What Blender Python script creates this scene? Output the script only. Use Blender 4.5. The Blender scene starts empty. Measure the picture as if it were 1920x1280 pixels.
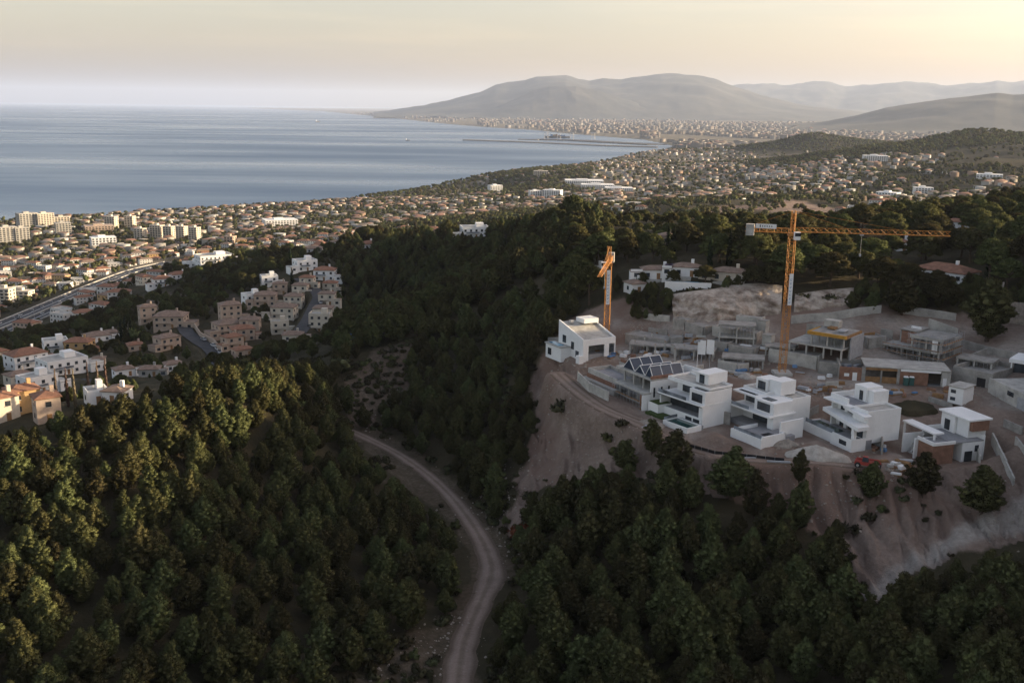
import bpy, bmesh, math, random
import numpy as np
from mathutils import Vector, Matrix

R = math.radians
random.seed(7)
rng = np.random.default_rng(7)
scene = bpy.context.scene
col = scene.collection

# ------------------------------------------------------------------ camera
F = 1900.0          # focal length in pixels of the 1920 px wide photograph
H = 225.0           # camera height above the sea, metres
ROLL = R(0.76)
PITCH = math.atan((640 - 202) / F)
cam_data = bpy.data.cameras.new("camera")
cam = bpy.data.objects.new("camera", cam_data)
col.objects.link(cam)
cam_data.sensor_width = 36.0
cam_data.lens = 36.0 * F / 1920.0
cam_data.clip_start = 1.0
cam_data.clip_end = 250000.0
cam.matrix_world = (Matrix.Translation((0, 0, H)) @ Matrix.Rotation(R(90) - PITCH, 4, 'X')
                    @ Matrix.Rotation(ROLL, 4, 'Z'))
scene.camera = cam

# ------------------------------------------------------------------ light
SUN_AZ = R(82)      # to the right of the view direction (+Y)
SUN_EL = R(12.5)
world = bpy.data.worlds.new("World")
scene.world = world
world.use_nodes = True
wn, wl = world.node_tree.nodes, world.node_tree.links
bg = wn["Background"]
sky = wn.new("ShaderNodeTexSky")
sky.sky_type = 'NISHITA'
sky.sun_disc = False
sky.sun_elevation = SUN_EL
sky.sun_rotation = SUN_AZ
sky.altitude = 200
sky.air_density = 1.25
sky.dust_density = 3.0
sky.ozone_density = 1.6
hsv = wn.new("ShaderNodeHueSaturation")
hsv.inputs['Saturation'].default_value = 0.78
wl.new(sky.outputs[0], hsv.inputs['Color'])
# thin streaks of high cloud, all round the sky
tc = wn.new("ShaderNodeTexCoord")
mp = wn.new("ShaderNodeMapping"); mp.inputs['Scale'].default_value = (1.2, 1.2, 16.0)
mp.inputs['Rotation'].default_value = (R(3), R(-3), 0)
nz = wn.new("ShaderNodeTexNoise"); nz.inputs['Scale'].default_value = 2.6; nz.inputs['Detail'].default_value = 7
nz.inputs['Roughness'].default_value = 0.55
rp = wn.new("ShaderNodeMapRange"); rp.inputs[1].default_value = 0.48; rp.inputs[2].default_value = 0.75
rp.inputs[3].default_value = 0.0; rp.inputs[4].default_value = 0.32
mx = wn.new("ShaderNodeMix"); mx.data_type = 'RGBA'; mx.blend_type = 'MIX'
sc_ = wn.new("ShaderNodeMix"); sc_.data_type = 'RGBA'; sc_.blend_type = 'MULTIPLY'; sc_.inputs[0].default_value = 1
sc_.inputs[7].default_value = (1.5, 1.36, 1.2, 1)
wl.new(tc.outputs['Generated'], mp.inputs[0]); wl.new(mp.outputs[0], nz.inputs['Vector'])
wl.new(nz.outputs[0], rp.inputs[0]); wl.new(rp.outputs[0], mx.inputs[0])
wl.new(hsv.outputs[0], sc_.inputs[6]); wl.new(hsv.outputs[0], mx.inputs[6]); wl.new(sc_.outputs[2], mx.inputs[7])
tint = wn.new("ShaderNodeMix"); tint.data_type = 'RGBA'; tint.blend_type = 'MULTIPLY'; tint.inputs[0].default_value = 1
tint.inputs[7].default_value = (1.10, 0.96, 0.93, 1)
wl.new(mx.outputs[2], tint.inputs[6]); wl.new(tint.outputs[2], bg.inputs['Color'])
bg.inputs['Strength'].default_value = 0.12

sun_data = bpy.data.lights.new("sun", 'SUN')
sun_data.energy = 5.0
sun_data.angle = R(0.6)
sun_data.color = (1.0, 0.78, 0.50)
sun = bpy.data.objects.new("sun", sun_data)
col.objects.link(sun)
sdir = Vector((math.sin(SUN_AZ) * math.cos(SUN_EL), math.cos(SUN_AZ) * math.cos(SUN_EL), math.sin(SUN_EL)))
sun.rotation_euler = sdir.to_track_quat('Z', 'Y').to_euler()
sun.location = (300, 100, 400)

scene.view_settings.view_transform = 'Standard'
scene.view_settings.look = 'None'
scene.view_settings.exposure = 1.2
scene.view_settings.gamma = 1.0
scene.view_settings.use_curve_mapping = False
scene.cycles.volume_bounces = 1
scene.cycles.max_bounces = 6
scene.cycles.transparent_max_bounces = 8
scene.cycles.use_denoising = True

# ------------------------------------------------------------------ pixel -> direction helpers (photograph pixels, 1920 x 1280)
CR, SR, CP, SP = math.cos(ROLL), math.sin(ROLL), math.cos(PITCH), math.sin(PITCH)
def ray(px, py):
    dx, dy = px - 960, py - 640
    x, y = dx * CR + dy * SR, -dx * SR + dy * CR
    return x, F * CP - y * SP, -(F * SP + y * CP)
def Pz(px, py, z):
    d = ray(px, py); t = (z - H) / d[2]
    return np.array([d[0] * t, d[1] * t, z])
def Pd(px, py, D):
    d = ray(px, py); t = D / math.hypot(d[0], d[1])
    return np.array([d[0] * t, d[1] * t, H + d[2] * t])
def proj(X, Y, Z):
    Z = Z - H
    f = Y * CP - Z * SP; u = -(Y * SP + Z * CP)
    f = np.where(f < 1, 1, f)
    x, y = F * X / f, F * u / f
    return 960 + x * CR - y * SR, 640 + x * SR + y * CR

# ------------------------------------------------------------------ noise
def _hash(i, j, s):
    n = (i.astype(np.int64) * 374761393 + j.astype(np.int64) * 668265263 + s * 982451653) & 0xFFFFFFFF
    n = ((n ^ (n >> 13)) * 1274126177) & 0xFFFFFFFF
    return ((n ^ (n >> 16)) & 0xFFFF) / 65535.0
def vnoise(x, y, s=0):
    i, j = np.floor(x), np.floor(y)
    fx, fy = x - i, y - j
    fx, fy = fx * fx * (3 - 2 * fx), fy * fy * (3 - 2 * fy)
    a, b, c, d = _hash(i, j, s), _hash(i + 1, j, s), _hash(i, j + 1, s), _hash(i + 1, j + 1, s)
    return a + (b - a) * fx + (c - a) * fy + (a - b - c + d) * fx * fy
def fbm(x, y, o=4, s=0):
    t, a, n = 0, 0.5, 0
    for k in range(o):
        t = t + a * (vnoise(x, y, s + k) - 0.5); a *= 0.5; x = x * 2.03; y = y * 2.03
    return t
def inpoly(X, Y, P):
    r = np.zeros(np.shape(X), bool); n = len(P)
    for k in range(n):
        x0, y0 = P[k]; x1, y1 = P[(k + 1) % n]
        if y0 == y1: continue
        r ^= ((y0 > Y) != (y1 > Y)) & (X < (x1 - x0) * (Y - y0) / (y1 - y0) + x0)
    return r
def segdist(X, Y, P, closed=False):
    """distance to a polyline and the fractional index of the nearest point"""
    best = np.full(np.shape(X), 1e12); idx = np.zeros(np.shape(X))
    m = len(P) if closed else len(P) - 1
    for k in range(m):
        x0, y0 = P[k][:2]; x1, y1 = P[(k + 1) % len(P)][:2]
        dx, dy = x1 - x0, y1 - y0
        t = np.clip(((X - x0) * dx + (Y - y0) * dy) / (dx * dx + dy * dy + 1e-9), 0, 1)
        d = (X - x0 - t * dx) ** 2 + (Y - y0 - t * dy) ** 2
        w = d < best
        best = np.where(w, d, best); idx = np.where(w, k + t, idx)
    return np.sqrt(best), idx
def sstep(a, b, x):
    t = np.clip((x - a) / (b - a), 0, 1); return t * t * (3 - 2 * t)

# ------------------------------------------------------------------ terrain heights
CTRL = []
def cz(l):
    for px, py, z in l: CTRL.append(Pz(px, py, z))
def cd(l):
    for px, py, D in l: CTRL.append(Pd(px, py, D))
ROADPX = [(845, 1420), (858, 1280), (872, 1200), (900, 1130), (922, 1075), (912, 1030), (884, 980), (845, 930), (800, 888), (745, 850), (690, 822), (655, 806)]
ROADW = [5.4, 5.2, 5.0, 5.0, 6.2, 4.8, 4.2, 4.0, 3.8, 3.6, 3.5, 3.4]
cz([(px, py, 130) for px, py in ROADPX])
# left hill
cz([(0, 1280, 140), (300, 1280, 136), (550, 1280, 131.5), (720, 1230, 131), (0, 1100, 142), (300, 1100, 140), (560, 1100, 132), (700, 1050, 131.5),
    (0, 950, 147), (300, 950, 146), (560, 950, 134), (50, 832, 151), (250, 785, 153), (450, 745, 154), (590, 722, 147), (620, 800, 136), (-200, 850, 147), (-300, 1100, 142)])
# spur below the building site, running down to the left
cz([(1000, 505, 165), (900, 575, 155), (800, 625, 148), (700, 665, 142), (620, 695, 139), (900, 700, 142), (1000, 650, 154), (850, 800, 136), (950, 850, 136), (700, 740, 135), (750, 690, 140)])
# building site
cz([(1070, 722, 155), (1040, 645, 158), (1200, 792, 153.5), (1300, 832, 152.5), (1500, 862, 152), (1650, 882, 151.5), (1740, 875, 151.5), (1820, 850, 153.5), (1925, 880, 153),
    (1135, 652, 158), (1300, 690, 158), (1466, 700, 159.5), (1580, 720, 159), (1700, 725, 159), (1850, 745, 159), (1920, 770, 158.5), (1600, 665, 162), (1750, 690, 161), (1250, 622, 162), (1400, 642, 162.5),
    (1550, 607, 166.5), (1800, 622, 166), (1255, 604, 164), (1660, 800, 154.5), (1350, 770, 155.5), (1545, 790, 155)])
# bare slope below the site, lower forest
cz([(1010, 760, 147), (1000, 950, 136), (1100, 900, 142), (1200, 950, 143), (1350, 950, 145), (1500, 1000, 143), (1600, 960, 146), (1750, 1000, 145), (1900, 960, 148.5), (1900, 1100, 143), (1700, 1060, 142), (1620, 1110, 139),
    (1000, 1150, 132), (1200, 1150, 136), (1500, 1150, 139), (1800, 1200, 142), (1000, 1280, 131), (1300, 1280, 138), (1600, 1280, 142), (1900, 1280, 147), (2100, 1000, 150), (2100, 1300, 148), (2100, 800, 163)])
# rock cut and pine ridge
cz([(1300, 592, 166.5), (1180, 600, 163), (1420, 585, 167), (1300, 545, 171.5), (1420, 545, 172), (1180, 560, 167.5), (1600, 560, 172), (1800, 572, 171), (1900, 600, 168), (1240, 520, 173), (1370, 532, 173),
    (1775, 527, 174), (1120, 520, 170), (1900, 545, 174), (1300, 480, 177), (1500, 480, 178), (1700, 470, 178), (1900, 470, 178), (2050, 480, 185)])
cd([(1250, 470, 385), (1500, 452, 425), (1700, 432, 460), (1900, 424, 480), (1100, 440, 440), (1040, 425, 510)])
for az, D, z in [(10, 700, 115), (20, 700, 118), (27, 720, 125), (32, 700, 150), (5, 800, 95), (0, 900, 70), (14, 1000, 108), (24, 1050, 110)]:
    CTRL.append(np.array([D * math.sin(R(az)), D * math.cos(R(az)), z]))
# ground behind the ridge to the right
cz([(1340, 398, 130), (1450, 375, 120), (1250, 388, 118), (1500, 352, 105), (1620, 372, 92), (1750, 335, 85), (1650, 310, 105), (1820, 300, 135), (1450, 330, 75), (1700, 270, 60), (1330, 284, 10), (1450, 256, 12), (1650, 258, 15), (1760, 250, 20), (1300, 312, 28), (1480, 302, 50), (1610, 290, 62), (1680, 276, 45)])
cd([(1840, 237, 3400), (1900, 250, 3300), (1740, 268, 3500), (1530, 250, 4500), (1460, 268, 4600), (1600, 268, 4500), (1400, 290, 4200), (1870, 378, 640), (1960, 370, 640)])
# left town side
cz([(60, 775, 122), (-150, 760, 122), (110, 652, 105), (40, 702, 112), (300, 692, 112), (200, 740, 120), (400, 652, 112), (250, 602, 99), (330, 562, 93), (0, 618, 60), (-200, 660, 60), (100, 572, 55), (250, 512, 48),
    (300, 472, 30), (100, 480, 28), (300, 432, 18), (50, 440, 14), (600, 640, 121), (560, 532, 125), (450, 642, 115), (480, 512, 122), (400, 482, 103), (580, 492, 122), (470, 450, 45), (600, 425, 26), (500, 590, 118), (640, 560, 118)])
# middle ridge
cz([(690, 605, 108), (750, 522, 127), (800, 462, 143), (890, 436, 150), (700, 452, 131), (640, 470, 118), (1000, 465, 159), (960, 440, 155), (850, 560, 130), (770, 590, 116), (900, 520, 138)])
# coast towns
cd([(1000, 326, 2800), (1060, 316, 2950), (940, 351, 2750)])
cz([(950, 368, 20), (1050, 372, 30), (1150, 352, 32), (1250, 332, 40), (1180, 306, 25), (1350, 310, 45), (800, 402, 25), (700, 382, 8), (450, 402, 8), (880, 380, 22), (1150, 380, 40)])
for az, D, z in [(-60, 150, 142), (-90, 150, 145), (180, 150, 145), (-180, 150, 145), (120, 150, 155), (60, 120, 150), (-45, 300, 135), (-60, 600, 90), (-90, 600, 110), (180, 600, 160), (-180, 600, 160), (120, 600, 190), (90, 500, 190),
                 (-60, 1500, 20), (-100, 2000, 40), (180, 3000, 200), (-180, 3000, 200), (90, 2500, 220), (60, 2500, 200), (40, 1500, 130), (45, 4000, 120), (60, 8000, 150), (120, 8000, 200),
                 (-50, 60, 138), (50, 60, 140), (0, 60, 130), (180, 50, 140), (-180, 50, 140), (-33, 900, 55), (-33, 1300, 22),
                 (10, 6000, 14), (17, 6500, 14), (25, 6500, 30), (10, 9000, 15), (20, 9000, 20), (30, 9000, 40), (0, 15000, 15), (10, 15000, 30), (20, 15000, 50), (30, 15000, 60), (0, 30000, 20), (15, 30000, 60), (30, 30000, 80), (45, 30000, 80),
                 (0, 70000, 40), (25, 70000, 40), (-30, 70000, 10), (-30, 20000, 10), (-30, 5000, 5), (-10, 6000, 5)]:
    CTRL.append(np.array([D * math.sin(R(az)), D * math.cos(R(az)), z]))
CT = np.array(CTRL)
def logpol(X, Y): return np.log(np.hypot(X, Y)), np.arctan2(X, Y)
cu, cv = logpol(CT[:, 0], CT[:, 1])
C2 = 0.012 ** 2
def kern(du, dv): return -np.sqrt(du * du + dv * dv + C2)
A = kern(cu[:, None] - cu[None], cv[:, None] - cv[None]) + 0.0025 * np.eye(len(cu))
n_ = len(cu)
M_ = np.zeros((n_ + 1, n_ + 1)); M_[:n_, :n_] = A; M_[:n_, n_] = 1; M_[n_, :n_] = 1
W_ = np.linalg.solve(M_, np.append(CT[:, 2], 0))
def rbf(u, v):
    out = np.full(u.shape, W_[n_])
    for k in range(n_): out += W_[k] * kern(u - cu[k], v - cv[k])
    return out

# coast (land polygon at sea level)
COAST = [(-60000, -9000), (-9000, -600), (-4200, 700), (-1900, 1330)]
COAST += [tuple(Pz(x, y, 0)[:2]) for x, y in [(0, 413), (150, 408), (300, 397), (560, 381), (700, 367), (770, 358), (812, 352), (930, 340), (1010, 327), (1100, 312), (1200, 299), (1268, 286), (1245, 279), (1262, 274), (1235, 268), (1205, 262), (1130, 256), (1050, 249.5), (1000, 244),
                                      (900, 238), (830, 232), (770, 225.5), (690, 217), (620, 210.5), (600, 208.6)]]
COAST += [(-16000, 60000), (-9000, 110000), (120000, 110000), (120000, -60000), (-60000, -60000)]

# ------------------------------------------------------------------ polar sheet of ground, finest where the camera looks
az = np.concatenate([np.linspace(-180, -60, 40, endpoint=False), np.linspace(-60, -33, 60, endpoint=False), np.arange(-33, 33, 0.1), np.linspace(33, 80, 110, endpoint=False), np.linspace(80, 180, 34)])
az = np.radians(az)
lr = np.concatenate([np.arange(math.log(8), math.log(90), 0.05), np.arange(math.log(90), math.log(700), 0.0055), np.arange(math.log(700), math.log(7000), 0.0105), np.arange(math.log(7000), math.log(90000), 0.03)])
NA, NR = len(az), len(lr)
AZ, LR = np.meshgrid(az, lr)
RR = np.exp(LR)
GX, GY = RR * np.sin(AZ), RR * np.cos(AZ)
GZ = np.zeros_like(GX)
for k in range(NR): GZ[k] = rbf(LR[k], AZ[k])
# unseen hill on the right, crest shaped to keep late sun off the site
RIDGE = [(190, 60, 190), (215, 150, 208), (234, 240, 216), (236, 300, 215), (239, 324, 203), (250, 360, 193), (268, 400, 186), (300, 450, 181)]
d_, i_ = segdist(GX, GY, RIDGE)
rz = np.interp(i_, range(len(RIDGE)), [p[2] for p in RIDGE])
HILL = rz - (np.sqrt(d_ ** 2 + 400) - 20) * 0.74
kk = 4.0
GZ = np.where((AZ > R(15)) & (AZ < R(120)) & (RR < 2500), np.logaddexp(GZ / kk, HILL / kk) * kk, GZ)
GZ += fbm(GX / 60, GY / 60, 4, 3) * np.clip(RR / 60, 0, 7) * sstep(60, 160, RR)
GZ += fbm(GX / 7, GY / 7, 3, 11) * 1.4 * (RR < 900)
GZ += fbm(GX / 500, GY / 500, 5, 23) * np.clip((RR - 900) / 60, 0, 40) * np.clip(GZ / 60, 0.02, 1)

# ------------------------------------------------------------------ building plots: flat platforms cut into the slope
# name: (pixel of the origin corner, base z, heading of the front, patch u0,u1,v0,v1)
PLOTS = {
    'A': ((1091, 680.5), 157.0, -60, (-22, 1, -1, 18)),
    'B': ((1203.7, 763.7), 154.0, -62, (-27, 1.5, -1, 15)),
    'C': ((1288, 812.6), 153.0, -55, (-17, 1.5, -.5, 17)),
    'D': ((1426.1, 840.1), 153.0, -59, (-19, 1, -.5, 22)),
    'E': ((1594.6, 847.3), 152.5, -68, (-17, 2, -.5, 15)),
    'F': ((1723, 845), 151.5, -72, (-3, 9, -5, 13)),
}
def frame_of(k):
    (px, py), z, ph, _ = PLOTS[k]
    return Pz(px, py, z), R(ph)
for k, (O, z, ph, (u0, u1, v0, v1)) in PLOTS.items():
    o = Pz(O[0], O[1], z); p = R(ph)
    U = (GX - o[0]) * math.cos(p) + (GY - o[1]) * math.sin(p)
    V = -(GX - o[0]) * math.sin(p) + (GY - o[1]) * math.cos(p)
    dd = np.hypot(np.maximum(np.maximum(u0 - U, U - u1), 0), np.maximum(np.maximum(v0 - V, V - v1), 0))
    w = 1 - sstep(0.3, 4.5, dd)
    GZ = GZ * (1 - w) + (z - 0.1) * w
# level yard of the site between the villas and the shells behind
YARD = [(1110, 655), (1200, 648), (1300, 680), (1400, 690), (1466, 700), (1560, 712), (1680, 722), (1790, 730), (1880, 760)]
yd = [Pz(x, y, 158.8)[:2] for x, y in YARD]
d_, i_ = segdist(GX, GY, yd)
w = 1 - sstep(4, 10, d_)
GZ = GZ * (1 - w) + (158.8 + (GZ - 158.8) * 0.25) * w
# track on the outer edge of the site
TRACKPX = [(1045, 700, 156), (1085, 735, 155), (1130, 765, 154.3), (1200, 795, 153.6), (1260, 825, 152.8), (1340, 850, 152.3), (1430, 862, 152), (1520, 864, 152), (1610, 872, 151.6)]
TRACK = [Pz(*p) for p in TRACKPX]
ROAD = [Pz(x, y, 130.0) for x, y in ROADPX]
def smooth_line(P, n=8):
    P = [np.array(p, float) for p in P]; out = []
    for k in range(len(P) - 1):
        p0, p1, p2, p3 = P[max(k - 1, 0)], P[k], P[k + 1], P[min(k + 2, len(P) - 1)]
        for q in range(n):
            t = q / n
            out.append(0.5 * (2 * p1 + (p2 - p0) * t + (2 * p0 - 5 * p1 + 4 * p2 - p3) * t * t + (3 * p1 - p0 - 3 * p2 + p3) * t ** 3))
    out.append(P[-1]); return out
ROADS = smooth_line([(*p, w_) for p, w_ in zip(ROAD, ROADW)])
TRACKS = smooth_line(TRACK)
def carve(line, half, blend, zoff=0.0):
    global GZ
    zz = [p[2] for p in line]
    lo = np.min([p[:2] for p in line], 0) - 40; hi = np.max([p[:2] for p in line], 0) + 40
    m = (GX > lo[0]) & (GX < hi[0]) & (GY > lo[1]) & (GY < hi[1])
    d, i = segdist(GX[m], GY[m], line)
    w = 1 - sstep(half, half + blend, d)
    z = np.interp(i, range(len(line)), zz) + zoff
    GZ[m] = GZ[m] * (1 - w) + z * w
carve(ROADS, 3.6, 6, -0.15)
carve(TRACKS, 2.6, 3, -0.12)

# sealed roads and the motorway down in the town
def pline(pts, z0=None): return [Pz(*p) for p in pts]
HWAY = pline([(-160, 668, 61), (-60, 640, 61), (0, 617, 60), (60, 592, 58), (120, 566, 55.5), (180, 540, 52), (240, 516, 48), (275, 505, 46), (330, 492, 42)])
STREET1 = pline([(345, 612, 114), (352, 625, 114), (372, 640, 113.5), (395, 655, 113), (405, 672, 113), (400, 690, 113)])
STREET2 = pline([(560, 625, 121), (575, 605, 121.5), (590, 575, 122.5), (598, 555, 124), (580, 535, 125), (560, 522, 126)])
STREET3 = pline([(90, 735, 116), (130, 715, 113), (190, 718, 114), (240, 740, 118)])
for ln, hw in ((HWAY, 19), (STREET1, 4.5), (STREET2, 4.5), (STREET3, 4.0)):
    carve(smooth_line(ln), hw, hw * 0.9, -0.2)
HWAYS, S1S, S2S, S3S = (smooth_line(l) for l in (HWAY, STREET1, STREET2, STREET3))

# rock cut: steep face behind the site
CLIFFPX = [(1262, 596), (1290, 592), (1330, 598), (1372, 590), (1420, 586), (1462, 580)]
# sea level
cd_, _ = segdist(GX, GY, COAST, closed=False)
land = inpoly(GX, GY, COAST)
GZ = np.where(land, np.maximum(np.maximum(GZ, 1.5) * sstep(0, 1, cd_ / (40 + 0.01 * RR)), 0.4), np.minimum(-2 - 0.02 * np.minimum(cd_, 800), -2))

def zat(x, y):
    x, y = np.asarray(x, float), np.asarray(y, float)
    u, v = np.log(np.maximum(np.hypot(x, y), 8.01)), np.arctan2(x, y)
    i = np.clip(np.searchsorted(lr, u) - 1, 0, NR - 2); j = np.clip(np.searchsorted(az, v) - 1, 0, NA - 2)
    fu = (u - lr[i]) / (lr[i + 1] - lr[i]); fv = (v - az[j]) / (az[j + 1] - az[j])
    return (GZ[i, j] * (1 - fu) + GZ[i + 1, j] * fu) * (1 - fv) + (GZ[i, j + 1] * (1 - fu) + GZ[i + 1, j + 1] * fu) * fv
RS = np.exp(np.arange(math.log(60), math.log(60000), 0.002))
def ghit(px, py):
    """first point of the ground on the line of sight through a photo pixel"""
    d = ray(px, py); h = math.hypot(d[0], d[1])
    x, y, z = RS * d[0] / h, RS * d[1] / h, H + RS * d[2] / h
    below = np.nonzero(zat(x, y) >= z)[0]
    k = below[0] if len(below) else len(RS) - 1
    if k > 0:
        za, zb = zat(x[k - 1], y[k - 1]) - z[k - 1], zat(x[k], y[k]) - z[k]
        t = 0 if zb == za else min(max(-za / (zb - za), 0), 1)
        xx, yy = x[k - 1] + (x[k] - x[k - 1]) * t, y[k - 1] + (y[k] - y[k - 1]) * t
        return np.array([xx, yy, float(zat(xx, yy))])
    return np.array([x[k], y[k], float(zat(x[k], y[k]))])

# ------------------------------------------------------------------ ground masks (what the ground is made of)
PX, PY = proj(GX, GY, GZ)
front = GY > 30
jx = fbm(GX / 9, GY / 9, 4, 41) * 60 * np.clip(250 / RR, 0.02, 1); jy = fbm(GX / 9, GY / 9, 4, 51) * 50 * np.clip(250 / RR, 0.02, 1)
def pm(poly, jit=1.0, near=0, far=1e9): return inpoly(PX + jx * jit, PY + jy * jit, poly) & front & (RR > near) & (RR < far)
SLOPE_PX = [(1045, 640), (1080, 715), (1200, 800), (1300, 845), (1500, 880), (1620, 885), (1740, 870), (1850, 800), (1990, 760), (1990, 1000), (1800, 1030), (1700, 1075), (1640, 1120), (1600, 1090), (1560, 1010), (1450, 960), (1330, 930), (1250, 900), (1170, 900), (1080, 900), (1000, 930), (960, 1010), (930, 960), (980, 880), (1000, 800), (1000, 720), (1030, 650)]
SITE_PX = [(1040, 640), (1060, 600), (1160, 560), (1250, 590), (1480, 570), (1650, 570), (1800, 590), (1990, 610), (1990, 860), (1850, 880), (1740, 885), (1600, 885), (1300, 850), (1180, 800), (1080, 720)]
ROADSIDE = [(930, 960), (960, 1040), (990, 1080), (930, 1110), (890, 1180), (900, 1300), (640, 1300), (720, 1220), (800, 1180), (860, 1120), (880, 1080), (860, 1010), (780, 930), (690, 860), (640, 800), (680, 780), (760, 830), (860, 900)]
SCRUB = [(640, 700), (720, 650), (780, 640), (760, 720), (700, 800), (660, 800)]
STRIPE = [(1990, 885), (1990, 978), (1900, 988), (1800, 1020), (1700, 1070), (1632, 1128), (1604, 1116), (1660, 1058), (1760, 1006), (1850, 955), (1920, 920)]
bare = np.where(pm(SLOPE_PX, 1, 0, 330) | pm(SITE_PX, .3, 0, 330), 1.0, 0.0)
bare = np.maximum(bare, np.where(pm(ROADSIDE, 1.2, 0, 330), 0.34, 0)); bare = np.maximum(bare, np.where(pm(SCRUB, 1.5, 0, 345), 0.45, 0))
LITPATCH = [(1240, 400), (1320, 388), (1400, 384), (1480, 372), (1560, 390), (1640, 400), (1500, 398), (1400, 396), (1300, 408)]  # golden hillside; its sunlit tone is painted in as bare soil
bare = np.maximum(bare, np.where(pm(LITPATCH, .6, 600, 2600), 0.8, 0))
FIELD = [(150, 590), (300, 545), (420, 545), (470, 560), (420, 590), (300, 590), (200, 610)]
bare = np.maximum(bare, np.where(pm(FIELD, .6, 400, 1000), 0.35, 0))
pale = np.where(pm(STRIPE, .5, 0, 330), 1.0, 0.0)
yard = pm([(1150, 600), (1250, 600), (1480, 600), (1650, 590), (1990, 640), (1990, 780), (1800, 760), (1700, 740), (1560, 730), (1450, 715), (1300, 700), (1130, 668)], .5, 0, 330)
yn = fbm(GX / 10, GY / 10, 4, 91) + .5
pale = np.maximum(pale, np.where(yard, sstep(.32, .62, yn) * .85, 0)); dust = pm([(1180, 760), (1700, 800), (1700, 885), (1500, 870), (1300, 850)], .6, 0, 330)
pale = np.maximum(pale, np.where(dust, sstep(.45, .7, fbm(GX / 6, GY / 6, 4, 95) + .5) * .7, 0))
urban = np.where((GZ < 60) & (RR > 1100), 1.0, 0.0)
def relax(a, n=2):
    for _ in range(n):
        a[1:-1, 1:-1] = (a[1:-1, 1:-1] * 2 + a[:-2, 1:-1] + a[2:, 1:-1] + a[1:-1, :-2] + a[1:-1, 2:]) / 6
    return a
bare, pale, urban = relax(bare), relax(pale), relax(urban)

# rain gullies down the bare banks
gl = np.abs(fbm(AZ * RR / 3.2 + fbm(GX / 12, GY / 12, 3, 71) * 3, RR / 22, 4, 73)) * 4
GZ -= np.where(pm(SLOPE_PX, 1, 0, 330) & ~pm(SITE_PX, .2, 0, 330), np.clip(1 - gl, 0, 1) ** 1.5 * 2.0 * bare, 0) * (segdist(GX, GY, TRACKS)[0] > 4)
nearroad = (segdist(GX, GY, ROADS)[0] < 9) | (segdist(GX, GY, TRACKS)[0] < 7)
GZ += np.where(nearroad & (RR < 330), fbm(GX / 1.7, GY / 1.7, 3, 83) * .42, 0)
GZ += np.where(bare > .5, fbm(GX / 3.1, GY / 3.1, 4, 85) * .9, 0) * (RR < 330) * ~nearroad * ~pm(SITE_PX, .2, 0, 330)
# ------------------------------------------------------------------ materials
def nmat(name):
    m = bpy.data.materials.new(name); m.use_nodes = True
    nt = m.node_tree; b = nt.nodes["Principled BSDF"]
    b.inputs['Specular IOR Level'].default_value = 0.25
    return m, nt, b
def N(nt, t, **kw):
    n = nt.nodes.new(t)
    for k, v in kw.items(): setattr(n, k, v)
    return n
def noise_node(nt, scale, detail=5, rough=0.6, vec=None):
    n = N(nt, "ShaderNodeTexNoise"); n.inputs['Scale'].default_value = scale; n.inputs['Detail'].default_value = detail; n.inputs['Roughness'].default_value = rough
    if vec is not None: nt.links.new(vec, n.inputs['Vector'])
    return n
def ramp(nt, src, stops):
    r = N(nt, "ShaderNodeValToRGB"); e = r.color_ramp.elements
    while len(e) < len(stops): e.new(0.5)
    for q, (p, c) in zip(e, stops): q.position = p; q.color = (*c, 1)
    nt.links.new(src, r.inputs[0]); return r
def mixc(nt, fac, a, b, mode='MIX'):
    m = N(nt, "ShaderNodeMix", data_type='RGBA', blend_type=mode)
    for s, i in ((fac, 0), (a, 6), (b, 7)):
        if isinstance(s, (int, float)): m.inputs[i].default_value = s
        elif isinstance(s, tuple): m.inputs[i].default_value = (*s, 1)
        else: nt.links.new(s, m.inputs[i])
    return m.outputs[2]
def bump(nt, b, src, strength, dist):
    n = N(nt, "ShaderNodeBump"); n.inputs['Strength'].default_value = strength; n.inputs['Distance'].default_value = dist
    nt.links.new(src, n.inputs['Height']); nt.links.new(n.outputs[0], b.inputs['Normal'])
def speckled(name, c, var=0.25, scale=0.6, rough=0.9, c2=None, bmp=0.0, spec=0.2):
    """plain paint, render, concrete or stone with stains at two sizes"""
    m, nt, b = nmat(name)
    tcn = N(nt, "ShaderNodeTexCoord"); oi = N(nt, "ShaderNodeObjectInfo")
    ad = N(nt, "ShaderNodeVectorMath", operation='ADD'); nt.links.new(tcn.outputs['Object'], ad.inputs[0]); nt.links.new(oi.outputs['Location'], ad.inputs[1])
    n1 = noise_node(nt, scale, 6, .65, ad.outputs[0]); n2 = noise_node(nt, scale * 7, 3, .6, ad.outputs[0])
    dk = c2 or tuple(x * (1 - var) for x in c)
    a = ramp(nt, n1.outputs[0], [(0.35, dk), (0.62, c)])
    o = mixc(nt, 0.22, a.outputs[0], n2.outputs[0], 'OVERLAY')
    nt.links.new(o, b.inputs['Base Color']); b.inputs['Roughness'].default_value = rough
    b.inputs['Specular IOR Level'].default_value = spec
    if bmp: bump(nt, b, n2.outputs[0], 0.6, bmp)
    return m
MAT = {}
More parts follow.
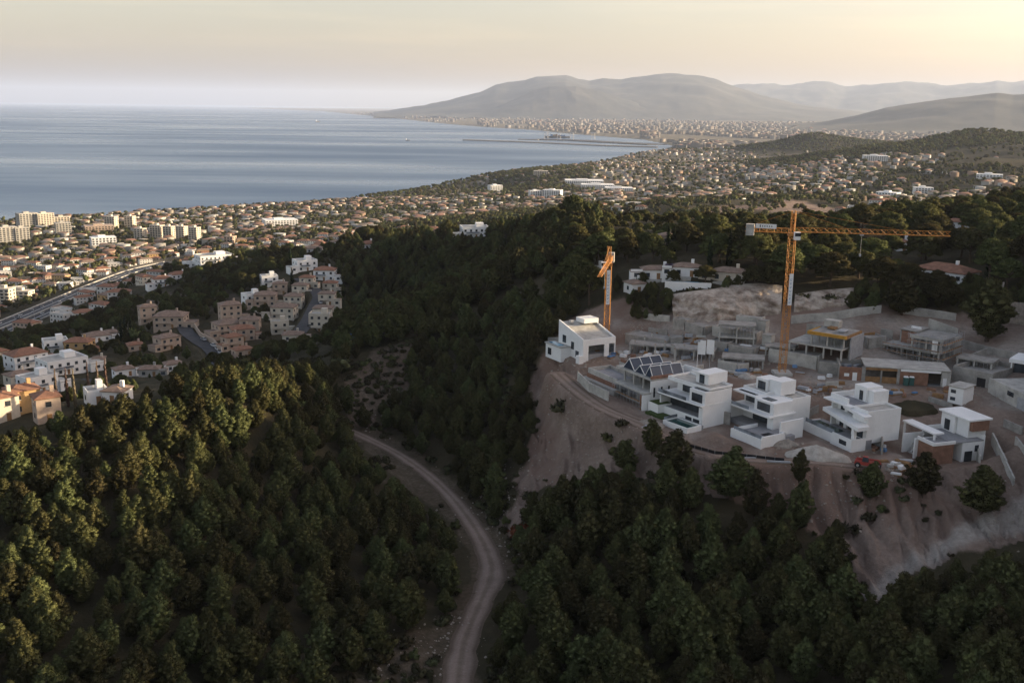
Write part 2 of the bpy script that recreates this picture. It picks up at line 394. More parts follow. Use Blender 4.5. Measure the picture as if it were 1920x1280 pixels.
def ground_material():
    m, nt, b = nmat("ground")
    at = N(nt, "ShaderNodeAttribute"); at.attribute_name = "mask"
    sp = N(nt, "ShaderNodeSeparateColor"); nt.links.new(at.outputs['Color'], sp.inputs[0])
    ge = N(nt, "ShaderNodeNewGeometry"); P = ge.outputs['Position']
    nbig, nmid, nsm = noise_node(nt, 0.012, 6, .6, P), noise_node(nt, 0.12, 7, .65, P), noise_node(nt, 0.9, 6, .7, P)
    floor_ = ramp(nt, nmid.outputs[0], [(0.3, (.020, .021, .011)), (0.52, (.042, .037, .022)), (0.72, (.085, .068, .043))])
    dry = ramp(nt, nbig.outputs[0], [(0.35, (.035, .035, .018)), (0.6, (.095, .075, .042))])
    veg = mixc(nt, 0.35, floor_.outputs[0], dry.outputs[0])
    soil = ramp(nt, nmid.outputs[0], [(0.28, (.13, .095, .078)), (0.5, (.245, .182, .146)), (0.7, (.36, .285, .235))])
    soil2 = mixc(nt, 0.5, soil.outputs[0], ramp(nt, nsm.outputs[0], [(0.35, (.16, .118, .096)), (0.55, (.23, .175, .142)), (0.74, (.34, .285, .24))]).outputs[0])
    red = mixc(nt, ramp(nt, noise_node(nt, .05, 4, .6, P).outputs[0], [(.48, (0, 0, 0)), (.62, (1, 1, 1))]).outputs[0], soil2, (.20, .135, .105))
    fac = N(nt, "ShaderNodeMath", operation='MULTIPLY_ADD'); fac.inputs[1].default_value = 0.55; nt.links.new(nsm.outputs[0], fac.inputs[0]); 
    sub = N(nt, "ShaderNodeMath", operation='ADD'); sub.inputs[1].default_value = -0.28; nt.links.new(sp.outputs[0], sub.inputs[0]); nt.links.new(sub.outputs[0], fac.inputs[2])
    fr = N(nt, "ShaderNodeMapRange"); fr.inputs[1].default_value = .2; fr.inputs[2].default_value = .75; nt.links.new(fac.outputs[0], fr.inputs[0])
    c1 = mixc(nt, fr.outputs[0], veg, red)
    urb = ramp(nt, noise_node(nt, .02, 8, .75, P).outputs[0], [(.35, (.05, .055, .03)), (.5, (.14, .12, .085)), (.66, (.26, .21, .16))])
    c2 = mixc(nt, sp.outputs[1], c1, urb.outputs[0])
    c3 = mixc(nt, sp.outputs[2], c2, ramp(nt, nsm.outputs[0], [(.3, (.27, .235, .205)), (.6, (.38, .34, .30)), (.75, (.46, .415, .37))]).outputs[0])
    nt.links.new(c3, b.inputs['Base Color']); b.inputs['Roughness'].default_value = 0.95; b.inputs['Specular IOR Level'].default_value = 0.1
    bump(nt, b, nsm.outputs[0], 0.9, 0.7)
    return m
MAT['ground'] = ground_material()
MAT['white'] = speckled("white_render", (.80, .80, .79), .09, .3)
MAT['town_white'] = speckled("town_white_render", (.60, .59, .565), .15, .3)
MAT['offwhite'] = speckled("cream_render", (.60, .54, .45), .15, .3)
MAT['concrete'] = speckled("concrete", (.34, .325, .30), .38, .45, bmp=.02)
MAT['concrete_pale'] = speckled("pale_concrete", (.47, .455, .42), .34, .4, bmp=.02)
MAT['brick'] = speckled("hollow_brick", (.27, .150, .105), .3, .8)
MAT['terracotta'] = speckled("terracotta_tiles", (.285, .15, .10), .35, .7)
MAT['tile_grey'] = speckled("weathered_tiles", (.26, .19, .15), .35, .7)
MAT['ochre'] = speckled("ochre_render", (.50, .33, .16), .2, .3)
MAT['pink'] = speckled("pink_render", (.47, .37, .295), .2, .3)
MAT['deck'] = speckled("grey_deck", (.30, .30, .31), .2, .5)
MAT['steel'] = speckled("galvanised_steel", (.36, .37, .39), .3, 1.5, .5, spec=.5)
MAT['crane'] = speckled("crane_yellow_paint", (.50, .215, .04), .25, 1.2, .5, spec=.4)
MAT['formwork'] = speckled("yellow_formwork", (.50, .27, .05), .3, 1.2)
MAT['timber'] = speckled("shuttering_timber", (.30, .175, .085), .35, 1.2)
MAT['asphalt'] = speckled("asphalt", (.070, .070, .075), .3, .3)
MAT['dirt_road'] = speckled("dirt_road", (.235, .190, .165), .33, .22, c2=(.15, .115, .10), bmp=.05)
MAT['gravel'] = speckled("pale_gravel", (.46, .42, .37), .3, .6, bmp=.05)
MAT['rock'] = speckled("cut_rock", (.50, .43, .36), .45, .3, c2=(.17, .125, .095), bmp=.5)  # dark crack tone stands in for relief shading missing under flat sky light
MAT['rubble'] = speckled("rubble_stone", (.36, .31, .26), .45, .9)
MAT['lawn'] = speckled("lawn", (.055, .085, .025), .3, .7)
MAT['tarp'] = speckled("blue_tarpaulin", (.10, .20, .36), .3, .7)
MAT['blue'] = speckled("blue_render", (.16, .28, .46), .15, .4)
MAT['red'] = speckled("red_machine_paint", (.36, .045, .03), .25, 1.5, .45, spec=.4)
MAT['green_plastic'] = speckled("green_plastic", (.05, .12, .11), .2, 1, .5)
MAT['black'] = speckled("black_metal", (.025, .025, .028), .2, 1, .5)
MAT['bark'] = speckled("pine_bark", (.105, .075, .055), .4, 3)
MAT['solar'] = speckled("solar_panel", (.03, .045, .075), .2, 1, .25, spec=.5)
MAT['carwhite'] = speckled("white_car_paint", (.72, .72, .72), .05, 1, .3, spec=.5)
MAT['carblack'] = speckled("dark_car_paint", (.04, .045, .055), .1, 1, .3, spec=.5)
MAT['carred'] = speckled("silver_car_paint", (.35, .36, .38), .1, 1, .3, spec=.5)
def glass_mat(name, c, rough=.08):
    m, nt, b = nmat(name); b.inputs['Base Color'].default_value = (*c, 1); b.inputs['Roughness'].default_value = rough; b.inputs['Specular IOR Level'].default_value = 0.5
    ge = N(nt, "ShaderNodeNewGeometry"); n = noise_node(nt, .35, 2, .5, ge.outputs['Position'])
    nt.links.new(ramp(nt, n.outputs[0], [(.35, tuple(x * .5 for x in c)), (.65, tuple(x * 1.6 for x in c))]).outputs[0], b.inputs['Base Color'])
    return m
MAT['glass'] = glass_mat("window_glass", (.035, .042, .05))
MAT['balustrade'] = glass_mat("balustrade_glass", (.16, .18, .20), .15)
MAT['pool'] = glass_mat("pool_water", (.02, .06, .055), .05)
MAT['pool_blue'] = glass_mat("blue_pool_water", (.06, .22, .34), .05)
def leaf_mat(name, c, hv=0.10):
    m, nt, b = nmat(name)
    oi = N(nt, "ShaderNodeObjectInfo"); ge = N(nt, "ShaderNodeNewGeometry")
    n = noise_node(nt, .55, 3, .6, ge.outputs['Position'])
    a = ramp(nt, n.outputs[0], [(.3, tuple(x * .62 for x in c)), (.55, c), (.75, (c[0] * 1.45, c[1] * 1.3, c[2] * 1.15))])
    h = N(nt, "ShaderNodeHueSaturation"); nt.links.new(a.outputs[0], h.inputs['Color'])
    mr = N(nt, "ShaderNodeMapRange"); mr.inputs[3].default_value = 0.6; mr.inputs[4].default_value = 1.45; nt.links.new(oi.outputs['Random'], mr.inputs[0]); nt.links.new(mr.outputs[0], h.inputs['Value'])
    mh = N(nt, "ShaderNodeMapRange"); mh.inputs[3].default_value = 0.5 - hv * .5; mh.inputs[4].default_value = 0.5 + hv * .35; nt.links.new(oi.outputs['Random'], mh.inputs[0]); nt.links.new(mh.outputs[0], h.inputs['Hue'])
    nt.links.new(h.outputs[0], b.inputs['Base Color']); b.inputs['Roughness'].default_value = .8; b.inputs['Specular IOR Level'].default_value = .12
    tr = N(nt, "ShaderNodeBsdfTranslucent"); nt.links.new(h.outputs[0], tr.inputs['Color'])
    ms = N(nt, "ShaderNodeMixShader"); ms.inputs[0].default_value = .22
    nt.links.new(b.outputs[0], ms.inputs[1]); nt.links.new(tr.outputs[0], ms.inputs[2]); nt.links.new(ms.outputs[0], nt.nodes["Material Output"].inputs['Surface'])
    return m
MAT['pine'] = leaf_mat("aleppo_pine_needles", (.112, .118, .047))
MAT['stone_pine'] = leaf_mat("stone_pine_needles", (.115, .12, .046))
MAT['cypress'] = leaf_mat("cypress_needles", (.030, .042, .020))
MAT['scrub'] = leaf_mat("scrub_leaves", (.10, .10, .052))
MAT['dead'] = leaf_mat("dead_needles", (.20, .075, .035))
MAT['drygrass'] = leaf_mat("dry_stems", (.26, .21, .15))
MAT['jacaranda'] = leaf_mat("mauve_blossom", (.20, .15, .24))
def attr_mat(name):
    m, nt, b = nmat(name)
    at = N(nt, "ShaderNodeAttribute"); at.attribute_name = "tint"
    ge = N(nt, "ShaderNodeNewGeometry"); n = noise_node(nt, .3, 4, .6, ge.outputs['Position'])
    o = mixc(nt, .25, at.outputs['Color'], n.outputs[0], 'OVERLAY')
    nt.links.new(o, b.inputs['Base Color']); b.inputs['Roughness'].default_value = .85
    return m
MAT['tint'] = attr_mat("painted_town_walls")

# ------------------------------------------------------------------ mesh helpers
def link(o, parent=None):
    col.objects.link(o)
    if parent is not None: o.parent = parent
    return o
def tag(o, label=None, cat=None, group=None, kind=None):
    if label: o["label"] = label
    if cat: o["category"] = cat
    if group: o["group"] = group
    if kind: o["kind"] = kind
    return o
def thing(name, label, cat, loc, rz=0.0, group=None):
    o = bpy.data.objects.new(name, None); o.empty_display_size = .5
    o.location = loc; o.rotation_euler = (0, 0, rz)
    link(o); return tag(o, label, cat, group)
def np_mesh(name, V, Fq, mats, smooth=False, mi=None):
    """V (n,3); Fq (m,3) or (m,4)"""
    me = bpy.data.meshes.new(name)
    V = np.asarray(V, np.float32); Fq = np.asarray(Fq, np.int32); k = Fq.shape[1]
    me.vertices.add(len(V)); me.vertices.foreach_set("co", V.ravel())
    me.loops.add(Fq.size); me.loops.foreach_set("vertex_index", Fq.ravel())
    me.polygons.add(len(Fq)); me.polygons.foreach_set("loop_start", np.arange(0, Fq.size, k, dtype=np.int32))
    for m in (mats if isinstance(mats, (list, tuple)) else [mats]): me.materials.append(MAT[m] if isinstance(m, str) else m)
    if mi is not None: me.polygons.foreach_set("material_index", np.asarray(mi, np.int32))
    me.update(calc_edges=True)
    if smooth: me.polygons.foreach_set("use_smooth", np.ones(len(Fq), bool))
    return me
class Geo:
    def __init__(s): s.v, s.f = [], []
    def add(s, vs, fs):
        n = len(s.v); s.v += [tuple(map(float, v)) for v in vs]; s.f += [tuple(i + n for i in f) for f in fs]; return s
    def box(s, x0, x1, y0, y1, z0, z1, top=None):
        t = top or (x0, x1, y0, y1)
        return s.add([(x0, y0, z0), (x1, y0, z0), (x1, y1, z0), (x0, y1, z0), (t[0], t[2], z1), (t[1], t[2], z1), (t[1], t[3], z1), (t[0], t[3], z1)],
                     [(0, 3, 2, 1), (4, 5, 6, 7), (0, 1, 5, 4), (1, 2, 6, 5), (2, 3, 7, 6), (3, 0, 4, 7)])
    def bar(s, a, b, r, n=4):
        a, b = Vector(a), Vector(b); d = (b - a).normalized()
        u = d.orthogonal().normalized(); w = d.cross(u); vs = []
        for p in (a, b):
            for k in range(n):
                t = 2 * math.pi * (k + .5) / n; vs.append(p + (u * math.cos(t) + w * math.sin(t)) * r)
        return s.add(vs, [tuple(reversed(range(n))), tuple(range(n, 2 * n))] + [(k, (k + 1) % n, n + (k + 1) % n, n + k) for k in range(n)])
    def tube(s, pts, rad, n=6):
        vs = []; pts = [Vector(p) for p in pts]
        for i, p in enumerate(pts):
            d = (pts[min(i + 1, len(pts) - 1)] - pts[max(i - 1, 0)]).normalized(); u = d.orthogonal().normalized(); w = d.cross(u)
            for k in range(n):
                t = 2 * math.pi * k / n; vs.append(p + (u * math.cos(t) + w * math.sin(t)) * rad[i])
        fs = [(i * n + k, i * n + (k + 1) % n, (i + 1) * n + (k + 1) % n, (i + 1) * n + k) for i in range(len(pts) - 1) for k in range(n)]
        fs.append(tuple(reversed(range(n)))); fs.append(tuple(range((len(pts) - 1) * n, len(pts) * n)))
        return s.add(vs, fs)
    def hip(s, x0, x1, y0, y1, z0, h, ov=.4, gable=False):
        x0, x1, y0, y1 = x0 - ov, x1 + ov, y0 - ov, y1 + ov
        lx, ly = x1 - x0, y1 - y0; b = .22
        if lx >= ly:
            e = 0.02 if gable else ly / 2 * .9; m = (y0 + y1) / 2; rg = [(x0 + e, m, z0 + b + h), (x1 - e, m, z0 + b + h)]
            fs = [(4, 5, 9, 8), (6, 7, 8, 9), (5, 6, 9), (7, 4, 8)]
        else:
            e = 0.02 if gable else lx / 2 * .9; m = (x0 + x1) / 2; rg = [(m, y0 + e, z0 + b + h), (m, y1 - e, z0 + b + h)]
            fs = [(4, 5, 8), (5, 6, 9, 8), (6, 7, 9), (7, 4, 8, 9)]
        return s.add([(x0, y0, z0), (x1, y0, z0), (x1, y1, z0), (x0, y1, z0), (x0, y0, z0 + b), (x1, y0, z0 + b), (x1, y1, z0 + b), (x0, y1, z0 + b)] + rg,
                     [(0, 3, 2, 1), (0, 1, 5, 4), (1, 2, 6, 5), (2, 3, 7, 6), (3, 0, 4, 7)] + fs)
    def mesh(s, name, mat, smooth=False):
        me = bpy.data.meshes.new(name); me.from_pydata(s.v, [], s.f); me.materials.append(MAT[mat] if isinstance(mat, str) else mat)
        if smooth: me.polygons.foreach_set("use_smooth", np.ones(len(me.polygons), bool))
        return me
    def build(s, name, mat, parent=None, smooth=False, loc=None, rz=0):
        o = link(bpy.data.objects.new(name, s.mesh(name, mat, smooth)), parent)
        if loc is not None: o.location = loc; o.rotation_euler = (0, 0, rz)
        return o
def bevel(o, w=.05, seg=1):
    m = o.modifiers.new("bevel", 'BEVEL'); m.width = w; m.segments = seg; m.limit_method = 'ANGLE'; return o

# ------------------------------------------------------------------ ground sheet, sea
idx = np.arange(NR * NA).reshape(NR, NA)
quads = np.stack([idx[:-1, :-1], idx[:-1, 1:], idx[1:, 1:], idx[1:, :-1]], -1).reshape(-1, 4)
keep = ~((GZ[:-1, :-1] < -6) & (GZ[1:, 1:] < -6) & (GZ[:-1, 1:] < -6)).ravel()
V = np.stack([GX, GY, GZ], -1).reshape(-1, 3)
me = np_mesh("ground", V, quads[keep][:, ::-1], 'ground', smooth=True)
ca = me.color_attributes.new("mask", 'FLOAT_COLOR', 'POINT')
ca.data.foreach_set("color", np.stack([bare, urban, pale, np.ones_like(bare)], -1).astype(np.float32).ravel())
ground = link(bpy.data.objects.new("ground", me)); tag(ground, kind="structure")
# face up
if me.polygons[len(me.polygons) // 2].normal.z < 0: me.flip_normals()

def sea_material():
    m, nt, b = nmat("sea_water")
    ge = N(nt, "ShaderNodeNewGeometry"); P = ge.outputs['Position']
    mpn = N(nt, "ShaderNodeMapping"); mpn.inputs['Scale'].default_value = (.35, 1.3, 1); mpn.inputs['Rotation'].default_value = (0, 0, R(-14)); nt.links.new(P, mpn.inputs[0])
    n1 = noise_node(nt, .0011, 5, .55, mpn.outputs[0]); n2 = noise_node(nt, .05, 4, .6, mpn.outputs[0])
    nt.links.new(ramp(nt, n1.outputs[0], [(.36, (.022, .068, .150)), (.66, (.055, .115, .215))]).outputs[0], b.inputs['Base Color'])
    mr = N(nt, "ShaderNodeMapRange"); mr.inputs[1].default_value = .35; mr.inputs[2].default_value = .65; mr.inputs[3].default_value = .42; mr.inputs[4].default_value = .20; nt.links.new(n1.outputs[0], mr.inputs[0]); nt.links.new(mr.outputs[0], b.inputs['Roughness'])
    b.inputs['IOR'].default_value = 1.33; b.inputs['Specular IOR Level'].default_value = .5
    bump(nt, b, n2.outputs[0], .5, 1.6)
    return m
MAT['sea'] = sea_material()
g = Geo(); s_ = 150000
g.add([(-s_, -s_, 0), (s_, -s_, 0), (s_, s_, 0), (-s_, s_, 0)], [(0, 1, 2, 3)])
tag(g.build("sea", 'sea'), kind="structure")

# ------------------------------------------------------------------ mountains
def mountain(name, prof, D, depth, base, mat, seed, rough):
    """ridge whose skyline goes through the photo pixels prof when seen from the coast, with depth in front and behind"""
    A0, A1 = [math.atan2(*ray(x, y)[:2]) for x, y in (prof[0], prof[-1])]
    n = 260; aa = np.linspace(A0, A1, n)
    ax = [math.atan2(*ray(x, y)[:2]) for x, y in prof]; zx = [H + D * (ray(x, y)[2] / math.hypot(*ray(x, y)[:2])) for x, y in prof]
    top = np.interp(aa, ax, zx)
    m = 46; tt = np.linspace(-1, 1, m)
    Xs = np.zeros((m, n)); Ys = np.zeros((m, n)); Zs = np.zeros((m, n))
    for k, t in enumerate(tt):
        rr = D + t * depth
        Xs[k], Ys[k] = rr * np.sin(aa), rr * np.cos(aa)
        f = max(0, 1 - abs(t)) ** 1.25
        Zs[k] = base + (top - base) * f
    fold = (1 - np.abs(fbm(Xs / 2200 + Ys / 5000, Ys / 3800, 5, seed + 9)) * 5) * .6
    fall = np.abs(tt)[:, None]
    Zs += fold * (Zs - base) * .34 * np.clip(fall * 3, 0, 1) + fbm(Xs / 700, Ys / 700, 5, seed + 3) * rough * np.clip(fall * 3 + .6, 0, 1)
    id_ = np.arange(m * n).reshape(m, n)
    q = np.stack([id_[:-1, :-1], id_[:-1, 1:], id_[1:, 1:], id_[1:, :-1]], -1).reshape(-1, 4)[:, ::-1]
    o = link(bpy.data.objects.new(name, np_mesh(name, np.stack([Xs, Ys, Zs], -1).reshape(-1, 3), q, mat, smooth=True)))
    return tag(o, kind="structure")
def mountain_material():
    m, nt, b = nmat("mountain_scrub"); ge = N(nt, "ShaderNodeNewGeometry")
    n = noise_node(nt, .0012, 8, .65, ge.outputs['Position'])
    nt.links.new(ramp(nt, n.outputs[0], [(.35, (.028, .034, .03)), (.55, (.055, .055, .045)), (.7, (.10, .09, .075))]).outputs[0], b.inputs['Base Color']); b.inputs['Roughness'].default_value = 1
    return m
MAT['mountain'] = mountain_material()
mountain("mountain", [(700, 212), (760, 203), (800, 196), (850, 184), (900, 171), (930, 156), (950, 152), (985, 149), (1005, 142), (1030, 140), (1062, 139), (1085, 146), (1105, 150), (1130, 146), (1165, 146), (1200, 140), (1240, 136), (1275, 136), (1310, 140), (1340, 146), (1375, 160), (1430, 178), (1500, 195), (1580, 206), (1660, 216), (1760, 225)], 26000, 7000, 20, 'mountain', 5, 120)
mountain("foothill", [(880, 216), (920, 205), (960, 186), (1000, 168), (1030, 161), (1080, 160), (1120, 167), (1150, 178), (1200, 195), (1280, 212), (1340, 222)], 21500, 2500, 20, 'mountain', 15, 90)
mountain("distant_mountain", [(1150, 214), (1250, 200), (1375, 159), (1400, 154), (1440, 156), (1480, 159), (1510, 155), (1550, 154), (1585, 163), (1620, 158), (1660, 154), (1700, 153), (1740, 153), (1765, 159), (1800, 157), (1840, 154), (1870, 148), (1900, 151), (1960, 147), (2100, 150), (2300, 140)], 38000, 8000, 20, 'mountain', 25, 260)
mountain("far_hill", [(1450, 238), (1540, 229), (1600, 217), (1660, 201), (1720, 192), (1780, 183), (1840, 176), (1870, 173), (1900, 177), (1960, 174), (2080, 170), (2300, 180)], 14000, 3000, 30, 'mountain', 35, 60)

# ------------------------------------------------------------------ haze over the whole bay
def haze():
    m = bpy.data.materials.new("haze"); m.use_nodes = True; nt = m.node_tree
    for n in list(nt.nodes):
        if n.type != 'OUTPUT_MATERIAL': nt.nodes.remove(n)
    pv = N(nt, "ShaderNodeVolumePrincipled"); pv.inputs['Color'].default_value = (.64, .76, 1.0, 1); pv.inputs['Density'].default_value = 2.0e-5; pv.inputs['Anisotropy'].default_value = .15
    nt.links.new(pv.outputs[0], nt.nodes["Material Output"].inputs['Volume'])
    b = 95000
    g = Geo().box(-b, b, -b, b, -1200, 1500)
    o = g.build("haze", m); tag(o, kind="stuff"); return o
HAZE = haze()

# ================================================================== roads
def ribbon(name, line, widths, mat, zoff, label=None, kind="structure", crown=0.0, side=0.0):
    g = Geo(); vs = []; n = len(line); P = [np.array(p[:2]) for p in line]
    for i in range(n):
        d = P[min(i + 1, n - 1)] - P[max(i - 1, 0)]; d = d / (np.linalg.norm(d) + 1e-9); nrm = np.array([-d[1], d[0]])
        w = widths[i] if hasattr(widths, '__len__') else widths
        c = P[i] + nrm * side
        for t in (-.5, -.25, 0, .25, .5):
            q = c + nrm * w * t; vs.append((q[0], q[1], line[i][2] + zoff + crown * (1 - abs(t) * 2)))
    fs = [(i * 5 + k, i * 5 + k + 1, i * 5 + 6 + k, i * 5 + 5 + k) for i in range(n - 1) for k in range(4)]
    g.add(vs, fs); o = g.build(name, mat, smooth=True)
    o.data.attributes.new("across", 'FLOAT', 'POINT').data.foreach_set("value", np.tile(np.array([-.5, -.25, 0, .25, .5], np.float32), n))
    if o.data.polygons[0].normal.z < 0: o.data.flip_normals()
    return tag(o, kind=kind)
def zline(line, add): return [(p[0], p[1], float(zat(p[0], p[1])) + add) for p in line]
def road_material():
    m, nt, b = nmat("dirt_track"); ge = N(nt, "ShaderNodeNewGeometry"); P = ge.outputs['Position']
    n1, n2 = noise_node(nt, .25, 7, .65, P), noise_node(nt, 2.2, 5, .7, P)
    c = mixc(nt, .45, ramp(nt, n1.outputs[0], [(.32, (.165, .122, .10)), (.55, (.24, .185, .155)), (.72, (.31, .25, .212))]).outputs[0], ramp(nt, n2.outputs[0], [(.3, (.15, .11, .09)), (.7, (.30, .24, .202))]).outputs[0])
    at = N(nt, "ShaderNodeAttribute"); at.attribute_name = "across"; ab = N(nt, "ShaderNodeMath", operation='ABSOLUTE'); nt.links.new(at.outputs['Fac'], ab.inputs[0])
    wob = N(nt, "ShaderNodeMath", operation='MULTIPLY_ADD'); wob.inputs[1].default_value = .12; nt.links.new(n1.outputs[0], wob.inputs[0]); nt.links.new(ab.outputs[0], wob.inputs[2])
    rut = ramp(nt, wob.outputs[0], [(.10, (.78, .76, .70)), (.21, (1.14, 1.12, 1.1)), (.34, (1.02, 1.0, .98)), (.47, (.55, .52, .46))])
    c = mixc(nt, 1.0, c, rut.outputs[0], 'MULTIPLY')
    nt.links.new(c, b.inputs['Base Color']); b.inputs['Roughness'].default_value = .95; bump(nt, b, n2.outputs[0], .7, .25); return m
MAT['dirt_track'] = road_material()
rw = [max(p[3] + 2.4 * float(fbm(np.array([i * .35]), np.array([2.0]), 3, 5)[0]), 3.0) + .4 for i, p in enumerate(ROADS)]
ribbon("dirt_road", ROADS, rw, 'dirt_track', -.10, crown=.20)
MAT['track'] = speckled("compacted_track", (.36, .335, .315), .3, .5, c2=(.25, .215, .195), bmp=.06)
ribbon("site_track", TRACKS, 4.6, 'dirt_track', -.08, crown=.18)
ribbon("motorway", HWAYS, 27, 'asphalt', .25)
for k, s in enumerate((-13.9, -1.0, 13.9)):
    g = Geo()
    for i in range(len(HWAYS) - 1):
        a, b = np.array(HWAYS[i]), np.array(HWAYS[i + 1]); d = (b - a)[:2]; d = d / np.linalg.norm(d); nn = np.array([-d[1], d[0]])
        p, q = a[:2] + nn * s, b[:2] + nn * s
        h = 1.1 if k != 1 else 1.3; t = nn * .45
        g.add([(p[0] - t[0], p[1] - t[1], a[2]), (p[0] + t[0], p[1] + t[1], a[2]), (q[0] + t[0], q[1] + t[1], b[2]), (q[0] - t[0], q[1] - t[1], b[2]),
               (p[0] - t[0], p[1] - t[1], a[2] + h), (p[0] + t[0], p[1] + t[1], a[2] + h), (q[0] + t[0], q[1] + t[1], b[2] + h), (q[0] - t[0], q[1] - t[1], b[2] + h)],
              [(4, 5, 6, 7), (0, 1, 5, 4), (1, 2, 6, 5), (2, 3, 7, 6), (3, 0, 4, 7)])
    o = g.build("motorway_barrier", 'concrete_pale'); tag(o, ["pale concrete barrier on the seaward side of the motorway", "pale concrete barrier between the two carriageways of the motorway", "pale concrete barrier on the hill side of the motorway"][k], "barrier", "motorway barriers")
ribbon("street", S1S, 7, 'asphalt', .22); ribbon("street", S2S, 7, 'asphalt', .22); ribbon("street", S3S, 6, 'asphalt', .22)
ribbon("lane_line", HWAYS, .5, 'white', .30, side=-7.5); ribbon("lane_line", HWAYS, .5, 'white', .30, side=6.0)

# cars on the motorway and the street
def car_mesh(mat):
    g = Geo(); g.box(-2.1, 2.1, -.88, .88, .32, .85, (-2.05, 2.05, -.84, .84)); b = g.mesh("body", mat)
    g = Geo(); g.box(-1.25, 1.35, -.8, .8, .85, 1.45, (-.75, .85, -.65, .65)); c = g.mesh("cabin", 'glass')
    g = Geo(); g.bar((0, -.1, 0), (0, .1, 0), .33, 10); w = g.mesh("wheel", 'black')
    return b, c, w
CARM = [car_mesh(m) for m in ('carwhite', 'carblack', 'carred')]
CARN = ["white", "dark", "silver"]
def car(loc, rz, k, label, group):
    t = thing("car", label, "car", loc, rz, group)
    link(bpy.data.objects.new("body", CARM[k][0]), t); link(bpy.data.objects.new("cabin", CARM[k][1]), t)
    for x in (-1.3, 1.3):
        for y in (-.82, .82):
            w = link(bpy.data.objects.new("wheel", CARM[k][2]), t); w.location = (x, y, .33)
def on_line(line, i, side):
    i = min(i, len(line) - 2); a, b = np.array(line[i][:3]), np.array(line[i + 1][:3]); d = (b - a)[:2]; d = d / np.linalg.norm(d)
    p = a[:2] + np.array([-d[1], d[0]]) * side; return (p[0], p[1], a[2] + .3), math.atan2(d[1], d[0])
for i, side, k in ((17, 5, 0), (19, 9, 0), (22, 4, 1), (24, 9, 0), (26, 5, 0), (29, 8, 2), (32, 4, 0), (35, 9, 0), (38, 6, 1), (41, 5, 0), (20, -8, 1), (25, -5, 0), (31, -9, 2), (36, -6, 1), (43, -7, 0), (46, 6, 2), (48, -5, 1)):
    l, r = on_line(HWAYS, i, side)
    car(l, r, k, CARN[k] + (" car driving on the landward lanes of the motorway" if side < 0 else " car driving on the seaward lanes of the motorway"), "cars on the motorway")
for i, k in ((22, 0), (25, 0), (28, 0), (16, 2)):
    l, r = on_line(S1S, i, 2.6); car(l, r, k, CARN[k] + " car parked along the kerb of the curving street", "cars parked on the curving street")
for i, k in ((6, 1), (12, 0), (18, 2), (24, 1)):
    l, r = on_line(S2S, i, -2.6); car(l, r, k, CARN[k] + " car parked in the straight street between the cream terraces", "cars parked between the terraces")

# ================================================================== villas of the building site
def win_front(root, u0, u1, v, h0, h1, name="window"):
    w = Geo().box(u0, u1, v - .05, v + .06, h0, h1).build(name, 'black', root)
    n = max(1, round((u1 - u0) / 1.5)); s = (u1 - u0) / n
    for k in range(n): Geo().box(u0 + k * s + .07, u0 + (k + 1) * s - .07, v - .08, v - .055, h0 + .08, h1 - .08).build("pane", 'glass', w)
def win_side(root, u, v0, v1, h0, h1, name="window"):
    w = Geo().box(u - .06, u + .05, v0, v1, h0, h1).build(name, 'black', root)
    n = max(1, round((v1 - v0) / 1.5)); s = (v1 - v0) / n
    for k in range(n): Geo().box(u + .055, u + .08, v0 + k * s + .07, v0 + (k + 1) * s - .07, h0 + .08, h1 - .08).build("pane", 'glass', w)
def parts(root, lst):
    for it in lst:
        nm, mt, bx = it[0], it[1], it[2:]
        o = Geo().box(*bx).build(nm, mt, root)
        if nm in ("wall", "slab", "parapet", "block", "pier", "roof_slab", "penthouse"): bevel(o, .04)
def parapet(root, u0, u1, v0, v1, h, hh=.6, t=.22, mat='white'):
    parts(root, [("parapet", mat, u0, u1, v0, v0 + t, h, h + hh), ("parapet", mat, u0, u1, v1 - t, v1, h, h + hh),
                 ("parapet", mat, u0, u0 + t, v0 + t, v1 - t, h, h + hh), ("parapet", mat, u1 - t, u1, v0 + t, v1 - t, h, h + hh),
                 ("roof_deck", 'concrete_pale', u0 + t, u1 - t, v0 + t, v1 - t, h - .1, h + .06)])
def plot(k, name, label, cat="house"):
    o, ph = frame_of(k); return thing(name, label, cat, tuple(o), ph)

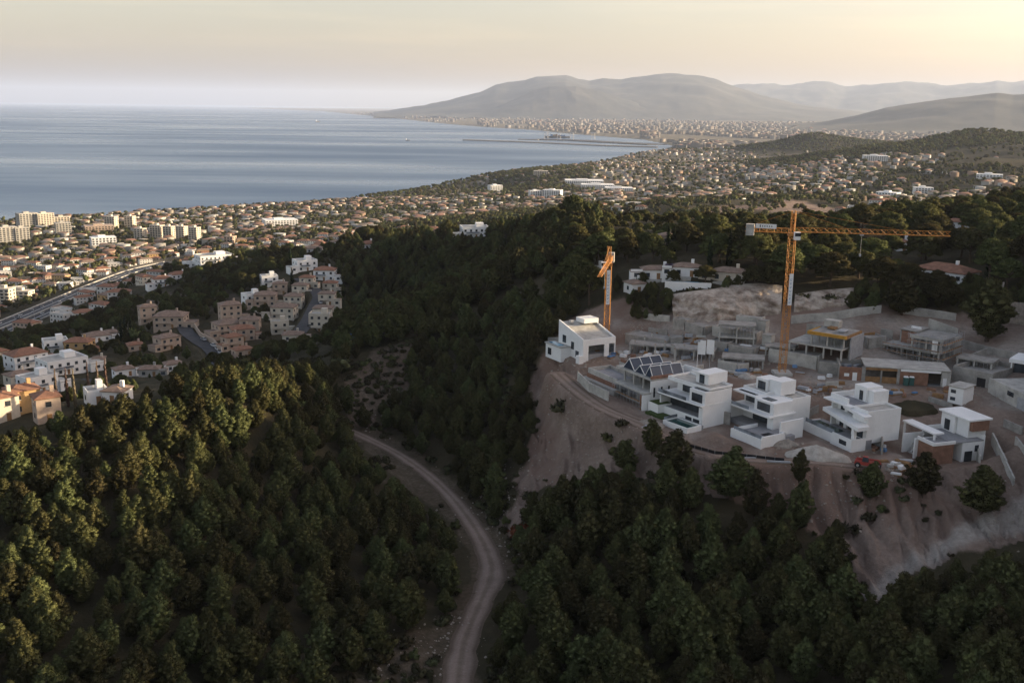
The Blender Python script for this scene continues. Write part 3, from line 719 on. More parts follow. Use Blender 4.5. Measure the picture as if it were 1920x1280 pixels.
# --- villa with raised pool and glass loggia
r = plot('C', "villa", "white three-level villa with long glazed loggia above a small green pool")
parts(r, [("pool_wall", 'white', -8, 0, 0, .3, -1.5, 1.2), ("pool_wall", 'white', -.3, 0, .3, 4.6, -1.5, 1.2), ("pool_wall", 'white', -8, -7.7, .3, 4.6, -1, 1.2), ("pool_wall", 'white', -7.7, -.3, 4.3, 4.6, -1, 1.15),
          ("pool_water", 'pool', -7.7, -.3, .3, 4.3, -.5, .98), ("balustrade", 'balustrade', -8, -7.95, .3, 4.5, 1.2, 1.9),
          ("lawn", 'lawn', -17, -8.05, 2.6, 5.5, -.6, .55), ("terrace", 'deck', -8, -.3, 4.65, 5.5, -1, .9),
          ("wall", 'white', -15.2, -1, 5.7, 6.0, -.5, 2.2), ("wall", 'white', -15.4, -15.05, 5.7, 15, 0, 5.0), ("wall", 'white', -1.35, -.95, 5.7, 15.2, -.5, 5.0), ("wall", 'white', -15, -1.4, 14.7, 15, 0, 5.0),
          ("floor_slab", 'deck', -15, -1.4, 6.05, 14.6, 1.9, 2.15), ("pier", 'white', -2.3, -1.4, 5.75, 6.6, 2.2, 5.0),
          ("slab", 'white', -15.9, -.9, 5.2, 15.2, 5.0, 5.45), ("slab_edge", 'black', -15.8, -.95, 5.12, 5.2, 4.98, 5.12),
          ("balustrade", 'balustrade', -15.7, -6.2, 5.35, 5.4, 5.45, 6.3),
          ("block", 'white', -6, -.92, 6.2, 15.0, 5.45, 8.5), ("wall", 'white', -14.3, -6, 10.5, 10.8, 5.45, 8.3), ("wall", 'white', -14.5, -14.2, 10.5, 15, 5.45, 8.3), ("wall", 'white', -14.2, -6, 14.7, 15, 5.45, 8.3),
          ("roof_slab", 'white', -15, -6.02, 7.6, 15.1, 8.3, 8.7), ("roof_light", 'glass', -5.2, -1.6, 6.9, 8.3, 8.55, 8.66)])
parapet(r, -15, -.9, 7.7, 15.2, 8.7, .55)
win_front(r, -14.6, -2.4, 8.6, 2.2, 4.95); win_front(r, -12.6, -8, 10.48, 5.6, 7.9); win_front(r, -5.2, -1.8, 6.18, 5.7, 7.7)
win_front(r, -6.4, -4.4, 5.68, .9, 1.7); win_front(r, -3.9, -1.9, 5.68, .9, 1.7)
parts(r, [("penthouse", 'white', -8.4, -4.3, 10.5, 16.9, 8.8, 11.5), ("canopy", 'white', -9.6, -4.2, 10.1, 10.5, 11.2, 11.5), ("wall", 'white', -20.5, -8.5, 18.5, 18.8, 3, 9.4), ("wall", 'white', -20.5, -20.2, 14, 18.5, 3, 9.2), ("terrace", 'deck', -20.2, -8.6, 15.3, 18.5, 3, 6.6)])
win_front(r, -7.2, -5.6, 10.47, 8.95, 11.0)
# --- stacked villa
r = plot('D', "villa", "white stacked villa with wide front terrace, second from the hilltop crane")
parts(r, [("terrace_wall", 'white', -9.6, 0, 0, .35, -1.2, 1.9), ("terrace_wall", 'white', -9.6, -9.25, .35, 8, -1, 1.9), ("terrace_wall", 'white', -.35, 0, .35, 7.4, -1.2, 2.4), ("terrace_wall", 'white', -2.0, -1.6, 7.4, 14.5, -1, 4.3), ("terrace_wall", 'white', -1.6, 0, 7.05, 7.4, -1, 2.4),
          ("terrace", 'deck', -9.2, -.4, .4, 10.8, -.5, 1.2), ("balustrade", 'balustrade', -9.2, -.4, .5, .55, 1.9, 2.6), ("plunge_pool", 'black', -4.4, -1.2, 4.2, 6.6, 1.1, 1.32),
          ("slab", 'white', -18.8, -5.2, 7.4, 16, 4.1, 4.55), ("balustrade", 'balustrade', -18.6, -12, 7.5, 7.55, 4.55, 5.35),
          ("wall", 'white', -18.8, -18.4, 7.4, 15.5, .3, 4.1), ("wall", 'white', -18.4, -15, 12, 12.3, .3, 4.1), ("wall", 'white', -18.4, -6.2, 15.4, 15.8, .3, 4.1), ("pier", 'white', -7.4, -5.6, 9.0, 10.2, 1.2, 4.1), ("wall", 'white', -6.1, -5.65, 10.2, 15.8, .5, 4.1),
          ("terrace", 'deck', -18.4, -9.6, 7.6, 15.4, -.3, .9),
          ("block", 'white', -11.8, -5.7, 9.0, 15.4, 4.55, 7.3), ("wall", 'white', -18, -11.8, 12, 12.3, 4.55, 7.1), ("wall", 'white', -18.3, -18, 12, 18.5, 4.55, 7.1), ("wall", 'white', -18, -11.8, 18.2, 18.5, 4.55, 7.1),
          ("roof_slab", 'white', -19.4, -11.82, 9.3, 18.6, 7.1, 7.5), ("roof_light", 'glass', -18.2, -12.6, 10, 10.9, 7.5, 7.58), ("roof_light", 'glass', -10.5, -7.5, 10, 12, 7.3, 7.38),
          ("block", 'white', -12, -6.3, 15.5, 21.5, -.5, 7.0), ("penthouse", 'white', -17.3, -13.6, 14.6, 19, 7.5, 10.3), ("penthouse", 'white', -13.55, -9.8, 15.2, 20, 7.3, 10.6)])
parapet(r, -19.4, -11.9, 12.6, 18.6, 7.5, .5); parapet(r, -12, -6.3, 15.5, 21.5, 7.0, .5)
win_front(r, -14.6, -7.6, 11.6, 1.2, 3.9); win_front(r, -10.8, -6.8, 8.97, 4.9, 6.8); win_front(r, -17.6, -14.6, 11.97, 4.8, 6.7); win_front(r, -16.6, -14.2, 14.57, 7.7, 9.7)
# --- villa with cantilevered balconies
r = plot('E', "villa", "white villa with wedge-shaped cantilevered balconies and a dark green lap pool")
parts(r, [("terrace_wall", 'white', -6.4, 0, 0, .35, -1.4, 2.7), ("terrace_wall", 'white', -17.5, -6.9, .5, .85, -1.4, 2.0), ("terrace_wall", 'white', -6.9, -6.4, 0, 1.2, -1.4, 2.3), ("terrace_wall", 'white', -.35, 0, .35, 4, -1.2, 2.7), ("terrace_wall", 'white', -17.5, -17.15, .85, 5.5, -1.2, 2.0),
          ("terrace", 'deck', -17.1, -.4, .9, 6, -.8, 2.0), ("pool_water", 'pool', -16.2, -7.4, 1.7, 4.4, 1.5, 2.06), ("balustrade", 'balustrade', -17.1, -7, 1.0, 1.05, 2.05, 2.9),
          ("block", 'white', -5.4, -.5, 4.4, 13.6, 1.2, 8.1), ("wall", 'white', -13.4, -13, 5, 13.6, 1.2, 8.0), ("wall", 'white', -13, -5.4, 13.3, 13.6, 1.2, 8.0),
          ("wall", 'white', -13, -11.8, 6.4, 6.7, 2, 8), ("pier", 'white', -10, -9, 6.0, 6.9, 2, 8.0),
          ("roof_slab", 'white', -14.4, -5.42, 3.4, 13.7, 8.0, 8.4), ("parapet", 'white', -13.4, -7.5, 4.6, 5.0, 8.4, 9.6), ("parapet", 'white', -13.4, -13, 5, 13.6, 8.4, 9.6), ("pier", 'white', -1.4, -.6, 1.0, 1.8, 1.8, 5.0)])
g = Geo(); g.add([(-14.6, 3.6, 5.0), (1.4, .2, 5.0), (1.4, 3.4, 5.0), (-5, 6.4, 5.0), (-14.6, 6.4, 5.0), (-14.6, 3.6, 5.9), (1.4, .2, 5.9), (1.4, 3.4, 5.9), (-5, 6.4, 5.9), (-14.6, 6.4, 5.9)],
                 [(4, 3, 2, 1, 0), (5, 6, 7, 8, 9), (0, 1, 6, 5), (1, 2, 7, 6), (2, 3, 8, 7), (3, 4, 9, 8), (4, 0, 5, 9)]); bevel(g.build("balcony", 'white', r), .04)
g = Geo(); g.add([(-8.5, 4.2, 7.3), (.8, 2.2, 7.3), (.8, 4.38, 7.3), (-8.5, 6.2, 7.3), (-8.5, 4.2, 7.95), (.8, 2.2, 7.95), (.8, 4.38, 7.95), (-8.5, 6.2, 7.95)], [(3, 2, 1, 0), (4, 5, 6, 7), (0, 1, 5, 4), (1, 2, 6, 5), (2, 3, 7, 6), (3, 0, 4, 7)]); bevel(g.build("canopy", 'white', r), .04)
parapet(r, -5.4, -.5, 4.4, 13.6, 8.1, .55)
parts(r, [("penthouse", 'white', -11.2, -7.2, 9.4, 14, 8.4, 11.8), ("penthouse", 'white', -7.15, -5.4, 9.9, 14.2, 8.4, 11.3), ("roof_deck", 'deck', -12.9, -5.6, 5.1, 9.2, 8.4, 8.5)])
win_front(r, -11.7, -10.1, 6.38, 5.9, 7.7); win_front(r, -8.9, -5.6, 6.6, 5.9, 7.6); win_front(r, -11.7, -10.1, 6.38, 2.0, 4.6); win_front(r, -8.9, -5.6, 6.6, 2.0, 4.6); win_front(r, -4.6, -1.6, 4.38, 2.2, 4.6); win_front(r, -9.4, -8.3, 9.37, 8.6, 10.8); win_front(r, -3.9, -1.6, -.03, .9, 1.9)
# --- villa with bare brick block and slatted ramp
r = plot('F', "villa", "half-clad white villa with bare brick block and roof frame, rightmost of the front row")
parts(r, [("wall", 'white', -1.0, -.6, -4, 4, -2.2, 4.2), ("wall", 'white', 3.2, 3.6, -4.4, 4, -2.6, 4.4), ("block", 'brick', 3.65, 8.4, -3.6, 1.8, -2.2, 4.2), ("parapet", 'white', 3.4, 8.5, -3.8, -3.5, 4.2, 5.0), ("parapet", 'white', 8.3, 8.6, -3.5, 2, 4.2, 4.9), ("roof_deck", 'deck', 3.7, 8.3, -3.5, 4, 4.1, 4.3),
          ("block", 'white', 3.4, 8.4, 4.05, 9.6, -1.5, 4.2), ("slab", 'white', -4.6, 5.8, -1.4, 1.2, 5.6, 6.0), ("roof_deck", 'deck', -1.4, 8.4, 1.4, 9.6, 4.2, 4.45), ("pier", 'white', -4.4, -4, -1.2, -.8, -1.5, 5.6), ("pier", 'white', 5.2, 5.6, -1.2, -.8, 4.3, 5.6),
          ("wall", 'white', -1.3, -1.0, 1.4, 10, -1.5, 5.4), ("wall", 'white', -1.0, 8.4, 9.7, 10, -1.5, 5.4),
          ("penthouse", 'white', -1.2, 3.0, 6.2, 11.4, 4.5, 8.3), ("penthouse", 'white', 3.05, 6.6, 6.8, 11.6, 4.5, 8.6), ("roof_slab", 'white', -1.6, 7.9, 5.6, 11.9, 8.6, 9.0), ("parapet", 'brick', 6.65, 7.6, 7, 11.4, 6.2, 8.6)])
for k in range(7): Geo().box(-.55, 3.15, -4 + k * .62, -3.72 + k * .62, -1.8 + k * .86, -1.5 + k * .86).build("slat", 'concrete_pale', r)
for k in range(2): Geo().box(.4 + k * 1.4, .6 + k * 1.4, -4.1, .6, -2, 4).build("stringer", 'steel', r) if False else None
g = Geo(); g.bar((.3, -4.1, -2.0), (.3, .6, 4.1), .14); g.build("stringer", 'white', r); g = Geo(); g.bar((2.4, -4.1, -2.0), (2.4, .6, 4.1), .14); g.build("stringer", 'white', r)
win_front(r, .0, 1.6, 6.17, 4.8, 7.2); win_side(r, 8.43, 4.8, 6.8, -.6, 2.2); win_side(r, 8.43, 7.4, 8.4, 2, 3.4)
# --- small white hut behind it
p = ghit(1800, 752); r = thing("site_hut", "small white two-storey hut with flat overhanging roof behind the brick-block villa", "hut", tuple(p - np.array([0, 0, .2])), R(-50))
parts(r, [("wall", 'white', -1.8, 1.8, -2.6, 2.6, 0, 4.0), ("roof_slab", 'concrete_pale', -2.1, 2.1, -2.9, 2.9, 4.0, 4.3)]); win_front(r, -1.2, 0, -2.63, 2.6, 3.4); win_front(r, -1.2, 0, -2.63, .8, 1.6)

# --- villa under construction with glazed pitched rooflights
r = plot('B', "unfinished_villa", "unfinished concrete villa with white-framed pitched rooflights and scaffolded front", "house")
parts(r, [("plinth", 'concrete_pale', -27, -11.5, -.6, 1, -2.5, 1.4), ("pool_wall", 'brick', -26.5, -13, .6, 1.0, 1.4, 2.4), ("pool_wall", 'concrete_pale', -26.5, -13, 1.0, 1.4, 1.4, 3.8), ("pool_wall", 'concrete_pale', -26.5, -26.1, 1.4, 8, 0, 3.8), ("pool_wall", 'concrete', -26.1, -13.3, 7.6, 8, 0, 3.8),
          ("pool_floor", 'tile_grey' if False else 'deck', -26.1, -13.3, 1.4, 7.6, 0, 2.9), ("boundary_wall", 'brick', -27, -17, 11.6, 11.9, 3, 5.0), ("boundary_wall", 'concrete_pale', -27, -17, 11.2, 11.55, 1, 4.2),
          ("slab", 'concrete_pale', -13, 0, .4, 13, 3.0, 3.5), ("slab", 'concrete', -12.6, 0, 1.2, 13, .0, .4), ("roof_slab", 'concrete_pale', -15.5, 0, 2.4, 13.5, 6.3, 6.8),
          ("wall", 'white', -.35, 0, 2.4, 13.5, -.5, 6.3), ("wall", 'concrete', -13, -.4, 13.0, 13.4, 0, 6.3), ("wall", 'concrete', -8.5, -8.1, 5, 13, 3.5, 6.3), ("wall", 'white', -.3, .05, .0, 2.3, -2.2, 3.0), ("wall", 'brick', -2.6, -.4, 1.0, 1.3, -1, 3.0)])
for u in (-12.6, -8.5, -4.4, -.9):
    for h0, h1 in ((.4, 3.0), (3.5, 6.3)): Geo().box(u, u + .4, 1.6 if h0 < 1 else 3, 2.0 if h0 < 1 else 3.4, h0, h1).build("column", 'concrete_pale', r)
for u0, u1 in ((-13.2, -8.4), (-8.0, -4.0), (-3.6, -.4)):
    h = [2.6, 1.9, 2.6][[-13.2, -8.0, -3.6].index(u0)]; m = (u0 + u1) / 2
    g = Geo(); g.add([(u0, 3.2, 6.9), (u0, 12.6, 6.9), (m, 12.6, 6.9 + h), (m, 3.2, 6.9 + h), (u1, 12.6, 6.9), (u1, 3.2, 6.9)], [(0, 3, 2, 1), (3, 5, 4, 2), (0, 5, 3), (1, 2, 4), (0, 1, 4, 5)])
    s_o = g.build("rooflight", 'solar', r)
    g = Geo()
    for y in (3.2, 6.3, 9.4, 12.6): g.bar((u0, y, 6.95), (m, y, 6.95 + h), .11); g.bar((m, y, 6.95 + h), (u1, y, 6.95), .11)
    for x, z in ((u0, 6.95), (m, 6.95 + h), (u1, 6.95)): g.bar((x, 3.2, z), (x, 12.6, z), .11)
    g.build("frame", 'white', s_o)
Geo().box(-.4, .1, 2.4, 9, 6.8, 7.5).build("parapet", 'brick', r)
g = Geo()
for k in range(10):
    u = -12.6 + k * 1.35
    for v in (-.5, .3): g.bar((u, v, -2.2), (u, v, 3.4), .035)
for h in (-.6, 1.2, 2.9):
    for v in (-.5, .3): g.bar((-12.8, v, h), (-.2, v, h), .035)
g.build("scaffold", 'steel', r)
for h in (-.55, 1.25): Geo().box(-12.8, -.2, -.45, .25, h, h + .06).build("scaffold_deck", 'timber', r)
parts(r, [("planter", 'white', .4, 4.5, 1.5, 5.5, -2, 1.6), ("lawn", 'lawn', .6, 4.3, 1.7, 5.3, 1.55, 1.75)])
for k in range(3):
    v = 3.2 + k * 2.2; win_side(r, .03, v, v + .5, 2.2, 4.6, "slot_window")
# --- white house on the left end of the plateau
r = plot('A', "white_villa", "large pale villa with long sloping roof at the site's left end", "house")
g = Geo(); g.add([(-14, .6, 10.0), (-.4, .6, 6.2), (-.4, 12.2, 6.2), (-14, 12.2, 10.0), (-14, .6, 10.5), (-.4, .6, 6.7), (-.4, 12.2, 6.7), (-14, 12.2, 10.5)], [(3, 2, 1, 0), (4, 5, 6, 7), (0, 1, 5, 4), (1, 2, 6, 5), (2, 3, 7, 6), (3, 0, 4, 7)]); g.build("roof", 'concrete_pale', r)
g = Geo(); g.add([(-14.1, .2, 0), (0, .2, -1), (0, .6, -1), (-14.1, .6, 0), (-14.1, .2, 11.2), (0, .2, 7.4), (0, .6, 7.4), (-14.1, .6, 11.2)], [(3, 2, 1, 0), (4, 5, 6, 7), (0, 1, 5, 4), (1, 2, 6, 5), (2, 3, 7, 6), (3, 0, 4, 7)]); g.build("wall", 'white', r)
g = Geo(); g.add([(-14.1, 12.2, 0), (0, 12.2, 0), (0, 12.6, 0), (-14.1, 12.6, 0), (-14.1, 12.2, 11), (0, 12.2, 7.2), (0, 12.6, 7.2), (-14.1, 12.6, 11)], [(3, 2, 1, 0), (4, 5, 6, 7), (0, 1, 5, 4), (1, 2, 6, 5), (2, 3, 7, 6), (3, 0, 4, 7)]); g.build("wall", 'white', r)
parts(r, [("lintel", 'white', -.4, 0, .6, 12.2, 5.2, 7.2), ("pier", 'white', -.4, 0, .6, 2.4, -1, 5.2), ("pier", 'white', -.4, 0, 8.4, 10.2, -.5, 5.2), ("back_wall", 'white', -14.1, -13.8, .6, 12.2, 0, 10), ("garage_floor", 'deck', -13.6, -.4, .6, 12.2, .5, 2.2), ("inner_wall", 'concrete', -5, -4.7, .6, 12.2, 2.2, 6.4),
          ("upper_block", 'white', -13.8, -9, 6.6, 12.1, 10.2, 11.6), ("rooftop_unit", 'steel', -12.5, -11.3, 3, 4.2, 10.2, 11.1), ("wing", 'white', -16, -7, -3.4, .15, -1, 3.6), ("wing_roof", 'concrete_pale', -16.3, -6.8, -3.7, .15, 3.6, 3.9), ("pool_water", 'pool_blue', -15, -9, -3, -.9, 3.9, 4.0), ("retaining_wall", 'white', -1.2, .6, -1.5, .15, -4, 2.4)])
r.scale = (.88, .88, .88); win_front(r, -11.6, -9.6, .17, 4.4, 6.8); win_front(r, -4, -2.2, .17, 1.2, 3.2); win_side(r, .02, 10.5, 11.9, 2.4, 4.6); win_front(r, -6.6, -5, .17, 3.2, 5.6); win_front(r, -14.6, -12.6, -3.43, .2, 2.4, "opening")
# --- brick service building in front of the scaffolded shell
o = Pz(1572.5, 712, 159.0); r = thing("brick_building", "long low brick shell with two wide openings and flat concrete roof at the rear yard", "building", (o[0], o[1], 158.9), R(-12))
parts(r, [("wall", 'brick', 0, 5.4, 0, .3, 0, 3.6), ("pier", 'concrete', 5.4, 6.3, -.05, .5, 0, 3.9), ("pier", 'concrete', 9.9, 10.3, 0, .4, 0, 3.2), ("pier", 'concrete', 13.8, 14.5, -.05, .5, 0, 3.9), ("wall", 'brick', 14.5, 21.2, 0, .3, 0, 3.5), ("lintel", 'timber', 6.3, 13.8, 0, .35, 3.2, 3.9), ("pier", 'concrete_pale', 24.2, 26.4, -.1, .5, 0, 3.7),
          ("back_wall", 'concrete', .3, 26, 8.4, 8.8, 0, 3.7), ("side_wall", 'concrete', 0, .3, .3, 8.8, 0, 4.0), ("side_wall", 'concrete', 26.1, 26.4, .5, 8.8, 0, 4.0), ("boarding", 'timber', 6.3, 9.9, .1, .2, 0, 1.5), ("boarding", 'timber', 10.3, 13.8, .1, .2, 0, 1.6), ("slab", 'concrete_pale', 6, 26.3, -.2, 9, 3.9, 4.2), ("beam", 'white', 14.6, 24.0, -.3, -.05, 3.4, 3.9), ("partition", 'brick', 15, 15.3, .4, 8.3, 0, 3.8), ("floor", 'deck', .4, 26, .4, 8.3, -.3, .05)])
Geo().box(3.2, 4.3, -.08, -.01, .2, 2.3).build("door", 'white', r); Geo().box(1.2, 2.4, -.06, -.01, 1.2, 2.0).build("notice", 'white', r); Geo().box(24.6, 25.5, -.18, -.11, .1, 2.2).build("door", 'white', r)
# portable toilets
for k, px in enumerate((1697.5, 1708)):
    p = ghit(px, 722); t = thing("portable_toilet", ["green portable toilet with white roof, left one by the brick shell", "green portable toilet with white roof, right one by the brick shell"][k], "toilet", tuple(p), R(-12), "portable toilets")
    Geo().box(-.58, .58, -.58, .58, .05, 2.1).build("cabin", 'green_plastic', t); Geo().box(-.62, .62, -.62, .62, 2.1, 2.35, (-.4, .4, -.4, .4)).build("roof", 'white', t); Geo().box(-.42, .42, -.62, -.585, .15, 1.95).build("door", 'green_plastic', t)
# --- concrete frames
def frame_shell(name, label, o, ph, w, d, floors, roofmat, props, extra=None, offs=None):
    r = thing(name, label, "building", tuple(o), ph); z = 0
    for k in range(floors):
        h = 2.9; a0, a1, b0, b1 = (0, w, 0, d) if not offs or k >= len(offs) else offs[k]
        nx = max(2, round((a1 - a0) / 4.5)); ny = max(2, round((b1 - b0) / 4.5))
        for i in range(nx + 1):
            for j in range(ny + 1):
                x, y = a0 + .2 + (a1 - a0 - .8) * i / nx, b0 + .2 + (b1 - b0 - .8) * j / ny
                Geo().box(x, x + .4, y, y + .4, z, z + h).build("column", 'concrete_pale', r)
        Geo().box(a0, a1, b0, b1, z + h, z + h + .4).build("floor_slab", 'concrete_pale' if k < floors - 1 else roofmat, r)
        if props[k]:
            g = Geo()
            for i in range(int((a1 - a0) / .9)):
                for j in range(3):
                    x, y = a0 + .5 + i * .9, b0 + .3 + j * 1.6
                    g.bar((x, y, z), (x, y, z + h), .04)
            g.build("props", 'steel', r)
        z += h + .4
    return r, z
o = Pz(*(1560 + 590 / 6.4, 540 + 800 / 6.4), 161.6); o[2] = 161.4
r, z = frame_shell("concrete_shell", "two-storey concrete frame house wrapped in scaffolding with brick upper room", o, R(-45), 15.5, 12, 2, 'concrete', (True, True), offs=[(0, 15.5, 0, 12), (7, 15.5, 1.0, 12)])
parts(r, [("wall", 'brick', 2.6, 6.6, 5.5, 5.8, 3.3, 6.6), ("wall", 'concrete', 2.2, 2.6, 5.5, 12, 3.3, 6.8), ("wall", 'concrete', 6.6, 7, 5.5, 12, 3.3, 6.8), ("roof_slab", 'concrete', 2.0, 7.2, 5.2, 12.2, 6.8, 7.1), ("fascia", 'concrete_pale', 6.9, 15.7, .7, 1.0, 6.1, 7.0), ("panel", 'white', 13.3, 14.7, -.1, .0, 3.0, 6.4), ("side_wall", 'concrete_pale', 15.6, 16, 8, 12, 0, 6.4), ("back_wall", 'concrete', 0, 15.4, 11.6, 11.95, 0, 2.9), ("roof_unit", 'white', 4, 6.6, 8, 8.6, 7.1, 7.6), ("side_wall", 'concrete', -3.5, -.1, 6, 6.4, 0, 6)])
g = Geo()
for k in range(12):
    u = .4 + k * 1.4
    for v in (-1.2, -.4): g.bar((u, v, 0), (u, v, 5.2 if k < 5 else 8), .04)
for k in range(9):
    for u in (16.3, 17.1): g.bar((u, -.4 + k * 1.4, 0), (u, -.4 + k * 1.4, 8), .04)
for h in (1.9, 3.8, 5.7, 7.4):
    for v in (-1.2, -.4): g.bar((.4 if h < 5 else 7, v, h), (17, v, h), .04)
    for u in (16.3, 17.1): g.bar((u, -1.2, h), (u, 11, h), .04)
g.build("scaffold", 'steel', r)
for h in (1.95, 3.85, 5.75): Geo().box(16.35, 17.05, -1, 11, h, h + .06).build("scaffold_deck", 'timber', r); Geo().box(7 if h > 5 else .4, 16, -1.15, -.45, h, h + .06).build("scaffold_deck", 'timber', r)
o = Pz(1476, 657, 163.0); o[2] = 162.4
r, z = frame_shell("concrete_shell", "concrete frame house topped with bright yellow formwork beside the tall crane", o, R(-40), 15, 11, 2, 'concrete', (False, True), offs=[(0, 15, 0, 11), (5.5, 15, 1, 11)])
parts(r, [("formwork", 'formwork', 5.0, 15.5, .4, 1.0, 5.9, 6.7), ("formwork", 'formwork', 5.0, 5.5, 1.0, 8, 5.9, 6.7), ("formwork", 'timber', 15.05, 15.5, 1, 11, 5.9, 6.6), ("side_wall", 'steel', 15.6, 15.9, 3, 11.5, 0, 6.0), ("back_wall", 'concrete', 0, 15, 11.1, 11.5, 0, 6.2), ("panel_stack", 'timber', 8, 10, 6, 8, 6.8, 7.3), ("panel_stack", 'steel', 11.5, 13.5, 4, 7, 6.8, 7.2), ("stair_block", 'concrete_pale', 6, 10, 8.5, 11, 6.8, 8.6)])
for lb, px_, py_, ph_, w_, d_s, fl_ in (("single-storey grey concrete frame at the left of the open yard", 1178, 664, -14, 15, 6, 1), ("grey concrete frame behind the rooflight villa's right end", 1262, 672, -20, 11, 6, 1), ("low concrete frame between the billboard and the tall crane", 1352, 690, -14, 11, 6, 1), ("two-tier grey concrete frame on the upper terrace under the rock face", 1345, 650, -12, 10, 6, 2), ("unfinished concrete frame left of the yellow formwork shell", 1432, 668, -20, 8, 5, 1), ("half-built concrete frame between the scaffolded shell and the blank block", 1790, 690, -40, 9, 6, 1)):
    o = ghit(px_, py_); o[2] -= .3; frame_shell("concrete_shell", lb, o, R(ph_), w_, d_s, fl_, 'concrete', (True,) * fl_)
# --- grey concrete block with court and long wall at the right
o = Pz(1420 + 1400 / 3.84, 540 + 660 / 3.84, 159.5); o[2] = 158.6
r = thing("concrete_basement", "blank grey concrete block with square black opening at the right of the yard", "building", tuple(o), R(-52))
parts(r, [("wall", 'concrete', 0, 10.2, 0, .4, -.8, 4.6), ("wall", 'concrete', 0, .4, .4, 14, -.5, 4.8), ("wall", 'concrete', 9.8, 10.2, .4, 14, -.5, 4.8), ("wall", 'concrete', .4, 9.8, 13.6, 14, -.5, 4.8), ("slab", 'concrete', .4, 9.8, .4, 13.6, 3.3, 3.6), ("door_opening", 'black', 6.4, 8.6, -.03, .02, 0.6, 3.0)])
o2 = Pz(1852, 731, 159.5); o2[2] = 158.4
r = thing("garden_wall_building", "long low concrete house wall with dark window slots at the right frame edge", "building", tuple(o2), R(-84))
parts(r, [("wall", 'concrete_pale', 0, 30, 0, .4, -1, 4.2), ("slab", 'concrete_pale', 0, 30, .4, 12, 3.7, 4.0), ("window", 'glass', 8, 10.5, -.05, .0, 2.2, 3.3), ("window", 'glass', 16, 19, -.05, .0, 1.8, 3.3), ("door", 'steel', 12.2, 15, -.05, .0, 0, 3.0), ("side_wall", 'concrete', 0, .4, .4, 12, -1, 3.6)])
o3 = ghit(1893, 700); o3[2] = max(o3[2], 162)
r = thing("white_villa_corner", "white cantilevered upper floor over dark glass at the right frame edge", "house", tuple(o3), R(-40))
parts(r, [("glass_wall", 'glass', .6, 9, .8, 6, 0, 2.8), ("slab", 'white', -.4, 12, -.4, 8, 2.8, 3.8), ("block", 'white', 4, 12, 1.5, 8, 3.8, 7.4), ("column", 'white', 0.0, .3, 0, .3, -1, 2.8)])
win_front(r, 5, 7.4, 1.47, 4.3, 6.8)
# entrance ramp with kerb walls on the right
def wall_px(name, label, pts, hm, th=.35, mat='concrete_pale', group="retaining walls of the building site", cat="wall", sink=1.2, base=None, deck=0):
    P = [ghit(x, y) if base is None else Pz(x, y, base) for x, y in pts]
    r = thing(name, label, cat, tuple(P[0]), 0, group)
    for k in range(len(P) - 1):
        a, b = P[k] - P[0], P[k + 1] - P[0]; d = (b - a)[:2]; L = np.linalg.norm(d); n = max(1, round(L / 2.6)); d = d / L; nn = np.array([-d[1], d[0]]) * th
        for q in range(n):
            t0, t1 = q / n, (q + 1) / n - .03 / L
            p0, p1 = a + (b - a) * t0, a + (b - a) * t1; jg = random.uniform(-.04, .04); hj = hm + random.uniform(-.05, .05)
            nj = nn / th * jg
            g = Geo(); zz = [p0[2] - sink, p1[2] - sink, p0[2] + hj, p1[2] + hj]
            g.add([(p0[0] + nj[0], p0[1] + nj[1], zz[0]), (p1[0] + nj[0], p1[1] + nj[1], zz[1]), (p1[0] + nn[0] + nj[0], p1[1] + nn[1] + nj[1], zz[1]), (p0[0] + nn[0] + nj[0], p0[1] + nn[1] + nj[1], zz[0]),
                   (p0[0] + nj[0], p0[1] + nj[1], zz[2]), (p1[0] + nj[0], p1[1] + nj[1], zz[3]), (p1[0] + nn[0] + nj[0], p1[1] + nn[1] + nj[1], zz[3]), (p0[0] + nn[0] + nj[0], p0[1] + nn[1] + nj[1], zz[2])],
                  [(0, 3, 2, 1), (4, 5, 6, 7), (0, 1, 5, 4), (1, 2, 6, 5), (2, 3, 7, 6), (3, 0, 4, 7)])
            g.build("panel", mat, r)
    if deck:
        a, b = P[0] - P[0], P[-1] - P[0]; d = (b - a)[:2]; d = d / np.linalg.norm(d); nn = np.array([-d[1], d[0]]); nn = nn if nn @ P[0][:2] > 0 else -nn
        zt = (a[2] + b[2]) / 2 + hm
        def prism(q0, q1, q2, q3, z0, z1, nm, mt):
            Geo().add([(*q0, z0), (*q1, z0), (*q2, z0), (*q3, z0), (*q0, z1), (*q1, z1), (*q2, z1), (*q3, z1)], [(0, 3, 2, 1), (4, 5, 6, 7), (0, 1, 5, 4), (1, 2, 6, 5), (2, 3, 7, 6), (3, 0, 4, 7)]).build(nm, mt, r)
        i0, i1 = a[:2] + nn * .42, b[:2] + nn * .42; prism(i0, i1, i1 + nn * deck, i0 + nn * deck, zt - .75, zt - .42, "deck", 'concrete')
        for e, sg in ((a, -1), (b, 1)): c0 = e[:2] + d * .02 * sg + nn * .4; c1 = c0 + d * .3 * sg; prism(c0, c1, c1 + nn * deck, c0 + nn * deck, zt - hm - 1.5, zt - .1, "side_wall", mat)
    return r
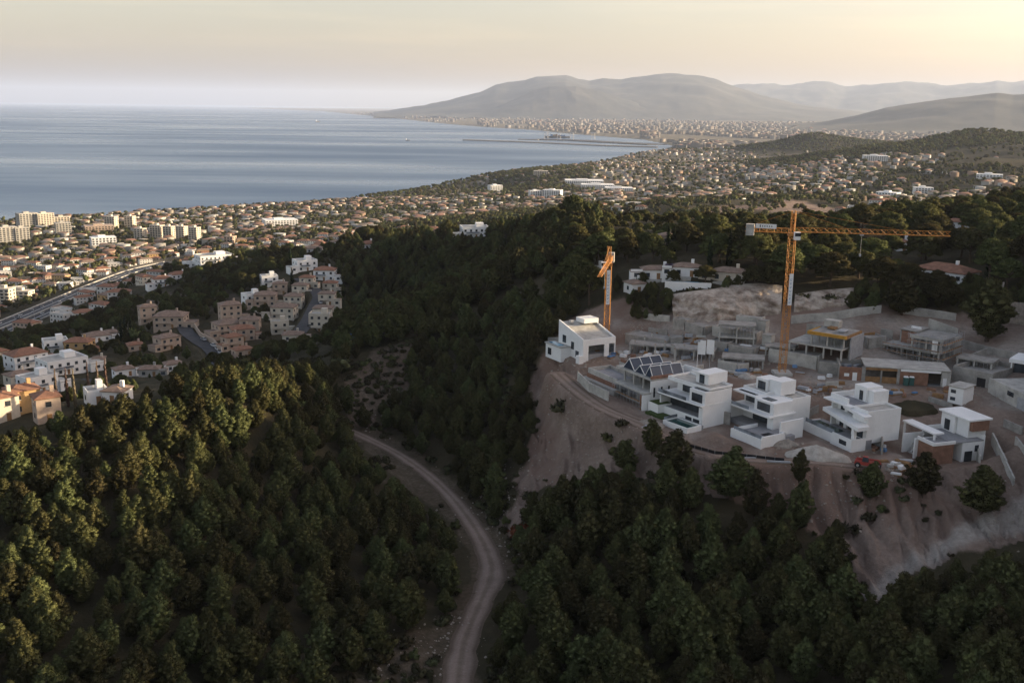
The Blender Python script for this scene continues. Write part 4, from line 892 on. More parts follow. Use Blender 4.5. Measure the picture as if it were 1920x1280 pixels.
WALLS = [
 ("short pale retaining wall on the upper left bank of the site", [(1207, 598), (1255, 603)], 1.8, 'concrete_pale'),
 ("tall square concrete wall at the foot of the rock face's left end", [(1261, 618), (1283, 619)], 3.3, 'concrete'),
 ("stepped concrete wall below the left part of the rock face", [(1284, 621), (1317, 631)], 2.8, 'concrete'),
 ("white-faced retaining wall in the middle of the upper terrace", [(1335, 629), (1371, 635)], 2.7, 'concrete_pale'),
 ("grey retaining wall beside the white-faced one on the upper terrace", [(1373, 635), (1414, 644)], 2.7, 'concrete'),
 ("pale wall directly under the right part of the rock face", [(1380, 611), (1422, 616)], 3.0, 'concrete_pale'),
 ("ribbed grey wall in the middle terrace left of the tall crane", [(1366, 668), (1410, 678)], 3.4, 'concrete'),
 ("long pale wall running behind the tall crane's foot", [(1441, 678), (1530, 693)], 3.6, 'concrete_pale'),
 ("long grey shed-like wall across the yard left of centre", [(1172, 645), (1246, 656)], 3.0, 'concrete'),
 ("short grey wall at the end of the long shed-like wall", [(1257, 655), (1278, 652)], 3.2, 'concrete'),
 ("long low boundary wall along the top of the site under the pines", [(1484, 607), (1520, 603), (1560, 601), (1605, 593), (1652, 587)], 2.3, 'concrete_pale'),
 ("right-hand boundary wall below the dark pines", [(1692, 588), (1740, 594), (1792, 602)], 2.2, 'concrete_pale'),
 ("grey bank wall curving below the big dark pine on the right", [(1800, 650), (1845, 662), (1890, 672), (1935, 680)], 2.0, 'concrete'),
 ("slanting pale block wall behind the scaffolded shell", [(1740, 614), (1795, 634)], 2.6, 'concrete_pale'),
 ("low grey wall between the second and third white villas", [(1500, 792), (1535, 775)], 2.2, 'concrete'),
 ("grey rendered wall left of the stacked villa's terrace", [(1338, 790), (1368, 797)], 3.0, 'concrete'),
 ("rough concrete wall between the wedge-balcony villa and the brick-block villa", [(1655, 852), (1652, 822), (1660, 812)], 2.4, 'concrete'),
 ("left kerb wall of the excavated entrance ramp", [(1838, 868), (1830, 830), (1818, 795)], 1.6, 'concrete_pale'),
 ("long pale wall down the middle of the excavated entrance ramp", [(1902, 908), (1880, 860), (1862, 822)], 1.4, 'concrete_pale'),
 ("pale wall at the outer end of the entrance ramp", [(1925, 855), (1905, 830)], 1.5, 'concrete_pale'),
 ("small pale block wall on the left shoulder of the site above the slope", [(1027, 645), (1048, 645)], 2.0, 'concrete_pale'),
 ("grey basement wall below the white-faced terrace wall", [(1330, 655), (1362, 662)], 2.8, 'concrete'),
 ("broken grey wall end on the middle terrace right of the billboard", [(1345, 690), (1380, 697)], 2.2, 'concrete_pale'),
 ("low block wall behind the loggia villa's rear terrace", [(1262, 690), (1300, 698)], 1.6, 'concrete_pale'),
 ("grey wall stub on the upper left terrace behind the shed-like wall", [(1215, 625), (1250, 630)], 1.8, 'concrete'),
 ("stepped wall under the yellow formwork shell", [(1535, 700), (1570, 704)], 3.2, 'concrete'),
 ("pale footing wall left of the brick shell", [(1548, 728), (1572, 726)], 1.6, 'concrete_pale'),
 ("rough block wall in front of the brick shell's left end", [(1560, 742), (1598, 746)], 1.8, 'concrete_pale'),
 ("grey wall behind the scaffolded shell's left corner", [(1628, 655), (1660, 650)], 3.0, 'concrete'),
 ("brown shored bank wall between the two concrete shells", [(1612, 640), (1640, 636)], 2.0, 'timber'),
 ("long wall bounding the yard below the big dark pine", [(1795, 690), (1830, 676), (1850, 668)], 2.2, 'concrete'),
 ("low wall between the yard and the small white hut", [(1740, 752), (1785, 765)], 1.2, 'concrete'),
 ("retaining wall on the right of the entrance ramp's upper end", [(1880, 800), (1915, 815)], 1.8, 'concrete'),
 ("curved concrete wall at the left foot of the rooflight villa", [(1082, 714), (1105, 735), (1140, 752)], 2.4, 'concrete_pale'),
]
DECKS = {3: 5, 4: 5, 5: 4, 6: 6, 7: 5, 8: 7, 9: 5, 2: 4, 1: 5, 21: 5, 22: 4, 23: 4, 25: 4, 28: 5}
for k, (lb, pts, h, mt) in enumerate(WALLS): wall_px("retaining_wall", lb, pts, h, mat=mt, deck=DECKS.get(k, 0))
wall_px("stone_wall", "tall stone-faced terrace wall under the pines at the right edge", [(1868, 600), (1900, 606), (1960, 612)], 6.0, .5, 'rubble', None)
wall_px("stone_wall", "short return of the stone-faced terrace wall at the right edge", [(1868, 600), (1880, 560)], 5.0, .5, 'rubble', None)
for px, py, sx, sy, h, lb in ((1431, 622, 2.4, 2.2, 3.2, "square white stair tower standing on the upper terrace"), (1440, 646, 2.6, 2.4, 2.8, "square white block in front of the white stair tower"), (1268, 664, 2.4, 2.2, 2.6, "grey formwork box in the yard by the shed-like wall")):
    p = ghit(px, py); t = thing("stair_tower" if px < 1435 and px > 1300 else "concrete_box", lb, "tower" if px < 1435 and px > 1300 else "block", tuple(p), R(-40))
    Geo().box(-sx / 2, sx / 2, -sy / 2, sy / 2, -1, h).build("wall", 'concrete_pale', t); Geo().box(-sx / 2 - .1, sx / 2 + .1, -sy / 2 - .1, sy / 2 + .1, h, h + .2).build("cap", 'concrete', t)
# loose columns standing in the yard
for k, (px, py) in enumerate([(1208, 652), (1228, 668), (1246, 662), (1265, 676), (1282, 668), (1222, 645), (1190, 660), (1254, 650)]):
    p = ghit(px, py); t = thing("concrete_column", "bare concrete column standing in the open yard behind the rooflight villa", "column", tuple(p), 0, "starter columns in the yard")
    Geo().box(-.2, .2, -.2, .2, -.5, 3.0).build("shaft", 'concrete_pale', t); g = Geo(); [g.bar((x, y, 3.0), (x, y, 3.6), .02) for x in (-.13, .13) for y in (-.13, .13)]; g.build("rebar", 'timber', t)
# site billboard and mixing mast
p = ghit(1322, 690); t = thing("site_billboard", "pair of tall white boards on steel posts beside the loggia villa", "billboard", tuple(p), R(-20))
for k, x in enumerate((-1.1, 1.1)):
    Geo().box(x - .95, x + .95, -.06, .06, 3.6 + k * .3, 7.4 + k * .3).build("board", 'white', t); g = Geo(); g.bar((x, 0, -.5), (x, 0, 3.6 + k * .3), .09, 6); g.build("post", 'steel', t)
p = ghit(1306, 700); t = thing("flood_light_mast", "thin white mast standing behind the loggia villa", "mast", tuple(p), 0)
g = Geo(); g.bar((0, 0, -.5), (0, 0, 8.5), .08, 6); g.build("post", 'white', t); Geo().box(-.5, .5, -.1, .1, 8.4, 8.9).build("lamp_head", 'steel', t)

# ================================================================== tower cranes
def lattice(g, a, b, w, n, r=.07, tri=False, d=.05):
    a, b = Vector(a), Vector(b); ax = (b - a).normalized(); up = Vector((0, 0, 1))
    if abs(ax.z) > .9: e1, e2 = Vector((1, 0, 0)), Vector((0, 1, 0))
    else: e1 = ax.cross(up).normalized(); e2 = up
    cs = [(-e1 - e2) * w / 2, (e1 - e2) * w / 2, (e1 + e2) * w / 2, (-e1 + e2) * w / 2] if not tri else [-e1 * w / 2, e1 * w / 2, e2 * w * 1.05]
    m = len(cs)
    for c in cs: g.bar(a + c, b + c, r)
    for k in range(n):
        p, q = a + (b - a) * (k / n), a + (b - a) * ((k + 1) / n)
        for i in range(m):
            c0, c1 = cs[i], cs[(i + 1) % m]
            g.bar(p + (c0 if k % 2 else c1), q + (c1 if k % 2 else c0), d)
            if not tri: g.bar(p + c0, p + c1, d)
def tower_crane(label, base, mast_h, tip, back, apex, banner, sign):
    base = np.array(base); r = thing("tower_crane", label, "crane", tuple(base), 0, "tower cranes of the building site")
    g = Geo(); g.box(-2.2, 2.2, -2.2, 2.2, -.6, .5); g.build("foundation", 'concrete_pale', r)
    g = Geo(); lattice(g, (0, 0, .5), (0, 0, mast_h), 1.5, int(mast_h / 1.5), .08, d=.045); g.build("mast", 'crane', r)
    g = Geo(); g.box(-1.0, 1.0, -1.0, 1.0, mast_h, mast_h + .7); g.build("slewing_ring", 'crane', r)
    zj = mast_h + 1.0; d = np.array([tip[0], tip[1]]) - base[:2]; L = np.linalg.norm(d); d = d / L
    tz = tip[2] - base[2] - zj
    g = Geo(); lattice(g, (d[0] * .9, d[1] * .9, zj), (d[0] * L, d[1] * L, zj + tz), 1.05, int(L / 1.3), .065, tri=True, d=.04); g.build("jib", 'crane', r)
    g = Geo(); lattice(g, (-d[0] * .9, -d[1] * .9, zj + .2), (-d[0] * back, -d[1] * back, zj + .2), 1.1, 6, .08, d=.05); cj = g.build("counter_jib", 'crane', r)
    Vb = Vector((-d[0] * (back - 1.2), -d[1] * (back - 1.2), zj + .3)); n = Vector((d[1], -d[0], 0)); dd = Vector((d[0], d[1], 0))
    g = Geo(); g.add([Vb + dd * x * 1.0 + n * y * .8 + Vector((0, 0, z)) for z in (-1.6, 1.2) for x, y in ((-1, -1), (1, -1), (1, 1), (-1, 1))], [(0, 3, 2, 1), (4, 5, 6, 7), (0, 1, 5, 4), (1, 2, 6, 5), (2, 3, 7, 6), (3, 0, 4, 7)]); g.build("counterweight", 'concrete_pale', r)
    g = Geo(); lattice(g, (0, 0, mast_h + .7), (0, 0, mast_h + apex), .9, 4, .09, d=.05); g.build("tower_head", 'crane', r)
    top = (0, 0, mast_h + apex)
    for f, s in ((.35, 1), (.68, 1)):
        g = Geo(); g.bar(top, (d[0] * L * f, d[1] * L * f, zj + tz * f + 1.2), .035); g.build("pendant_bar", 'crane', r)
    g = Geo(); g.bar(top, (-d[0] * (back - .5), -d[1] * (back - .5), zj + .7), .035); g.build("pendant_bar", 'crane', r)
    g = Geo(); c = Vector((d[0] * 1.2, d[1] * 1.2, mast_h + .1)) + n * 1.3; g.box(c.x - .7, c.x + .7, c.y - .7, c.y + .7, c.z - .9, c.z + 1.0); cb = g.build("cab", 'white', r)
    g = Geo(); g.box(c.x - .72, c.x + .72, c.y - .74, c.y - .701, c.z, c.z + .85); g.build("pane", 'glass', cb)
    g = Geo(); tx = L * .45; g.box(d[0] * tx - .4, d[0] * tx + .4, d[1] * tx - .4, d[1] * tx + .4, zj + tz * .45 - .5, zj + tz * .45 - .1); tr = g.build("trolley", 'steel', r)
    g = Geo(); g.bar((d[0] * tx, d[1] * tx, zj + tz * .45 - .5), (d[0] * tx, d[1] * tx, zj + tz * .45 - 5), .03); g.box(d[0] * tx - .2, d[0] * tx + .2, d[1] * tx - .2, d[1] * tx + .2, zj + tz * .45 - 5.6, zj + tz * .45 - 5); g.build("hook", 'steel', tr)
    if banner:
        h0, h1, sx = banner
        bn = Geo().box(sx - .5, sx + .5, -.97, -.92, h0, h1).build("banner", 'white', r)
        k = h0 + .5
        while k < h1 - .9:
            g = Geo(); g.box(sx - .22, sx + .22, -.985, -.975, k, k + .12); g.box(sx - .22, sx - .10, -.985, -.975, k + .14, k + .5); g.box(sx + .08, sx + .2, -.985, -.975, k + .3, k + .6); g.build("letter", 'blue', bn); k += .95
    if sign:
        a, b = back * .34, back * .78; m = (a + b) / 2; p = Vector((-d[0] * m, -d[1] * m, zj + 1.15)) + n * (.62 if n.y < 0 else -.62)
        g = Geo(); e = dd * (b - a) / 2; w3 = Vector((0, 0, .55)); q = n * .04
        g.add([p + s1 * e + s3 * w3 + s2 * q for s3 in (-1, 1) for s1, s2 in ((-1, -1), (1, -1), (1, 1), (-1, 1))], [(0, 3, 2, 1), (4, 5, 6, 7), (0, 1, 5, 4), (1, 2, 6, 5), (2, 3, 7, 6), (3, 0, 4, 7)]); sg = g.build("sign_board", 'white', r)
        for k in range(6):
            g = Geo(); c = p + e * (-.55 + k * .22) + (n * .06 if n.y < 0 else -n * .06); hh = .3 if k == 0 else .17
            g.add([c + dd * x * .11 + Vector((0, 0, z * hh)) for x, z in ((-1, -1), (1, -1), (1, 1), (-1, 1))], [(0, 1, 2, 3)]); g.build("letter", 'black', sg)
    return r
b1 = Pz(1466, 699, 159.6); b1[2] = float(zat(b1[0], b1[1])) + .2
zj1 = b1[2] + 36.6
tower_crane("tall orange tower crane with long jib reaching right across the pines", b1, 35.4, Pz(1782, 443, zj1 + .4), 11.5, 6.2, (18, 26, .35), True)
b2 = Pz(1136, 652, 158.2); b2[2] = float(zat(b2[0], b2[1])) + .2
tower_crane("shorter orange tower crane with jib pointing at the viewer beside the pale villa", b2, 23.5, Pz(1124, 519, b2[2] + 24.6), 10, 5.4, (12.5, 22.3, 0.0), False)

# ================================================================== rock cut behind the site
def rock_face(label, base, top, lift):
    nb = 110; nt_ = 30
    def res(P):
        P = np.array(P); s = np.concatenate([[0], np.cumsum(np.linalg.norm(np.diff(P, axis=0), axis=1))]); t = np.linspace(0, s[-1], nb)
        return np.stack([np.interp(t, s, P[:, i]) for i in range(3)], 1)
    B, T = res([ghit(x, y) for x, y in base]), res([ghit(x, y) for x, y in top])
    T[:, 2] += lift; B[:, 2] -= .8
    vs = np.zeros((nt_, nb, 3))
    for k in range(nt_):
        t = k / (nt_ - 3) if k < nt_ - 2 else 1.0
        f = min(t, 1)
        p = B + (T - B) * np.array([f ** 1.6, f ** 1.6, f ** .8])
        n = np.stack([T[:, 1] * 0 - .25, T[:, 1] * 0 - 1, T[:, 1] * 0 + .2], 1)
        a = fbm(p[:, 0] / 5 + p[:, 2] * .3, p[:, 2] / 4, 4, 77) * 6.0 + np.abs(fbm(p[:, 0] / 2.6, p[:, 2] / 2.2, 4, 79)) * 3.4 + (vnoise(p[:, 2] * .9 + p[:, 0] * .05, p[:, 0] * .1, 4) - .5) * 1.6
        p = p + n * a[:, None] * math.sin(math.pi * min(f, .93)) 
        if k >= nt_ - 2: p = p + np.array([.5, 3.0, -.5]) * (k - nt_ + 3)
        vs[k] = p
    id_ = np.arange(nt_ * nb).reshape(nt_, nb); q = np.stack([id_[:-1, :-1], id_[:-1, 1:], id_[1:, 1:], id_[1:, :-1]], -1).reshape(-1, 4)
    o = link(bpy.data.objects.new("rock_face", np_mesh("rock_face", vs.reshape(-1, 3), q, 'rock', smooth=False))); tag(o, kind="structure")
rock_face("", [(1262, 600), (1290, 602), (1330, 606), (1372, 598), (1420, 592), (1464, 588)], [(1258, 566), (1300, 560), (1340, 556), (1372, 548), (1420, 545), (1466, 550)], 2.4)
rock_face("", [(1488, 585), (1540, 580), (1600, 572)], [(1490, 560), (1540, 553), (1600, 548)], 1.4)

# ================================================================== heaps, rubble, machines
def heap(label, px, py, rad, h, mat, seed, name="gravel_heap", sq=.7):
    p = ghit(px, py); n = 28; m = 9; vs = [(0, 0, h)]; 
    for i in range(1, m + 1):
        for k in range(n):
            t = 2 * math.pi * k / n; rr = rad * i / m * (1 + .18 * math.sin(t * 2 + seed) + .1 * math.sin(t * 5 + seed * 2)); z = h * (1 - i / m) ** 1.1 + .25 * float(fbm(np.array([math.cos(t) * i * .5 + seed]), np.array([math.sin(t) * i * .5]), 3, seed)[0]) * h - (1.0 if i == m else 0)
            vs.append((rr * math.cos(t), rr * math.sin(t) * sq, z))
    fs = [(0, 1 + k, 1 + (k + 1) % n) for k in range(n)] + [(1 + (i - 1) * n + k, 1 + i * n + k, 1 + i * n + (k + 1) % n, 1 + (i - 1) * n + (k + 1) % n) for i in range(1, m) for k in range(n)]
    g = Geo(); g.add(vs, fs); o = g.build(name, mat, None, True, tuple(p), R(-20)); tag(o, label, "heap"); return o
heap("pale gravel heap at the road in front of the wedge-balcony villa", 1530, 852, 6.2, 2.3, 'gravel', 1)
heap("grey rubble heap beside the stacked villa's terrace", 1478, 836, 3.6, 1.7, 'rubble', 2, "rubble_heap")
heap("brown stone heap left of the small green pool", 1222, 795, 3.4, 1.4, 'rubble', 3, "rubble_heap")
heap("pale sand heap in the middle of the upper yard", 1400, 705, 3.2, 1.0, 'gravel', 4)
heap("reddish earth heap behind the wedge-balcony villa", 1715, 762, 6.5, 1.6, 'ground', 5, "earth_heap")
def rocks(name, spots, n, smin, smax, mat, seed, label=None):
    rr = np.random.default_rng(seed); g = Geo()
    base = [(-1, -.6, 0), (.2, -1, .1), (1, -.3, -.1), (.7, .8, .05), (-.5, .9, -.1), (-.2, 0, .9), (.3, .1, .75)]
    fs = [(0, 1, 5), (1, 2, 6), (1, 6, 5), (2, 3, 6), (3, 4, 5), (3, 5, 6), (4, 0, 5), (0, 4, 3, 2, 1)]
    for k in range(n):
        (px, py, rx, ry) = spots[rr.integers(len(spots))]
        p = ghit(px + rr.normal() * rx, py + rr.normal() * ry); s = smin + (smax - smin) * rr.random() ** 3; a = rr.random() * 6.28
        if math.hypot(p[0], p[1]) > 330: continue
        sc = rr.uniform(.6, 1.3, 3) * s
        vs = [((x * math.cos(a) - y * math.sin(a)) * sc[0] + p[0], (x * math.sin(a) + y * math.cos(a)) * sc[1] + p[1], z * sc[2] + p[2]) for x, y, z in base]
        g.add(vs, fs)
    return tag(g.build(name, mat), kind="stuff")
rocks("loose_stones", [(1600, 930, 60, 25), (1560, 950, 40, 20), (1900, 960, 40, 30), (1050, 760, 30, 40), (1150, 830, 50, 30), (960, 940, 20, 40), (1000, 880, 30, 30), (840, 1180, 40, 30), (760, 1240, 60, 25), (940, 1000, 15, 40), (690, 790, 40, 30), (900, 960, 30, 30), (1100, 870, 50, 30), (820, 700, 50, 40), (1450, 900, 80, 15)], 1800, .06, .4, 'rubble', 5)
rocks("site_rubble", [(1478, 835, 12, 8), (1222, 795, 12, 8), (1640, 800, 25, 15), (1400, 690, 40, 12), (1520, 725, 40, 10), (1260, 640, 40, 12), (1220, 615, 30, 10), (1620, 845, 25, 15), (1680, 880, 15, 10), (1300, 650, 40, 10), (1330, 610, 50, 8), (1560, 745, 30, 12), (1820, 745, 40, 12), (1100, 690, 20, 20), (1060, 680, 20, 20), (1420, 660, 40, 8)], 2200, .08, .5, 'rubble', 6)
# pallets, tarps and building material stacked in the yard
STK = [('tarp', 1300, 668, 1.6, 1.0, .9), ('tarp', 1286, 672, 2.2, .9, .5), ('tarp', 1244, 658, 1.4, 1, .6), ('carwhite', 1540, 712, 1.8, 1.2, .9), ('carwhite', 1555, 708, 1.2, 1, 1), ('brick', 1590, 750, 1.2, 1, 1.1), ('brick', 1640, 755, 1.2, 1, 1), ('timber', 1420, 700, 2.4, .8, .5), ('timber', 1240, 625, 3, .6, .4),
       ('carwhite', 1690, 880, 1.6, 1.2, .9), ('carwhite', 1676, 872, 1.3, 1, .8), ('carwhite', 1702, 868, 1.2, 1, .7), ('carwhite', 1680, 890, 2.2, .9, .5), ('steel', 1500, 700, 2.4, .7, .4), ('steel', 1340, 700, 2, .8, .5), ('blue', 1490, 690, 1.2, .9, .9), ('timber', 1655, 865, 2.4, .7, .4), ('brick', 1560, 735, 1.2, 1, 1), ('concrete_pale', 1600, 735, 2.6, 1, .7),
       ('carwhite', 1830, 705, 1.4, 1, .7), ('tarp', 1842, 702, 1.5, 1, .6), ('steel', 1170, 668, 2, 1, .5), ('tarp', 1150, 664, 1.6, 1, .6), ('timber', 1120, 662, 1.4, 1.2, .8), ('steel', 1460, 868, 5, .6, .5), ('steel', 1400, 860, 4, .6, .4), ('black', 1365, 852, 3, .5, .4), ('steel', 1210, 800, 3, .6, .3)]
r7 = random.Random(11)
for zx, zy, sx, sy, n7 in ((1250, 668, 50, 8, 16), (1400, 698, 40, 8, 12), (1540, 730, 40, 10, 12), (1660, 735, 60, 8, 12), (1300, 640, 60, 8, 12), (1640, 830, 20, 18, 10), (1780, 735, 40, 10, 10), (1400, 655, 40, 6, 10), (1160, 668, 30, 6, 8), (1590, 690, 30, 6, 6), (1690, 870, 25, 10, 8)):
    for _ in range(n7): STK.append((r7.choice(['timber', 'steel', 'brick', 'concrete_pale', 'carwhite', 'tarp', 'timber', 'steel']), zx + r7.uniform(-sx, sx), zy + r7.uniform(-sy, sy), r7.uniform(1, 3.4), r7.uniform(.6, 1.3), r7.uniform(.35, 1.1)))
CN = {'tarp': "blue covered", 'carwhite': "white wrapped", 'brick': "red brick", 'timber': "brown timber", 'steel': "grey steel", 'blue': "blue", 'concrete_pale': "pale block", 'black': "black pipe"}
WHERE = lambda px, py: ("beside the slope track below the villas" if py > 845 and px < 1600 else "near the red machine by the brick-block villa" if py > 845 else "in the yard behind the rooflight villa" if px < 1350 and py < 760 else "in the yard near the tall crane's foot" if px < 1560 else "on the roof yard at the right" if px > 1800 else "behind the wedge-balcony villa" if py > 720 else "along the track under the rooflight villa")
for k, (mt, px, py, a, b, h) in enumerate(STK):
    p = ghit(px, py); t = thing("material_stack", CN[mt] + " stack of building material " + WHERE(px, py), "stack", tuple(p), random.uniform(-1, 1), "building material stacked on the site")
    Geo().box(-a / 2 - .05, a / 2 + .05, -b / 2 - .05, b / 2 + .05, -.15, .14).build("pallet", 'timber', t)
    o = Geo().box(-a / 2, a / 2, -b / 2, b / 2, .14, h, (-a / 2 + .05, a / 2 - .08, -b / 2 + .06, b / 2 - .04)).build("load", mt, t); bevel(o, .06, 2)
# red telescopic handler
p = ghit(1622, 876); t = thing("telescopic_handler", "red telescopic handler parked on the track below the wedge-balcony villa", "vehicle", tuple(p), R(-28))
o = Geo().box(-2.2, 2.0, -.9, .9, .7, 1.5, (-2.1, 1.9, -.8, .8)).build("body", 'red', t); bevel(o, .08, 2)
Geo().box(-.6, .7, -.9, -.05, 1.5, 2.5, (-.5, .5, -.85, -.1)).build("cab", 'glass', t); Geo().box(-.5, .5, -.85, -.1, 2.5, 2.6).build("cab_roof", 'red', t)
g = Geo(); g.bar((-1.9, .35, 1.7), (2.6, .35, 1.9), .2); g.bar((2.6, .35, 1.9), (3.1, .35, 1.0), .16); g.build("boom", 'red', t); Geo().box(3.0, 3.15, -.5, 1.2, .3, 1.1).build("fork_carriage", 'black', t)
for x in (-1.4, 1.3):
    for y in (-.95, .95):
        g = Geo(); g.bar((x, y - .2, .6), (x, y + .2, .6), .62, 14); w = g.build("wheel", 'black', t); g = Geo(); g.bar((x, y - .22, .6), (x, y + .22, .6), .28, 10); g.build("rim", 'concrete_pale', w)
# long pipes and fence on the outer edge of the site
for k, pts in enumerate(([(1290, 838), (1340, 852), (1400, 858), (1470, 866)],)):
    t = thing("safety_fence", "low dark net fence along the outer edge of the site track", "fence", tuple(ghit(*pts[0])), 0); b0 = ghit(*pts[0])
    for (x0, y0), (x1, y1) in zip(pts[:-1], pts[1:]):
        for q in range(4):
            a, b = ghit(x0 + (x1 - x0) * q / 4, y0 + (y1 - y0) * q / 4) - b0, ghit(x0 + (x1 - x0) * (q + 1) / 4, y0 + (y1 - y0) * (q + 1) / 4) - b0
            g = Geo(); g.bar(tuple(a + [0, 0, -.2]), tuple(a + [0, 0, 1.0]), .04); g.build("post", 'steel', t)
            g = Geo(); n = np.array([0, .03, 0]); g.add([a + [0, 0, .15], b + [0, 0, .15], b + [0, 0, .85], a + [0, 0, .85], a + n + [0, 0, .15], b + n + [0, 0, .15], b + n + [0, 0, .85], a + n + [0, 0, .85]], [(0, 1, 2, 3), (7, 6, 5, 4), (0, 4, 5, 1), (3, 2, 6, 7)]); g.build("net", 'black', t)

# ================================================================== houses outside the site
OCC = []   # (x, y, radius) of built things, so that trees keep clear
def keep(p, r): OCC.append((p[0], p[1], r))
for k in PLOTS:
    o, ph = frame_of(k); u0, u1, v0, v1 = PLOTS[k][3]; c, s = math.cos(ph), math.sin(ph); um, vm = (u0 + u1) / 2, (v0 + v1) / 2
    keep((o[0] + um * c - vm * s, o[1] + um * s + vm * c), max(u1 - u0, v1 - v0) * .6)
WIN = Geo().box(-.5, .5, -.06, .04, 0, 1).mesh("window", 'glass')
SIL = Geo().box(-.6, .6, -.16, .0, -.1, 0).mesh("sill", 'concrete_pale')
DOOR = Geo().box(-.5, .5, -.05, .04, 0, 1).mesh("door", 'timber')
WM = {'tw': 'town_white', 'white': 'white', 'cream': 'offwhite', 'ochre': 'ochre', 'pink': 'pink', 'blue': 'blue', 'grey': 'concrete_pale'}
def put(me, name, parent, loc, sc=(1, 1, 1), rz=0):
    o = link(bpy.data.objects.new(name, me), parent); o.location = loc; o.scale = sc; o.rotation_euler = (0, 0, rz); return o
def house(label, p, rz, W, Dp, st, wall, roof, detail=2, name="house", cat="house", group=None, chimney=True, sink=2.5):
    t = thing(name, label, cat, (p[0], p[1], p[2]), rz, group); h = st * 2.95; keep(p, max(W, Dp) * .62)
    rm = {'t': 'terracotta', 'w': 'tile_grey', 'f': None, 'c': None}[roof]
    ww = WM[wall]
    Geo().box(-W / 2, W / 2, -Dp / 2, Dp / 2, -sink, h).build("wall", ww, t)
    if rm:
        ro = Geo().hip(-W / 2, W / 2, -Dp / 2, Dp / 2, h, min(W, Dp) * .2).build("roof", rm, t)
        if chimney: Geo().box(W * .18, W * .18 + .9, -.4, .4, h + .3, h + min(W, Dp) * .2 + 1.3).build("chimney", ww, ro)
    else:
        ro = Geo().box(-W / 2 + .25, W / 2 - .25, -Dp / 2 + .25, Dp / 2 - .25, h, h + .08).build("roof", 'concrete_pale' if roof == 'f' else 'tile_grey', t)
        for q in ((-W / 2, W / 2, -Dp / 2, -Dp / 2 + .25), (-W / 2, W / 2, Dp / 2 - .25, Dp / 2), (-W / 2, -W / 2 + .25, -Dp / 2 + .25, Dp / 2 - .25), (W / 2 - .25, W / 2, -Dp / 2 + .25, Dp / 2 - .25)):
            if detail > 0: Geo().box(*q, h, h + .7).build("parapet", ww, t)
        if detail > 1: Geo().box(W * .05, W * .32, -Dp * .1, Dp * .3, h + .08, h + 2.5).build("stair_house", ww, t)
    if detail > 1 and W > 7 and cat == "house":
        sg = 1 if int(abs(p[0] * 7 + p[1] * 3)) % 2 else -1; a_, b_ = sorted((sg * W / 2 * 1.02, sg * (W / 2 + W * .38))); hw = 2.9 if st > 1 else 2.4; y1 = Dp * .2
        wg = Geo().box(a_, b_, -Dp * .62, y1, -sink, hw).build("wing", ww, t); Geo().box(a_ - .1, b_ + .1, -Dp * .62 - .1, y1 + .1, hw, hw + .18).build("wing_roof", rm or 'concrete_pale', wg)
        put(WIN, "window", wg, ((a_ + b_) / 2, -Dp * .62 - .01, .9), (1.6, 1, 1.3)); Geo().box(a_, b_, -Dp * .62, -Dp * .62 + .15, hw + .18, hw + .95).build("parapet", ww, wg)
        bal = Geo().box(-W * .38, W * .1, -Dp / 2 - 1.3, -Dp / 2 - .02, 2.75, 2.95).build("balcony", ww, t) if st > 1 else Geo().box(-W * .4, W * .25, -Dp / 2 - 2.4, -Dp / 2 - .02, -sink, .15).build("terrace", 'concrete_pale', t)
        if st > 1: Geo().box(-W * .38, W * .1, -Dp / 2 - 1.3, -Dp / 2 - 1.22, 2.95, 3.85).build("railing", 'balustrade' if wall == 'white' else ww, bal)
    if detail > 0:
        for f in range(st):
            z = f * 2.95 + .9
            n = max(1, int(W / 3.2))
            for k in range(n):
                x = -W / 2 + W * (k + .5) / n
                if f == 0 and k == n // 2: put(DOOR, "door", t, (x, -Dp / 2 - .01, 0), (1.1, 1, 2.1))
                else:
                    w = put(WIN, "window", t, (x, -Dp / 2 - .01, z), (1.25, 1, 1.25))
                    if detail > 1: put(SIL, "sill", w, (0, 0, 0))
            for s in ((-1, 1) if detail > 1 else (1,)):
                n2 = max(1, int(Dp / 4))
                for k in range(n2):
                    put(WIN, "window", t, (s * (W / 2 + .01), -Dp / 2 + Dp * (k + .5) / n2, z), (1.1, 1, 1.2), s * math.pi / 2)
    return t, h
def hx(label, px, py, wpx, wall, roof, st, ang, dr=.75, detail=2, **kw):
    p = ghit(px, py); d = math.sqrt(p[0] ** 2 + p[1] ** 2 + (H - p[2]) ** 2); W = max(wpx * d / F * .92, 5); Dp = max(min(W * dr, 16), 5.5)
    c = p + np.array([p[0], p[1], 0]) / math.hypot(p[0], p[1]) * Dp * .45; c[2] = p[2]
    az_ = -math.atan2(p[0], p[1])
    return house(label, c, az_ + R(ang), W, Dp, st, wall, roof, detail, **kw)
